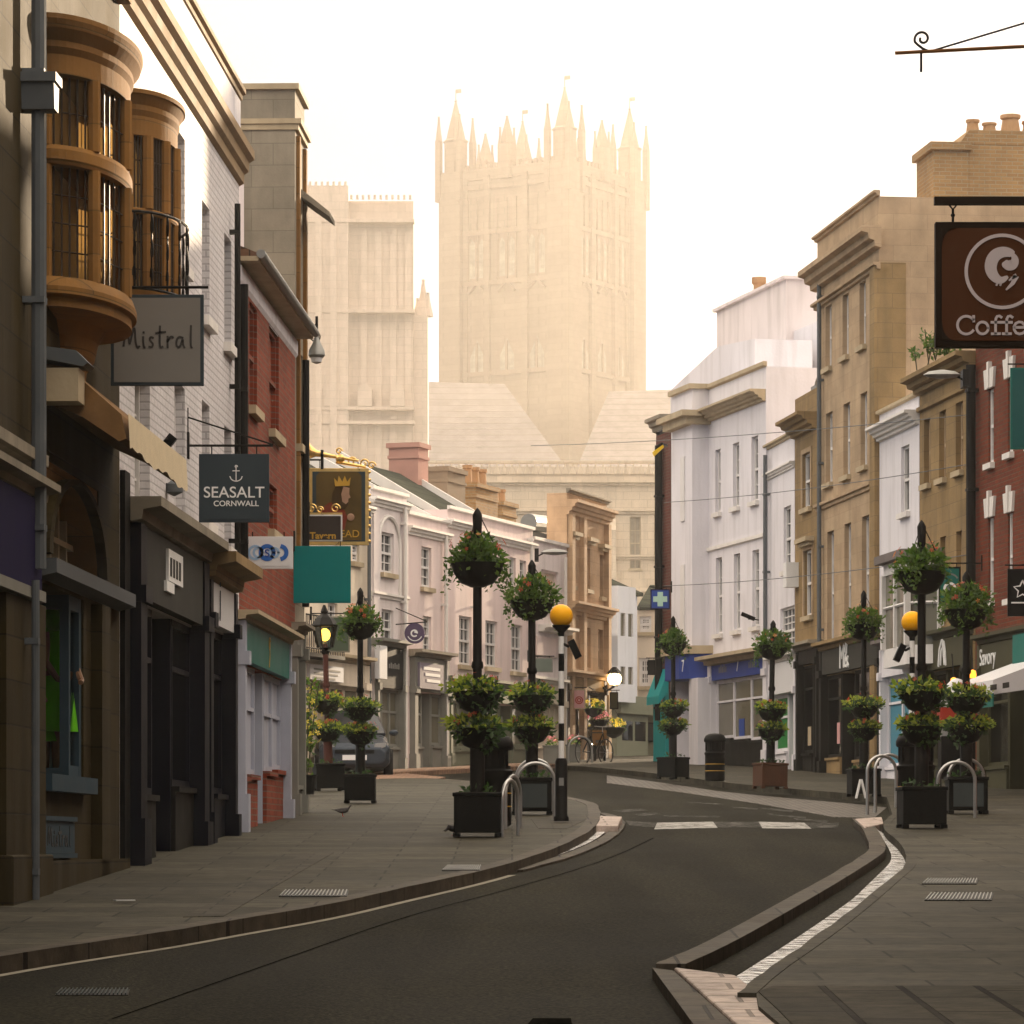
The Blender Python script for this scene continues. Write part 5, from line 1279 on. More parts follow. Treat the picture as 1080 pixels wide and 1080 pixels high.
g.lathe([(.05, 2.9+LZ), (.09, 2.96+LZ), (.05, 3.0+LZ), (.15, 3.03+LZ)], 6); g.lathe([(.24, 3.42+LZ), (.25, 3.45+LZ), (.16, 3.58+LZ), (.06, 3.66+LZ), (.07, 3.70+LZ), (.02, 3.82+LZ)], 6)
for k in range(6):
    a = math.pi/3*k; g.tube([(.145*math.cos(a), .145*math.sin(a), 3.03+LZ), (.225*math.cos(a), .225*math.sin(a), 3.42+LZ)], .014, 5)
ln = g.build('lantern', 'black_iron', pL)
MB().lathe([(.135, 3.04+LZ), (.21, 3.41+LZ)], 6, cap=False).build('lantern_glass', 'glass_clear', ln)
MB().ball((0, 0, 3.27+LZ), .10, 10, 7, sz=1.2).build('bulb', 'lampglow', ln)

def make_bin(label, loc, sc=1.0):
    t = thing('litter_bin', label, 'litter bin', loc, 0, 'black litter bins')
    g = MB().lathe([(.20, 0), (.235, .03), (.235, .62), (.25, .64), (.25, .68), (.225, .70), (.225, .74)], 24)
    body = g.build('body', 'black_paint', t, smooth=True)
    for k in range(4):
        g = MB(); a = math.pi/4+math.pi/2*k; g.lathe([(.226, .74), (.226, .93)], 5, (0, 0, 0), 1, 1, a-.28, a+.28, cap=False); g.box(.20*math.cos(a)-.03, .20*math.cos(a)+.03, .20*math.sin(a)-.03, .20*math.sin(a)+.03, .73, .94); g.build('hood_post', 'black_paint', t)
    MB().lathe([(.19, .70), (.19, .95)], 16).build('liner', 'black_iron', t)
    MB().lathe([(.25, .93), (.262, .95), (.262, 1.0), (.25, 1.03), (.22, 1.09), (.14, 1.13), (.01, 1.145)], 24).build('lid', 'black_paint', t, smooth=True)
    g = MB().lathe([(.2365, .40), (.2365, .415)], 24, cap=False).lathe([(.2365, .24), (.2365, .255)], 24, cap=False); g.build('gold_band', 'letter_gold', body)
    t.scale = (sc, sc, sc); return t
bn = make_bin('black domed litter bin behind the nearest left flower post', pv_loc(519, 872))
bn2 = copy_tree(bn, pv_loc(966, 863), 1.0, 1.0, 'black domed litter bin behind the nearest right planter')
copy_tree(bn, pv_loc(754, 824), 2.0, .80, 'black domed litter bin standing alone in front of the blue fascia shop')

def make_hoop(label, loc, rz, w=.50, h=.72):
    r = w/2; pts = [(-r, 0, -.05), (-r, 0, h-r)]+[(-r*math.cos(t), 0, h-r+r*math.sin(t)) for t in [math.pi*k/14 for k in range(1, 14)]]+[(r, 0, h-r), (r, 0, -.05)]
    o = MB().tube(pts, .024, 10).build('cycle_hoop', 'steel', smooth=True, loc=loc); o.rotation_euler.z = rz
    return tag(o, label, 'cycle rack', 'steel cycle hoops')
make_hoop('front steel cycle hoop around the grey panelled left planter', pv_loc(565, 863), .12)
make_hoop('rear steel cycle hoop around the grey panelled left planter', pv_loc(564, 856), .12)
make_hoop('near steel cycle hoop seen edge on beside the left litter bin', pv_loc(538, 880), 1.2, .5, .62)
make_hoop('far steel cycle hoop seen edge on beside the left litter bin', pv_loc(541, 872), 1.2, .5, .62)
make_hoop('nearer of two steel cycle hoops standing on the setts left of the right bin', (mx_(930, 55.0), 55.0, gz(55.0)), .35, .46, .86)
make_hoop('farther of two steel cycle hoops standing on the setts left of the right bin', (mx_(938, 56.2), 56.2, gz(56.2)), .35, .46, .86)
make_hoop('front steel cycle hoop by the planter before the brick shop', pv_loc(1009, 861), .12)
make_hoop('rear steel cycle hoop by the planter before the brick shop', pv_loc(1019, 855), .12)

def make_beacon(label, loc):
    t = thing('crossing_beacon', label, 'crossing beacon', loc, 0, 'crossing beacons')
    MB().lathe([(.095, 0), (.095, .05), (.078, .07), (.078, .76), (.06, .80)], 16).build('base', 'black_paint', t, smooth=True)
    MB().box(-.03, .03, -.085, -.07, .45, .55).build('cover_plate', 'galv', t)
    bz = .80; n = 7
    for k in range(n):
        z0_, z1_ = bz+.222*k, bz+.222*(k+1); MB().lathe([(.036, z0_), (.036, z1_)], 14).build('white_band' if k % 2 == 0 else 'black_band', 'white_paint' if k % 2 == 0 else 'black_paint', t, smooth=True)
    zt = bz+.222*n
    MB().lathe([(.037, zt), (.04, zt+.05), (.11, zt+.12), (.12, zt+.14)], 16).build('globe_holder', 'black_paint', t, smooth=True)
    MB().ball((0, 0, zt+.26), .148, 24, 16).build('globe', 'amber', t, smooth=True)
    return t
bc = make_beacon('amber globe crossing beacon on a striped pole at the left kerb tip', pv_loc(592, 866))
fl = MB(); fl.tube([(.02, 0, 2.26), (.10, 0, 2.22)], .02, 6); fl.prism([(.08, 2.28), (.16, 2.32), (.26, 2.10), (.18, 2.06)], -.09, .09); fl.build('floodlight', 'black_paint', bc)
bc2 = copy_tree(bc, pv_loc(962, 857), math.pi, 1.0, 'amber globe crossing beacon partly hidden by the right flower post')

# ---- hanging signs on the left row
def hang(name, label, D, x0, x1, y0, y1, face, edge='charcoal', th=.05, wallx=None, bar=None, brace=None, cat='hanging sign', edgew=.03, drop=0.0):
    """board facing down the street; its bracket reaches back to the wall it hangs from"""
    X0, X1, Z0, Z1 = mx_(x0, D), mx_(x1, D), mz_(y1, D), mz_(y0, D)
    t = thing(name, label, cat, (X0, D, Z0)); w, h = X1-X0, Z1-Z0
    bd = MB().box(0, w, -th/2, th/2, 0, h).build('board', edge, t, bevel=.004)
    MB().box(edgew, w-edgew, -th/2-.006, -th/2+.001, edgew, h-edgew).build('face', face, bd)
    MB().box(edgew, w-edgew, th/2-.001, th/2+.006, edgew, h-edgew).build('face', face, bd)
    if wallx is not None:
        wx = wallx-X0; zb = (mz_(bar, D)-Z0) if bar else h+.06
        far = w+.04 if wx < 0 else -.04
        g = MB(); g.tube([(wx, 0, zb), (far, 0, zb)], .014, 6)
        g.box(wx-.02, wx+.02, -.05, .05, zb-.14, zb+.14)
        if brace: zbr = mz_(brace, D)-Z0; g.tube([(wx, 0, zbr), (far, 0, zb+.01)], .010, 6); g.tube([(wx, 0, zbr+.1), (wx, 0, zb-.1)], .012, 6)
        for q in (.18, .82): g.tube([(w*q, 0, h-.01), (w*q, 0, zb)], .007, 5)
        g.build('bracket', 'black_iron', t)
    return t, w, h
def lwx(D): return -5.08+D*162/F
def strokes(t, lst, w, mat, name='lettering', y=-.031, th=.006):
    g = MB()
    for s_ in lst: g.ribbon(s_, w, y, th)
    return g.build(name, mat, t)
t, w, h = hang('shop_sign', 'pale grey square hanging sign with a dark handwritten word below the oriel', 34.0, 117, 215, 311, 407, 'sign_grey', 'sign_dark', wallx=lwx(34.0), bar=303)
strokes(t, [smooth_line(s_, 2) for s_ in handwriting(w*.14, h*.41, h*.245, w*.74)], .019, 'letter_dark')
t, w, h = hang('shop_sign', 'dark slate square hanging sign with a white anchor and lettering', 40.3, 210, 284, 479, 551, 'sign_dark', 'sign_dark', wallx=lwx(40.3), bar=470, brace=440)
text_mesh('lettering', 'SEASALT', .166, 'letter_white', t, (w*.5, -.033, h*.43), ext=.003, sx=1.02, bold=.001); text_mesh('lettering', 'CORNWALL', .082, 'letter_white', t, (w*.53, -.033, h*.27), ext=.003, sx=1.05, bold=.001)
ax, az = w*.53, h*.60
strokes(t, [[(ax, az), (ax, az+.14)], [(ax-.035, az+.11), (ax+.035, az+.11)], smooth_line([(ax-.065, az+.05), (ax-.05, az+.015), (ax, az-.005), (ax+.05, az+.015), (ax+.065, az+.05)], 2), scroll(ax, az+.155, .016, 1, 0, 12)], .010, 'letter_white', 'anchor')
t, w, h = hang('shop_sign', 'small pale blue hanging sign with overlapping blue rings', 45.7, 257, 309, 566, 600, 'sign_white', 'sign_white', wallx=lwx(45.7), bar=561)
pb = pm('pale_blue_ring', (.28,.42,.62), .5, .05, 3, 0); rb = pm('ring_blue', (.03,.12,.42), .5, .05, 3, 0)
def ring(cx_, cz_, r, a0=0, a1=6.2832, n=28): return [(cx_+r*math.cos(a0+(a1-a0)*k/n), cz_+r*math.sin(a0+(a1-a0)*k/n)) for k in range(n+1)]
strokes(t, [ring(w*.24, h*.5, h*.20), ring(w*.30, h*.5, h*.14), ring(w*.62, h*.5, h*.14)], .03, pb, 'rings'); strokes(t, [ring(w*.48, h*.5, h*.20), ring(w*.74, h*.5, h*.20, -1.3, 1.3)], .05, rb, 'rings')
text_mesh('lettering', 's', .20, rb and 'sign_blue', t, (w*.48, -.036, h*.52), ext=.003)
t, w, h = hang('shop_sign', 'plain teal square hanging sign above the lit lantern', 51.8, 308.5, 370, 576, 636, 'teal', 'teal', wallx=lwx(51.8), bar=571)
# inn sign with painted king and gilded trumpet
Dk = 55.0
t, w, h = hang('inn_sign', 'ornate inn sign with a painted crowned king and gilded frame', Dk, 326, 389, 494, 575, 'sign_dark', 'gold', wallx=lwx(Dk)+.1, bar=485, edgew=.05, th=.08)
kb = pm('painted_umber_ground', (.10,.065,.02), .6, .5, 2.5, .02); kh = pm('painted_dark_hair', (.05,.028,.010), .6, .3, 9, .03); kf = pm('painted_flesh', (.36,.22,.15), .6, .2, 7, .02); kr = pm('painted_red_robe', (.17,.03,.015), .6, .3, 6, .02)
y_ = -.05
MB().prism([(w*.12,h*.06),(w*.88,h*.06),(w*.88,h*.90),(w*.82,h*.95),(w*.18,h*.95),(w*.12,h*.90)], y_-.004, y_+.004).build('painting', kb, t)
MB().prism([(w*.16,h*.20),(w*.60,h*.20),(w*.64,h*.36),(w*.58,h*.48),(w*.48,h*.56),(w*.34,h*.55),(w*.22,h*.48)], y_-.009, y_-.004).build('robe', kr, t)
MB().prism([(w*.40,h*.50),(w*.50,h*.46),(w*.60,h*.46),(w*.66,h*.52),(w*.64,h*.60),(w*.60,h*.78),(w*.46,h*.78),(w*.40,h*.68),(w*.38,h*.58)], y_-.013, y_-.009).build('hair', kh, t)
MB().prism([(w*.56,h*.56),(w*.62,h*.53),(w*.66,h*.56),(w*.66,h*.60),(w*.70,h*.615),(w*.675,h*.66),(w*.68,h*.74),(w*.58,h*.76),(w*.54,h*.66)], y_-.017, y_-.013).build('face', kf, t)
MB().prism([(w*.44,h*.76),(w*.68,h*.77),(w*.70,h*.88),(w*.64,h*.82),(w*.60,h*.90),(w*.56,h*.82),(w*.50,h*.90),(w*.48,h*.82),(w*.42,h*.87)], y_-.021, y_-.017).build('crown', 'letter_gold', t)
MB().ball((w*.70, y_-.01, h*.36), .055, 10, 7, sy=.2).build('hand', kf, t)
text_mesh('lettering', 'HEAD', .15, 'letter_gold', t, (w*.62, y_-.012, h*.14), ext=.003)
g = MB(); g.lathe([(.14, 0), (.10, .04), (.05, .12), (.03, .3), (.018, .75)], 14); g.xform(Matrix.Translation((-.02, 0, h+.24)) @ Matrix.Rotation(R(100), 4, 'Y'))
g.tube([(w*.45, 0, h+.10), (w*.95, 0, h+.02)], [.03, .02], 8); g.ball((w*.52, 0, h+.14), .07, 10, 7)
for (cx_, cz_, r_) in ((.62, h+.10, .07), (w*.92, h+.07, .07), (w*1.05, h+.04, .06), (w*.5, h+.25, .05)): g.tube([(p[0], 0, p[1]) for p in scroll(cx_, cz_, r_, 1.2)], .014, 6)
for k in range(10): g.ball((-.01, -.03, h*(k+.5)/10), .025, 6, 4); g.ball((w+.01, -.03, h*(k+.5)/10), .025, 6, 4)
g.build('gilded_ornament', 'gold', t)
t, w, h = hang('inn_sign', 'small dark board with white edge and gold word in front of the king sign', 53.4, 320.5, 361, 543, 571, pm('umber_board', (.045,.035,.032), .5, .1, 3, .02), 'frame_white', wallx=lwx(53.4)+.05, bar=540, edgew=.02)
text_mesh('lettering', 'Tavern', .13, 'letter_gold', t, (w*.5, -.034, h*.20), ext=.003, bold=.004)
g = MB()
for (cx_, cz_, r_) in ((w*.2, h+.09, .07), (w*.42, h+.07, .05), (w*.82, h+.09, .07)): g.tube([(p[0], 0, p[1]) for p in scroll(cx_, cz_, r_, 1.3)], .012, 6)
g.box(0, w, -.02, .02, h+.0, h+.03); g.build('gilded_ornament', 'gold', t)
# scrolled wall lamp
Dl = 53.6; t = thing('wall_lamp', 'grey bell shaped wall lamp on an iron arm below the stone eaves', 'lamp', (lwx(Dl), Dl, mz_(350, Dl)))
X = mx_(334, Dl)-lwx(Dl); g = MB(); g.tube([(-.05, 0, .06), (X+.02, 0, .10)], .018, 6).box(-.05, .0, -.06, .06, -.25, .25); g.tube([(p[0]+.14, 0, p[1]-.06) for p in scroll(0, 0, .10, 1.2, 2)], .010, 5); g.tube([(X, 0, .22), (X, 0, -.12)], .02, 8)
g.build('arm', 'black_iron', t); MB().lathe([(.02, .02), (.035, -.08), (.05, -.14), (.11, -.26), (.12, -.33), (.10, -.36)], 16, (X, 0, 0)).build('lamp_shade', 'galv', t, smooth=True)
MB().lathe([(.085, -.36), (.07, -.43), (.02, -.45)], 12, (X, 0, 0)).build('lens', 'sign_white', t, smooth=True)
def camera_thing(label, px, py, D, wx, ang=.6):
    t = thing('security_camera', label, 'camera', (wx, D, mz_(py, D))); X = mx_(px, D)-wx
    MB().tube([(0, 0, -.05), (X*.6, 0, -.02), (X, 0, -.02)], .018, 6).box(-.02, .02, -.05, .05, -.1, .05).build('arm', 'black_iron', t)
    g = MB(); g.box(-.17, .17, -.05, .05, -.045, .045); g.xform(Matrix.Translation((X, 0, .04)) @ Matrix.Rotation(-ang, 4, 'Y')); g.build('housing', 'black_paint', t); return t
camera_thing('black security camera angled upward on the white brick wall', 172, 478, 38.4, lwx(38.4), .9)
Dd = 38.6; t = thing('alarm_dome', 'small grey alarm dome on the white brick wall above the shop cornice', 'alarm', (lwx(Dd)+.08, Dd, mz_(513, Dd)))
MB().lathe([(.01, -.1), (.09, -.06), (.09, .02), (.03, .06)], 14).build('dome', 'pipe_grey', t, smooth=True); MB().box(-.1, .0, -.04, .04, -.03, .03).build('bracket', 'black_iron', t)

# awning below the oriel, folded
rt = bpy.data.objects['oriel_building']
zr = rt.location.z; OBz = lambda y, D: mz_(y, D)-zr
u0 = .15; u1 = 4.3
g = MB(); g.prism([(.0, 5.62-zr), (-.14, 5.60-zr), (-.62, 5.18-zr), (-.66, 4.98-zr), (-.60, 4.96-zr), (-.30, 5.16-zr), (.0, 5.30-zr)], u0+.35, u1, 'x'); aw = g.build('awning', pm('tan_awning_canvas', (.20,.11,.045), .8, .25, 5, .2), rt)
g = MB()
n = 26
for k in range(n):
    x0_ = u0+.36+(u1-u0-.38)*k/n; x1_ = u0+.36+(u1-u0-.38)*(k+1)/n; dz = .014*math.sin(k*1.7)+.02*math.sin(k*.5); dz2 = .014*math.sin((k+1)*1.7)+.02*math.sin((k+1)*.5)
    g.quad((x0_, -.675, 5.19-zr), (x1_, -.675, 5.19-zr), (x1_, -.69, 4.90-zr+dz2), (x0_, -.69, 4.90-zr+dz))
g.build('valance', 'canvas', aw)
g = MB(); g.box(u0, u0+.33, -.32, .02, 5.25-zr, 5.52-zr); g.build('awning_box', 'trim', rt)
g = MB(); g.prism([(.0, 5.70-zr), (-.30, 5.66-zr), (-.40, 5.56-zr), (-.36, 5.53-zr), (.0, 5.60-zr)], u0-.02, u0+.36, 'x'); g.build('awning_cover', 'pipe_grey', rt)
g = MB(); g.tube([(.9, -.10, 5.1-zr), (.9, -.3, 4.2-zr)], .012, 5); 
# two mannequins behind the shop glass
def mannequin(label, px, v, zfeet, hgt, cloth):
    ob = BO; u_ = min(max(ob.u(px, v), ob.u(76)+.18), ob.u(88)-.2); P_ = ob.root.matrix_basis @ Vector((u_, v, 0))
    t = thing('mannequin', label, 'mannequin', (P_.x, P_.y, zfeet), 1.0)
    s_ = hgt/1.75; g = MB()
    g.lathe([(.05*s_, 0), (.07*s_, .3*s_), (.12*s_, .8*s_), (.16*s_, .92*s_), (.12*s_, 1.12*s_), (.17*s_, 1.36*s_), (.16*s_, 1.42*s_), (.055*s_, 1.48*s_), (.05*s_, 1.54*s_), (.08*s_, 1.60*s_), (.085*s_, 1.68*s_), (.05*s_, 1.76*s_), (.01, 1.775*s_)], 16, (0,0,0), 1, .62)
    for sx in (-1, 1): g.tube([(sx*.16*s_, 0, 1.38*s_), (sx*.22*s_, -.03, 1.1*s_), (sx*.18*s_, -.16*s_, .92*s_), (sx*.12*s_, -.2*s_, .90*s_)], [.045*s_, .04*s_, .03*s_, .025*s_], 8)
    g.build('body', 'skin_tone', t, smooth=True)
    g = MB().lathe([(.26*s_, .42*s_), (.20*s_, .8*s_), (.14*s_, 1.0*s_), (.14*s_, 1.12*s_), (.185*s_, 1.34*s_), (.175*s_, 1.43*s_), (.08*s_, 1.47*s_)], 16, (0,0,0), 1, .66)
    g.build('dress', cloth, t, smooth=True)
BO = BO_REF
zsill = BO.zz(62, 818)+BO.z
mannequin('shop window mannequin in a lime green dress, the taller of the two', 65, .20, zsill+.03, 1.55, 'lime_cloth')
mannequin('shorter shop window mannequin in lime green, nearer the drainpipe', 50, .30, zsill+.03, 1.2, 'lime_cloth')
o = MB().ball((0,0,0), .12, 14, 9).build('hanging_ornament', 'lime_cloth', smooth=True, loc=tuple(BO.root.matrix_basis @ Vector((BO.u(76)+.25, .18, BO.zz(70, 655, .18)))))
tag(o, 'lime green paper ball hung in the shop window above the mannequins', 'ornament')
o_ = MB().tube([(0,0,.1),(0,0,.45)], .004, 4).build('cord', 'black_iron', o)

# ---- signs at the bend and on the right
Dr = 86.5
t = thing('shop_sign', 'round purple hanging sign with a pale bird mark on the pink house', 'hanging sign', P3(437.5, 668, Dr))
MB().lathe([(.02, -.04), (.235, -.04), (.235, .04), (.02, .04)], 28).xform(Matrix.Rotation(R(90), 4, 'X')).build('board', pm('dusk_purple_sign', (.09,.065,.12), .5, .1, 3, .02), t)
strokes(t, [ring(-.01, 0, .07, .6, 5.4), [(.0, .03), (.06, .01)]], .035, 'letter_white', 'emblem', -.042)
strokes(t, [ring(0, -.0, .17, 3.6, 5.8, 14)], .02, 'letter_white', 'lettering', -.042)
MB().tube([(-.45, .3, .22), (.28, 0, .26)], .015, 6).tube([(-.45, .3, .6), (.28, 0, .27)], .012, 6).build('bracket', 'black_iron', t)
t, w, h = hang('inn_sign', 'dark green inn sign with a small gold star behind the lantern', 79.0, 340, 369, 650, 688, pm('inn_green', (.05,.07,.045), .6, .1, 3, .02), 'stone_grey', wallx=mx_(328, 79.0), bar=647)
strokes(t, [[(w*.72+.05*math.cos(R(90+144*k)), h*.6+.05*math.sin(R(90+144*k))) for k in range(6)]], .03, 'letter_gold', 'emblem')
t, w, h = hang('shop_sign', 'plain grey green rectangular sign beside the second flower post', 93.0, 563.5, 583, 694, 709, pm('sage_sign', (.13,.16,.14), .6, .08, 3, .02), 'grey_paint', wallx=mx_(557, 93.0)+.0, bar=692)
t, w, h = hang('shop_sign', 'pale pink square sign on the carved stone building', 99.0, 602.5, 617.5, 727, 748, 'pink_sign', 'trim', wallx=mx_(602, 99.0)-.06, bar=725)
strokes(t, [ring(w*.55, h*.45, w*.24), ring(w*.55, h*.45, w*.12)], .03, 'red_paint', 'emblem')
t, w, h = hang('pharmacy_sign', 'square blue sign with a pale green pharmacy cross', 95.0, 686, 706.5, 621.5, 642.5, 'sign_blue', 'navy_sign', wallx=mx_(708, 95.0), bar=619)
MB().box(w*.36, w*.64, -.05, -.031, h*.14, h*.86).box(w*.14, w*.36-.001, -.05, -.031, h*.36, h*.64).box(w*.64+.001, w*.86, -.05, -.031, h*.36, h*.64).build('cross', pm('pale_green_cross', (.42,.62,.52), .5, .05, 2, 0), t)
t, w, h = hang('shop_sign', 'small dark hanging sign over the turquoise shopfront', 95.8, 683, 691, 696, 712, 'charcoal', 'black_paint', wallx=mx_(700, 95.8), bar=694)
t, w, h = hang('shop_sign', 'dark green hanging sign with a pale ring emblem by the stone house', 68.5, 990, 1013, 598, 636, 'teal_dark', 'black_paint', wallx=mx_(1030, 68.5)+.1, bar=594)
strokes(t, [ring(w*.5, h*.40, w*.24)], .045, 'letter_white', 'emblem'); strokes(t, [ring(w*.5, h*.42, w*.08), ring(w*.5, h*.55, w*.42, .6, 2.5)], .03, 'sign_grey', 'emblem')
t, w, h = hang('shop_sign', 'black hanging sign with a white outline star on the brick building', 62.0, 1062.5, 1094, 600, 650, 'black_paint', 'black_iron', wallx=mx_(1094, 62.0)+.35, bar=596)
sx_, sz_ = w*.5, h*.56
strokes(t, [[(sx_+(.15 if k % 2 == 0 else .075)*math.cos(R(90+36*k)), sz_+(.15 if k % 2 == 0 else .075)*math.sin(R(90+36*k))) for k in range(11)]], .025, 'letter_white', 'emblem')
MB().box(w*.12, w*.88, -.032, -.029, h*.27, h*.30).build('lettering', 'letter_white', t)
t, w, h = hang('shop_sign', 'tall teal hanging sign high on the red brick building', 61.5, 1065.5, 1100, 388, 474, pm('bottle_teal', (.01,.085,.085), .5, .08, 3, .02), 'teal_dark', wallx=mx_(1094, 61.5)+.45, bar=384)

# coffee sign on its bar, and the empty scroll bracket above it
def rwx(D):
    a, b_ = RW.A, RW.B; f = (D-a.y)/(b_.y-a.y); return a.x+(b_.x-a.x)*f
Dc = 27.0
t, w, h = hang('coffee_sign', 'large brown hanging coffee shop sign with a white ring logo', Dc, 986, 1126, 235, 367, 'coffee_brown', 'coffee_edge', th=.09, edgew=.045)
kx = lambda px: mx_(px, Dc)-mx_(986, Dc)
kz = lambda py: mz_(py, Dc)-mz_(367, Dc)
wx = rwx(Dc)-mx_(986, Dc)
MB().box(-.005, wx, -.035, .035, kz(216), kz(208)).box(wx-.04, wx, -.1, .1, kz(240), kz(190)).build('bar', 'coffee_edge', t)
g = MB()
for px in (1005, 1107):
    g.tube([(kx(px-4), 0, kz(216)), (kx(px), 0, kz(221)), (kx(px+4), 0, kz(216))], .008, 6); g.tube([(kx(px), 0, kz(220)), (kx(px), 0, kz(236))], .010, 6); g.ball((kx(px), 0, kz(227)), .016, 8, 6)
g.build('hanger', 'black_iron', t)
for (sx_, sz_) in ((0,0),(1,0),(0,1),(1,1)):      # rounded dark corners of the printed panel
    cx_, cz_ = (.045 if sx_ == 0 else w-.045), (.045 if sz_ == 0 else h-.045); dx_ = 1 if sx_ == 0 else -1; dz_ = 1 if sz_ == 0 else -1
    pts = [(cx_, cz_)]+[(cx_+dx_*.10*(1-math.sin(a)), cz_+dz_*.13*(1-math.cos(a))) for a in [math.pi/2*k/8 for k in range(9)]]
    MB().prism(pts, -.058, -.050).build('corner', 'coffee_edge', t)
yl = -.052; lx, lz = kx(1056), kz(287.5); rr_ = kx(1056)-kx(1018)
cw = pm('lilac_white_print', (.56,.50,.53), .5, .05, 3, 0)
strokes(t, [ring(lx, lz, rr_, 0, 6.2832, 60)], .024, cw, 'logo_ring', yl, .007)
def vary(pts, ws, mat, name):                      # brush stroke of changing width
    g = MB(); n = len(pts); P_ = [Vector(p) for p in pts]; lo, hi = [], []
    for k in range(n):
        tt = (P_[min(k+1, n-1)]-P_[max(k-1, 0)]).normalized(); nn = Vector((-tt.y, tt.x)); wd = ws[0]*(1-k/(n-1))+ws[-1]*k/(n-1) if len(ws) == 2 else ws[k]
        lo.append(P_[k]-nn*wd/2); hi.append(P_[k]+nn*wd/2)
    for k in range(n-1): g.prism([tuple(lo[k]), tuple(lo[k+1]), tuple(hi[k+1]), tuple(hi[k])], yl-.007-k*1e-5, yl)
    return g.build(name, mat, t)
q = lambda px, py: (kx(px), kz(py))
sw = smooth_line([q(1062,293), q(1054,298), q(1046,292), q(1043,282), q(1047,271), q(1056,266.5), q(1066,268), q(1070,275), q(1067,281), q(1061,281), q(1058,277)], 3)
n = len(sw); vary(sw, [.012+.075*math.sin(math.pi*min(1, k/(n-1)*1.35)) if k/(n-1) < .62 else .030+.045*math.sin(math.pi*(k/(n-1)-.62)/.38) for k in range(n)], cw, 'logo_swirl')
vary([q(1070.5,292), q(1067,300), q(1060,307)], [.045, .012], cw, 'logo_numeral'); vary([q(1071,291.5), q(1063,297)], [.03, .01], cw, 'logo_numeral')
strokes(t, [[q(1050,302), q(1051.5,298)], [q(1054,302), q(1055.5,298)]], .014, cw, 'logo_numeral', yl)
G_ = []                                            # slab serif letters, unit x height
def glyph(ch, x0, xh):
    L_ = []
    S_ = lambda *p: L_.append([(x0+a*xh, kz(353.5)+b_*xh) for a, b_ in p])
    if ch == 'C': S_(*[(.78+.68*math.cos(a), .70+.70*math.sin(a)) for a in [.62+(5.66-.62)*k/20 for k in range(21)]]); S_((1.36,1.42),(1.36,.98))
    if ch == 'o': S_(*[(.5+.45*math.cos(a), .48+.47*math.sin(a)) for a in [6.2832*k/18 for k in range(19)]])
    if ch == 'f': S_((.86,1.30),(.70,1.42),(.52,1.38),(.42,1.2),(.40,.9),(.40,.02)); S_((.08,.92),(.82,.92)); S_((.10,.03),(.74,.03))
    if ch == 'e': S_((.12,.52),(.90,.52),(.86,.74),(.70,.92),(.46,.95),(.22,.84),(.08,.60),(.10,.34),(.24,.10),(.50,.01),(.74,.06),(.92,.20))
    return L_
xh = kz(340)-kz(353.5); X = kx(1007.5); LL = []
for ch, adv in (('C',1.55),('o',1.12),('f',.86),('f',.90),('e',1.08),('e',1.1)): LL += glyph(ch, X, xh); X += adv*xh
strokes(t, LL, .0185, cw, 'lettering', yl, .007)
Db = 25.0; wxb = rwx(Db); Xb = mx_(944, Db)
t = thing('sign_bracket', 'empty iron sign bracket ending in a curl against the bright sky', 'sign bracket', (Xb, Db, mz_(56, Db)))
kx2 = lambda px: mx_(px, Db)-Xb; kz2 = lambda py: mz_(py, Db)-mz_(56, Db)
MB().tube([(0, 0, 0), (wxb-Xb, 0, .10)], .012, 8).box(wxb-Xb-.03, wxb-Xb, -.08, .08, -.2, .9).build('bar', pm('rusty_bar', (.16,.07,.02), .6, .3, 6, .2), t)
MB().tube([(kx2(985), 0, kz2(53)), (wxb-Xb, 0, kz2(53)+(wxb-Xb-kx2(985))*.30)], .007, 6).build('stay', 'black_iron', t)
sp = scroll(kx2(973), kz2(41), .055, 1.15, math.pi*1.15, 26, -1); sp = [(kx2(985), kz2(54)), (kx2(976), kz2(53.5))]+[(p[0], p[1]) for p in sp]
MB().tube([(p[0], 0, p[1]) for p in smooth_line(sp, 1)], .009, 6).tube([(kx2(971.5), 0, kz2(56)), (kx2(971.5), 0, kz2(76))], .009, 6).build('curl', 'black_iron', t)

# ---- lamps on the right and at the bend
def arm_lamp(label, px0, py, px1, D, head='galv'):
    t = thing('street_lamp', label, 'street lamp', (mx_(px1, D), D, mz_(py, D))); X = mx_(px0, D)-mx_(px1, D)
    MB().tube([(0, 0, -.1), (X*.4, 0, .02), (X*.6, 0, .02)], .02, 6).box(-.05, .05, -.1, .3, -.2, .1).build('arm', 'black_iron', t)
    g = MB(); g.lathe([(.03, 0), (.16, .03), (.2, .07), (.14, .13), (.02, .16)], 14, (0,0,0), 1.7, .8); g.xform(Matrix.Translation((X*.78, 0, -.06))); g.build('lamp_head', head, t, smooth=True); return t
arm_lamp('grey flat street lamp on an arm before the three window stone house', 987, 396, 1018, 66.5)
arm_lamp('flat street lamp on a short arm over the low pink house', 590, 583, 566, 92.5)
t = thing('floodlight', 'yellow edged floodlight on the dark brick house against the haze', 'floodlight', P3(700, 472, 94.5))
MB().tube([(.1, .5, .1), (-.05, 0, .1), (-.2, 0, 0)], .03, 6).tube([(.1, .5, .5), (-.15, 0, .35)], .05, 6).build('arm', 'black_iron', t)
g = MB(); g.prism([(-.28, -.12), (-.02, .06), (.0, .0), (-.24, -.22)], -.14, .14); g.build('housing', 'flood_yellow', t)
for i_, (px, py) in enumerate(((722, 664), (789, 652))):
    camera_thing(('small black security camera above the blue corner fascia', 'small pale security camera between the lower windows of the white house')[i_], px, py, DW(px)-.7, mx_(px, DW(px)-.7)+.28, -.4)

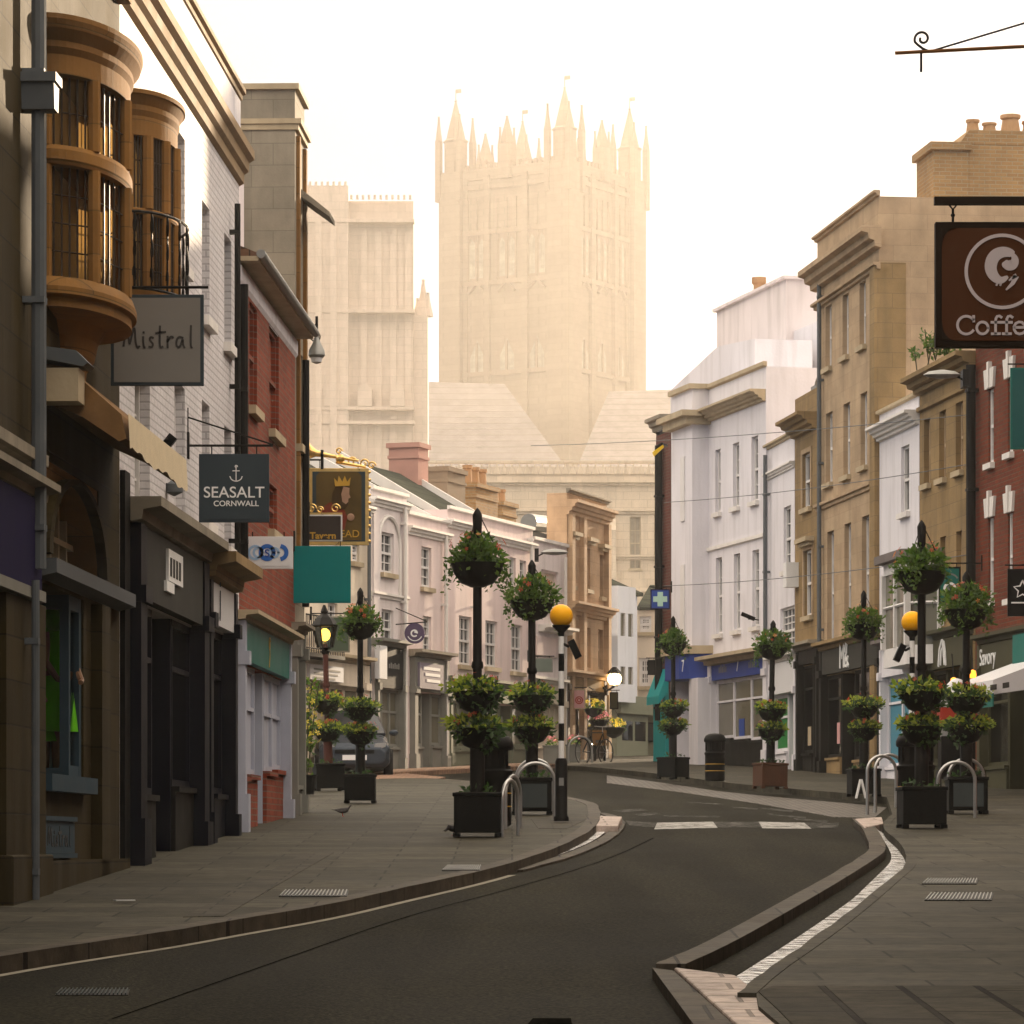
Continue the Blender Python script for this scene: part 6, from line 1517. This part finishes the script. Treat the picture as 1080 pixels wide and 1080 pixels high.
# ---- overhead wires across the street
def wire(label, p, q, sag=.25, r=.008):
    a, c_ = Vector(p), Vector(q); pts = [a*(1-s_)+c_*s_-Vector((0, 0, sag*4*s_*(1-s_))) for s_ in [k/14 for k in range(15)]]
    tag(MB().tube([tuple(x) for x in pts], r, 4).build('overhead_wire', 'pipe_grey'), label, 'wire')
wire('thin overhead wire crossing the upper windows of the tan building', P3(560, 470, 96), P3(1035, 436, 68.8), .1)
wire('thin overhead wire crossing the middle of the right facades', P3(700, 530, 95), P3(1042, 486, 68.2), .1)
wire('lowest thin overhead wire crossing the right facades', P3(700, 618, 95), P3(1035, 583, 68.7), .1)

# ---- plants
random.seed(5)
zp_ = P3(975, 385, 71.5); t = thing('parapet_plant', 'straggly green plants growing on the parapet of the stone house', 'plant', zp_)
f = MB(); g = MB()
for k in range(9):
    x = random.uniform(-.35, .5); hh = random.uniform(.3, .75); l_ = random.uniform(-.2, .2); g.tube([(x, 0, -.1), (x+l_, .05, hh)], .012, 4)
    leaves(f, 34, (x+l_*.7, 0, hh*.7), .16, hh*.4, .10, .2)
f.build('foliage', 'leaf', t); g.build('stem', 'olive', t)
t = thing('potted_climber', 'yellow flowering climber in a pot beside the grey corner shop', 'potted plant', pv_loc(322, 838))
MB().lathe([(.14, 0), (.19, .3), (.21, .32), (.17, .32)], 14).build('pot', 'planter', t)
f = MB(); g = MB(); p = MB()
for k in range(4):
    x = -.12+.08*k; g.tube([(x*.3, 0, .3), (x, 0, 1.1), (x*1.5+.05, 0, 1.85)], .012, 5)
    for j in range(10): leaves(f, 5, (x*(.4+j*.1)+.02, 0, .4+j*.16), .11, .10, .10, .2); 
    for j in range(5): blooms(p, 2, (x*(.8+j*.1)+.05, -.02, .95+j*.18), .10, .09, .05, False)
g.build('stem', 'olive', t); f.build('foliage', 'leaf', t); p.build('blooms', 'petal_yellow', t)

# ---- parked car below the arched house
t = thing('parked_car', 'blue grey hatchback parked below the cream house, seen from the front', 'car', (mx_(374, 81.0), 81.0, gz(81.0)+.03), R(4))
W2 = .74
def loft(mb, secs):
    n = len(secs[0]); i = len(mb.v)
    for s_ in secs: mb.v += s_
    for k in range(len(secs)-1):
        for q_ in range(n): mb.f.append((i+k*n+q_, i+k*n+(q_+1) % n, i+(k+1)*n+(q_+1) % n, i+(k+1)*n+q_))
    mb.f.append(tuple(range(i, i+n))); mb.f.append(tuple(range(i+(len(secs)-1)*n, i+len(secs)*n)))
def sec(y, w_, z0_, z1_, r=.1): return [(-w_, y, z0_+r), (-w_+r, y, z0_), (w_-r, y, z0_), (w_, y, z0_+r), (w_, y, z1_-r), (w_-r*1.2, y, z1_), (-w_+r*1.2, y, z1_), (-w_, y, z1_-r)]
g = MB(); loft(g, [sec(0, .66, .28, .62), sec(.12, .76, .2, .74), sec(.9, W2, .18, .90), sec(1.1, W2, .18, .95), sec(3.3, W2, .18, .98), sec(3.75, .74, .3, .9)])
bd = g.build('body', 'car_paint', t, smooth=False, bevel=.03)
g = MB(); loft(g, [sec(1.02, .70, .90, .97, .02), sec(1.65, .58, .92, 1.44, .08), sec(2.9, .57, .92, 1.46, .08), sec(3.55, .68, .92, 1.0, .03)]); g.build('cabin', 'glass', t)
g = MB(); g.box(-.54, .54, 1.68, 2.9, 1.445, 1.475); g.build('roof', 'car_paint', t, bevel=.01)
for sx in (-1, 1):
    g = MB(); g.prism([(sx*.40, .60), (sx*.66, .64), (sx*.68, .74), (sx*.44, .72)], .02, .12); g.build('headlight', 'steel', t)
    MB().ball((sx*.88, 1.15, .98), .10, 10, 7, sx=1, sy=.6, sz=.7).build('mirror', 'car_paint', t)
    for y in (.75, 3.05):
        w_ = MB().lathe([(.30, -.10), (.31, -.06), (.31, .06), (.30, .10)], 20).xform(Matrix.Translation((sx*.74, y, .31)) @ Matrix.Rotation(R(90), 4, 'Y')).build('wheel', 'rubber', t)
        MB().lathe([(.19, -.105), (.19, .105)], 14).xform(Matrix.Translation((sx*.74, y, .31)) @ Matrix.Rotation(R(90), 4, 'Y')).build('rim', 'steel', w_)
MB().box(-.26, .26, -.02, .03, .36, .47).build('number_plate', 'white_paint', t); MB().box(-.42, .42, -.012, .05, .50, .58).build('grille', 'black_paint', t)

# ---- far end: cycle, trough, bench, lit lamp, person
Df = 96.5
def bicycle(label, loc, rz):
    t = thing('bicycle', label, 'bicycle', loc, rz)
    for x in (-.52, .52):
        g = MB(); g.tube([(x+.33*math.cos(a), 0, .34+.33*math.sin(a)) for a in [6.2832*k/20 for k in range(21)]], .018, 6); wv = g.build('wheel', 'rubber', t)
        g = MB()
        for k in range(8): g.tube([(x, 0, .34), (x+.32*math.cos(.785*k), 0, .34+.32*math.sin(.785*k))], .004, 3)
        g.build('spokes', 'steel', wv)
    MB().tube([(-.52, 0, .34), (-.12, 0, .82), (.38, 0, .84), (.52, 0, .34)], .018, 6).tube([(-.18, 0, .72), (-.02, 0, .30), (.38, 0, .80)], .018, 6).tube([(-.52, 0, .34), (-.02, 0, .30)], .014, 6).build('frame', 'black_paint', t)
    MB().tube([(.38, -.25, 1.0), (.36, 0, .98), (.38, .25, 1.0)], .014, 6).tube([(.37, 0, .82), (.36, 0, .98)], .014, 6).build('handlebar', 'steel', t)
    MB().ball((-.16, 0, .93), .13, 10, 6, sy=.6, sz=.35).build('saddle', 'rubber', t)
    return t
bicycle('dark bicycle leaning at the hoop by the carved stone building', (mx_(627, 95.5), 95.5, gz(95.5)+.03), R(55))
make_hoop('single steel cycle hoop with a bicycle at the far bend', (mx_(612, 95.2), 95.2, gz(95.2)+.02), .3, .62, .74)
def trough(label, px0, px1, D, colr, h_=.42, h0=.1):
    X0, X1 = mx_(px0, D), mx_(px1, D); t = thing('flower_trough', label, 'flower trough', (X0, D, gz(D)+h0), 0, 'flower troughs along the terrace')
    w_ = X1-X0; MB().box(0, w_, -.18, .18, 0, h_).box(-.02, w_+.02, -.2, .2, h_, h_+.03).build('box', 'grey_paint', t)
    f = MB(); p = MB(); n = max(1, int(w_/.3))
    for k in range(n): leaves(f, 40, (w_*(k+.5)/n, 0, h_+.1), .18, .14, .09, .2); blooms(p, 9, (w_*(k+.5)/n, 0, h_+.14), .18, .13, .05)
    f.build('foliage', 'leaf', t); p.build('blooms', colr, t)
trough('grey trough of pink flowers by the carved stone building', 597, 612, 95.8, 'petal_pink'); trough('grey trough in front of the low pink house', 573, 593, 94.0, 'petal_pink')
t = thing('bench', 'wooden bench end glowing in the low sun at the bend', 'bench', (mx_(625, 98.0), 98.0, gz(98.0)+.1)); w_ = mx_(640, 98)-mx_(625, 98)
MB().box(0, w_, -.25, .25, .40, .46).build('seat', 'stone_gold', t); MB().box(.03, .09, -.22, .22, 0, .40).build('leg', 'black_iron', t); MB().box(w_-.09, w_-.03, -.22, .22, 0, .40).build('leg', 'black_iron', t); MB().box(0, w_, .22, .27, .55, .80).box(.02, .08, .21, .26, .4, .55).box(w_-.08, w_-.02, .21, .26, .4, .55).build('backrest', 'stone_gold', t)
t = thing('wall_lantern', 'glowing lantern on a bracket at the far end of the street', 'lantern', P3(648, 716, 101.5))
MB().lathe([(.10, -.2), (.16, .14), (.20, .16), (.05, .32)], 6).build('frame', 'black_iron', t); MB().ball((0, -.02, 0), .19, 12, 8).build('lamp_glass', 'glow_white', t); MB().tube([(-.45, .3, -.1), (-.2, 0, -.32), (0, 0, -.2)], .03, 6).build('arm', 'black_iron', t)
def gauze_basket(label, px, py, D, colr, r=.26):
    t = thing('hanging_basket', label, 'hanging basket', P3(px, py, D), 0, 'hanging baskets on the carved stone building')
    bw = MB().lathe([(.05, -r*.8), (r*.7, -r*.5), (r, 0), (r*.9, .02)], 12).build('bowl', 'bowl', t)
    f = MB(); leaves(f, 90, (0, 0, .05), r*1.1, r*.7, .10, .3); f.build('foliage', 'leaf', t); p = MB(); blooms(p, 30, (0, 0, .08), r*1.1, r*.7, .06); p.build('blooms', colr, t)
    MB().tube([(-r, 0, 0), (0, 0, .55), (r, 0, 0)], .008, 4).tube([(0, 0, .5), (-.1, .5, .6)], .015, 4).build('hanger', 'black_iron', t)
gauze_basket('hanging basket of yellow flowers on the carved stone building', 626, 748, 99.2, 'petal_yellow'); gauze_basket('hanging basket of pink flowers lower on the carved stone building', 632, 760, 99.8, 'petal_pink')
gauze_basket('hanging basket of yellow flowers under the far glowing lantern', 647, 768, 102.0, 'petal_yellow', .34)
t, w, h = hang('shop_sign', 'dark green pointed hanging board below the glowing lantern', 101.8, 643, 652, 730, 748, 'olive', 'charcoal', wallx=mx_(640, 101.8), bar=728)
# ---- red and white cart and notice by the right shops
Dq = 62.0; t = thing('vending_cart', 'red and white cart with a domed white top under the dark awning', 'cart', (mx_(1009, Dq), Dq, gz(Dq)+.126))
MB().box(-.28, .28, -.25, .25, .25, .95).build('body', 'black_paint', t, bevel=.02); MB().box(-.30, .30, -.27, .27, 1.12, 1.42).build('red_panel', 'red_paint', t, bevel=.02); MB().prism([(-.34, 1.425), (.34, 1.425), (.20, 1.62), (-.20, 1.62)], -.28, .28).build('top', 'sign_white', t)
MB().lathe([(.18, 1.625), (.16, 1.8), (.08, 1.88), (.01, 1.9)], 16).build('dome', 'sign_white', t, smooth=True); MB().box(-.26, .26, -.2, .2, .95, 1.12).build('counter', 'steel', t)
for sx in (-.3, .3): MB().lathe([(.2, -.03), (.2, .03)], 16).xform(Matrix.Translation((sx, 0, .2)) @ Matrix.Rotation(R(90), 4, 'Y')).build('wheel', 'rubber', t)
for i_, (px, py) in enumerate(((1006, 720), (1026, 712))):
    D_ = 64.0; o = MB().lathe([(.05, -.05), (.06, 0), (.05, .07), (.01, .09)], 12).build('warning_lamp', 'amber_lamp', smooth=True, loc=P3(px, py, D_)); tag(o, ('amber lamp glowing in the dark shopfront, lower left of the two', 'amber lamp glowing in the dark shopfront, upper right of the two')[i_], 'lamp', 'amber lamps under the dark awning')
    MB().tube([(0, 0, .05), (0, .3, .5)], .012, 5).build('stem', 'black_iron', o)
t = thing('notice_board', 'small pale blue notice on a stand behind the cycle hoops', 'notice', pv_loc(1018, 850)); MB().prism([(-.07, .95), (.08, .93), (.10, 1.25), (-.04, 1.27)], -.01, .01).build('sheet', 'sign_white', t); MB().tube([(0, .02, 0), (.02, .02, 1.1)], .015, 6).build('stand', 'black_iron', t)
t = thing('pavement_sign', 'small white folded pavement sign at the kerb beside the cycle hoops', 'pavement sign', pv_loc(908, 842)); MB().prism([(-.09, 0), (-.02, .30), (.02, .30), (.09, 0), (.06, 0), (0, .26), (-.06, 0)], -.06, .06).build('board', 'white_paint', t)

# ---- pigeons
def pigeon(label, loc, rz, peck=0):
    t = thing('pigeon', label, 'pigeon', loc, rz, 'pigeons on the left pavement'); t.scale = (.72,)*3
    g = MB(); secs = []
    prof = [(-.20, .125, .010, .004), (-.13, .115, .028, .010), (-.08, .11, .042, .030), (-.02, .105, .055, .050), (.05, .11, .055, .052), (.10, .125, .040, .042), (.125, .155-peck*.06, .026, .028), (.14, .18-peck*.1, .024, .024), (.155, .195-peck*.12, .018, .020), (.165, .20-peck*.13, .006, .008)]
    i = len(g.v); n = 12
    for (x, z, ry, rz_) in prof:
        for k in range(n): a = 2*math.pi*k/n; g.v.append((x, ry*math.cos(a), z+rz_*math.sin(a)))
    for j in range(len(prof)-1):
        for k in range(n): g.f.append((i+j*n+k, i+j*n+(k+1) % n, i+(j+1)*n+(k+1) % n, i+(j+1)*n+k))
    g.f.append(tuple(range(i, i+n))); g.f.append(tuple(range(i+(len(prof)-1)*n, i+len(prof)*n)))
    g.build('body', 'pigeon', t, smooth=True)
    zb_ = .195-peck*.12
    MB().tube([(.165, 0, zb_), (.195, 0, zb_-.012)], [.007, .002], 6).build('beak', 'charcoal', t)
    for s_ in (-1, 1): MB().tube([(.0, s_*.025, .07), (.01, s_*.025, .0), (.035, s_*.028, .003)], .005, 5).build('leg', 'red_paint', t)
    for s_ in (-1, 1): MB().prism([(-.17, .12), (-.06, .085), (.06, .10), (.07, .135), (-.02, .15)], s_*.045, s_*.060).build('wing', pm('grey_wing_feathers', (.10,.095,.095), .6, .4, 20, .1), t)
pigeon('pigeon standing alone on the open left pavement', pv_loc(361, 861), R(10)); pigeon('pigeon half hidden beside the black planter of the left flower post', pv_loc(479, 881), R(200), 1)
o = MB().box(-.08, .08, -.03, .03, 0, .008).build('litter_scrap', 'sign_white', loc=pv_loc(131, 950)); o.rotation_euler.z = .5; tag(o, 'small scrap of pale paper on the near left pavement', 'litter')
# ================================================================== CATHEDRAL, far up the street
D0 = 418.0; k0 = F/D0
cx, cy = mx_(573, D0), D0+2
TH = math.atan2(7.4, 11.9); zg_ = gz(D0)
cat = thing('cathedral', 'huge pale cathedral with pinnacled square tower fading in the haze', 'cathedral', (cx, cy, zg_), 0)
MB.xf = None
def cz(y, k=k0): return H+(YH-y)/k-zg_
rot = Matrix.Rotation(-TH, 4, 'Z')          # left face runs away to the left, right face away to the right
s2 = 7.0; hw = s2+.55
zp = cz(186)
g = MB(); g.box(-hw, hw, -hw, hw, -14, zp)
# bays: three tall panels on each face, with window pairs above and blind panels below
fr = MB(); dks = []
for q in range(4):
    r4 = Matrix.Rotation(math.pi/2*q, 4, 'Z'); i0 = len(fr.v); dl = []
    for x in (-2.45, 2.45): fr.box(x-.35, x+.35, -hw-.45, -hw+.01, -14, zp-.5)
    for x in (-5.3, 5.3): fr.box(x-.25, x+.25, -hw-.25, -hw+.01, -14, zp-.5)
    for z in (cz(202), cz(250), cz(303), cz(398)): fr.box(-hw+1, hw-1, -hw-.30, -hw+.01, z-.25, z+.25)
    for bx in (-4.3, 0, 4.3) if False else (-3.85, 0, 3.85):
        for dx_ in (-.62, .62):
            fr.box(bx+dx_-.62, bx+dx_-.50, -hw-.2, -hw+.01, cz(300), cz(215)); fr.box(bx+dx_+.50, bx+dx_+.62, -hw-.2, -hw+.01, cz(300), cz(215))
            dk = MB(); dl.append(dk); dk.prism([(bx+dx_-.36, cz(297)), (bx+dx_+.36, cz(297)), (bx+dx_+.36, cz(262)), (bx+dx_, cz(254)), (bx+dx_-.36, cz(262))], -hw-.02, -hw+.05)
            if False: dk.box(bx+dx_-.14, bx+dx_+.14, -hw-.02, -hw+.05, cz(322), cz(316))
            fr.prism([(bx+dx_-.55, cz(262)), (bx+dx_-.55, cz(250)), (bx+dx_+.55, cz(250)), (bx+dx_+.55, cz(262)), (bx+dx_, cz(246))], -hw-.12, -hw+.01)
        fr.prism([(bx-1.1, cz(312)), (bx, cz(300)), (bx+1.1, cz(312)), (bx+1.0, cz(314)), (bx, cz(304)), (bx-1.0, cz(314))], -hw-.35, -hw+.01)
        dk = MB(); dl.append(dk); dk.prism([(bx-.9, cz(397)), (bx+.9, cz(397)), (bx+.9, cz(380)), (bx, cz(362)), (bx-.9, cz(380))], -hw-.02, -hw+.05)
        fr.box(bx-.12, bx+.12, -hw-.2, -hw+.01, cz(397), cz(365))
    # pierced parapet
    n = 17
    for k in range(n):
        x = -hw+1.3+(2*hw-2.6)*(k+.5)/n
        fr.box(x-.18, x+.18, -hw-.2, -hw+.2, zp+.3, zp+.85)
    fr.box(-hw+1, hw-1, -hw-.22, -hw+.22, zp-.9, zp+.3)
    fr.xform(r4, i0)
    if q in (0, 1): dks += [x.xform(r4) for x in dl]
g.xform(rot); fr.xform(rot)
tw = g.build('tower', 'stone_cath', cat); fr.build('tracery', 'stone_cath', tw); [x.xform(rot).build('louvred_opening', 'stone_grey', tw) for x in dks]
def spire(g, x, y, z, r, h, n=8):
    g.lathe([(r, z), (r*.78, z+h*.25), (r*.42, z+h*.62), (.10, z+h*.96), (.22, z+h*.975), (.05, z+h)], n, (x, y, 0), 1, 1, math.pi/8)
for (sx, sy) in ((-1,-1), (1,-1), (1,1), (-1,1)):
    g = MB(); x, y = sx*s2, sy*s2
    g.box(x-1.35, x+1.35, y-1.35, y+1.35, -14, zp+.2)
    g.lathe([(1.28, zp), (1.28, cz(152)), (1.45, cz(150)), (1.2, cz(148))], 8, (x, y, 0), 1, 1, math.pi/8)
    spire(g, x, y, cz(151), 1.15, cz(106)-cz(151))
    for (ex, ey) in ((-1,-1), (1,-1), (1,1), (-1,1)):
        px, py = x+ex*1.35, y+ey*1.35
        g.box(px-.30, px+.30, py-.30, py+.30, zp-3, cz(150)); spire(g, px, py, cz(150), .38, cz(124)-cz(150), 4)
    g.tube([(x, y, cz(107)), (x, y, cz(95))], .05, 5); g.box(x-.02, x+.7, y-.04, y+.04, cz(99), cz(95))
    g.xform(rot); g.build('corner_pinnacle', 'stone_cath', cat)
for (x, y) in ((0,-1), (1,0), (0,1), (-1,0)):
    g = MB(); x *= hw; y *= hw
    for d in (-1,):
        g.prism([(x-.75, y-.75), (x+.75, y-.75), (x+.75, y+.75), (x-.75, y+.75)], zp-1, cz(160), 'z')
        spire(g, x, y, cz(160), .85, cz(130)-cz(160), 4); spire(g, x+.55, y+.55, cz(165), .3, cz(142)-cz(165), 4); spire(g, x-.55, y-.55, cz(165), .3, cz(142)-cz(165), 4)
    g.xform(rot); g.build('face_pinnacle', 'stone_cath', cat)
# nave and transept roofs, with the clerestory wall below
O = Vector((cx, cy, zg_))
def loc(px, py, D): p = P3(px, py, D); return (p[0]-cx, p[1]-cy, p[2]-zg_)
def roofpoly(name, pts, mat):
    g = MB(); P_ = [Vector(loc(*p)) for p in pts]
    g.quad(*[tuple(p) for p in P_]); back = [tuple(p+Vector((0, 16, -2 if p.z < 20 else -.4))) for p in P_]; g.quad(*back[::-1])
    for k in range(len(P_)):
        j = (k+1) % len(P_); g.quad(tuple(P_[k]), back[k], back[j], tuple(P_[j]))
    return g.build(name, mat, cat)
roofpoly('nave_roof', [(425,494,372), (598,494,372), (532,405,386), (425,402,386)], 'lead')
roofpoly('transept_roof', [(608,494,376), (760,494,376), (760,409,390), (642,413,390)], 'lead')
g = MB()
for (xa, xb, D, yt) in ((400, 770, 369, 492),):
    x0, y0, _ = loc(xa, yt, D); x1, _, zt = loc(xb, yt, D); g.box(x0, x1, y0, y0+8, -14, zt)
    for k in range(26):
        x = x0+(x1-x0)*(k+.5)/26; g.box(x-.25, x+.25, y0-.5, y0, -14, zt-.5)
g.build('clerestory_wall', 'stone_cath', cat)
# west tower
kW = F/290.0
def W3(px, py): p = P3(px, py, 290.0); return p[0]-cx, p[2]-zg_
wy = 290.0-cy; g = MB(); x0, _ = W3(300, 0); x1, zt = W3(436, 212); xm_, zt2 = W3(368, 198)
g.box(x0, x1, wy, wy+9, -20, zt); g.box(x0, xm_, wy-1.0, wy+6, -20, zt2)
n = 10
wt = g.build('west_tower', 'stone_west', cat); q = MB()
for k in range(9):
    x = x0+.4+(x1-x0-.8)*k/8; q.box(x-.25, x+.25, wy-1.2 if x < xm_ else wy-.2, wy+.01, -20, zt-(2.2 if x > xm_ else 1.4))
for yb in (235, 330, 432, 447): 
    z = W3(0, yb)[1]; q.box(x0, x1+.1, wy-1.1, wy+.02, z-.12, z+.12)
for k in range(22):
    x = x0+(x1-x0)*(k+.5)/22; z = zt2 if x < xm_ else zt; q.box(x-.10, x+.10, wy-1.0, wy-.6, z, z+.30)
for k in range(4):
    x = x0+1.2+(x1-x0-2.4)*k/3; q.prism([(x-.55, W3(0,430)[1]), (x+.55, W3(0,430)[1]), (x+.55, W3(0,412)[1]), (x, W3(0,404)[1]), (x-.55, W3(0,412)[1])], wy-1.15, wy+.01)
q.build('tracery', 'stone_west', wt)
for k in range(5):
    q = MB(); x = x0+.95+(x1-x0-1.9)*k/4; q.prism([(x-.28, W3(0,420)[1]), (x+.28, W3(0,420)[1]), (x+.28, W3(0,345)[1]), (x, W3(0,336)[1]), (x-.28, W3(0,345)[1])], wy-1.06 if x < xm_ else wy-.06, wy+.05)
    q.build('louvred_opening', 'stone_west', wt); q = MB()
    q.prism([(x-.22, W3(0,325)[1]), (x+.22, W3(0,325)[1]), (x+.22, W3(0,255)[1]), (x, W3(0,246)[1]), (x-.22, W3(0,255)[1])], wy-1.06 if x < xm_ else wy-.06, wy+.05)
    q.build('louvred_opening', 'stone_west', wt)
g = MB(); x2, zb_ = W3(451, 332)
g.box(x1+.002, x2, wy+.5, wy+4, -20, zb_)
for px, yt, r in ((440, 312, .3), (446, 292, .45), (451, 306, .35)): 
    x, z = W3(px, yt); spire(g, x, wy+1.2, zb_, r*1.3, z-zb_, 4)
g.build('stair_turret', 'stone_west', cat)

# ---- gatehouse with battlements between terrace and cathedral
b = Bld('stone_gatehouse', 'broad pale stone gatehouse with zigzag parapet behind the terrace', 'gatehouse', (440, 215.0), (760, 215.0), 12)
for (x0, x1, y0, y1) in ((560,572,560,600), (664,676,545,600), (520,530,520,545), (690,700,540,590)):
    b.win(x0, x1, y0, y1, 'trim', 'stone_grey', 2, 2, sill='trim', reveal=.4)
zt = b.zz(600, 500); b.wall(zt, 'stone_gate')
for y, pr in ((540, .3), (588, .25), (510, .35), (625, .25)):
    z = b.zz(600, y); b.band('string_course', z-.15, z+.15, 'stone_gate', pr, 0, b.len, 2, endp=0)
g = MB(); n = 40
for k in range(n):
    x = b.len*k/n; w_ = b.len/n; g.prism([(x+.03, zt), (x+w_-.03, zt), (x+w_/2, zt+.62)], -.12, .25)
g.box(0, b.len, -.2, .3, zt+.62, zt+.75); b.part('parapet', g, 'stone_gate')
for x in (470, 585, 640, 705):
    u_ = b.u(x); g = MB(); g.box(u_-.5, u_+.5, -.7, .01, -2, b.zz(x, 560)); g.prism([(-.7, b.zz(x, 560)), (.01, b.zz(x, 560)), (.01, b.zz(x, 545))], u_-.5, u_+.5, 'x'); b.part('buttress', g, 'stone_gate')

# ================================================================== HAZE
m = bpy.data.materials.new('haze'); m.use_nodes = True; N = m.node_tree.nodes; L = m.node_tree.links
N.remove(N['Principled BSDF']); pv_ = N.new('ShaderNodeVolumePrincipled'); L.new(pv_.outputs[0], N['Material Output'].inputs['Volume'])
pv_.inputs['Color'].default_value = (.97, .93, .88, 1); pv_.inputs['Density'].default_value = HAZE_DENSITY; pv_.inputs['Anisotropy'].default_value = HAZE_G
g = MB(); g.box(-470, 470, -80, 790, -6, 96)
hz = g.build('haze', m); tag(hz, 'pale sunlit morning haze filling the street', 'haze', kind='stuff')
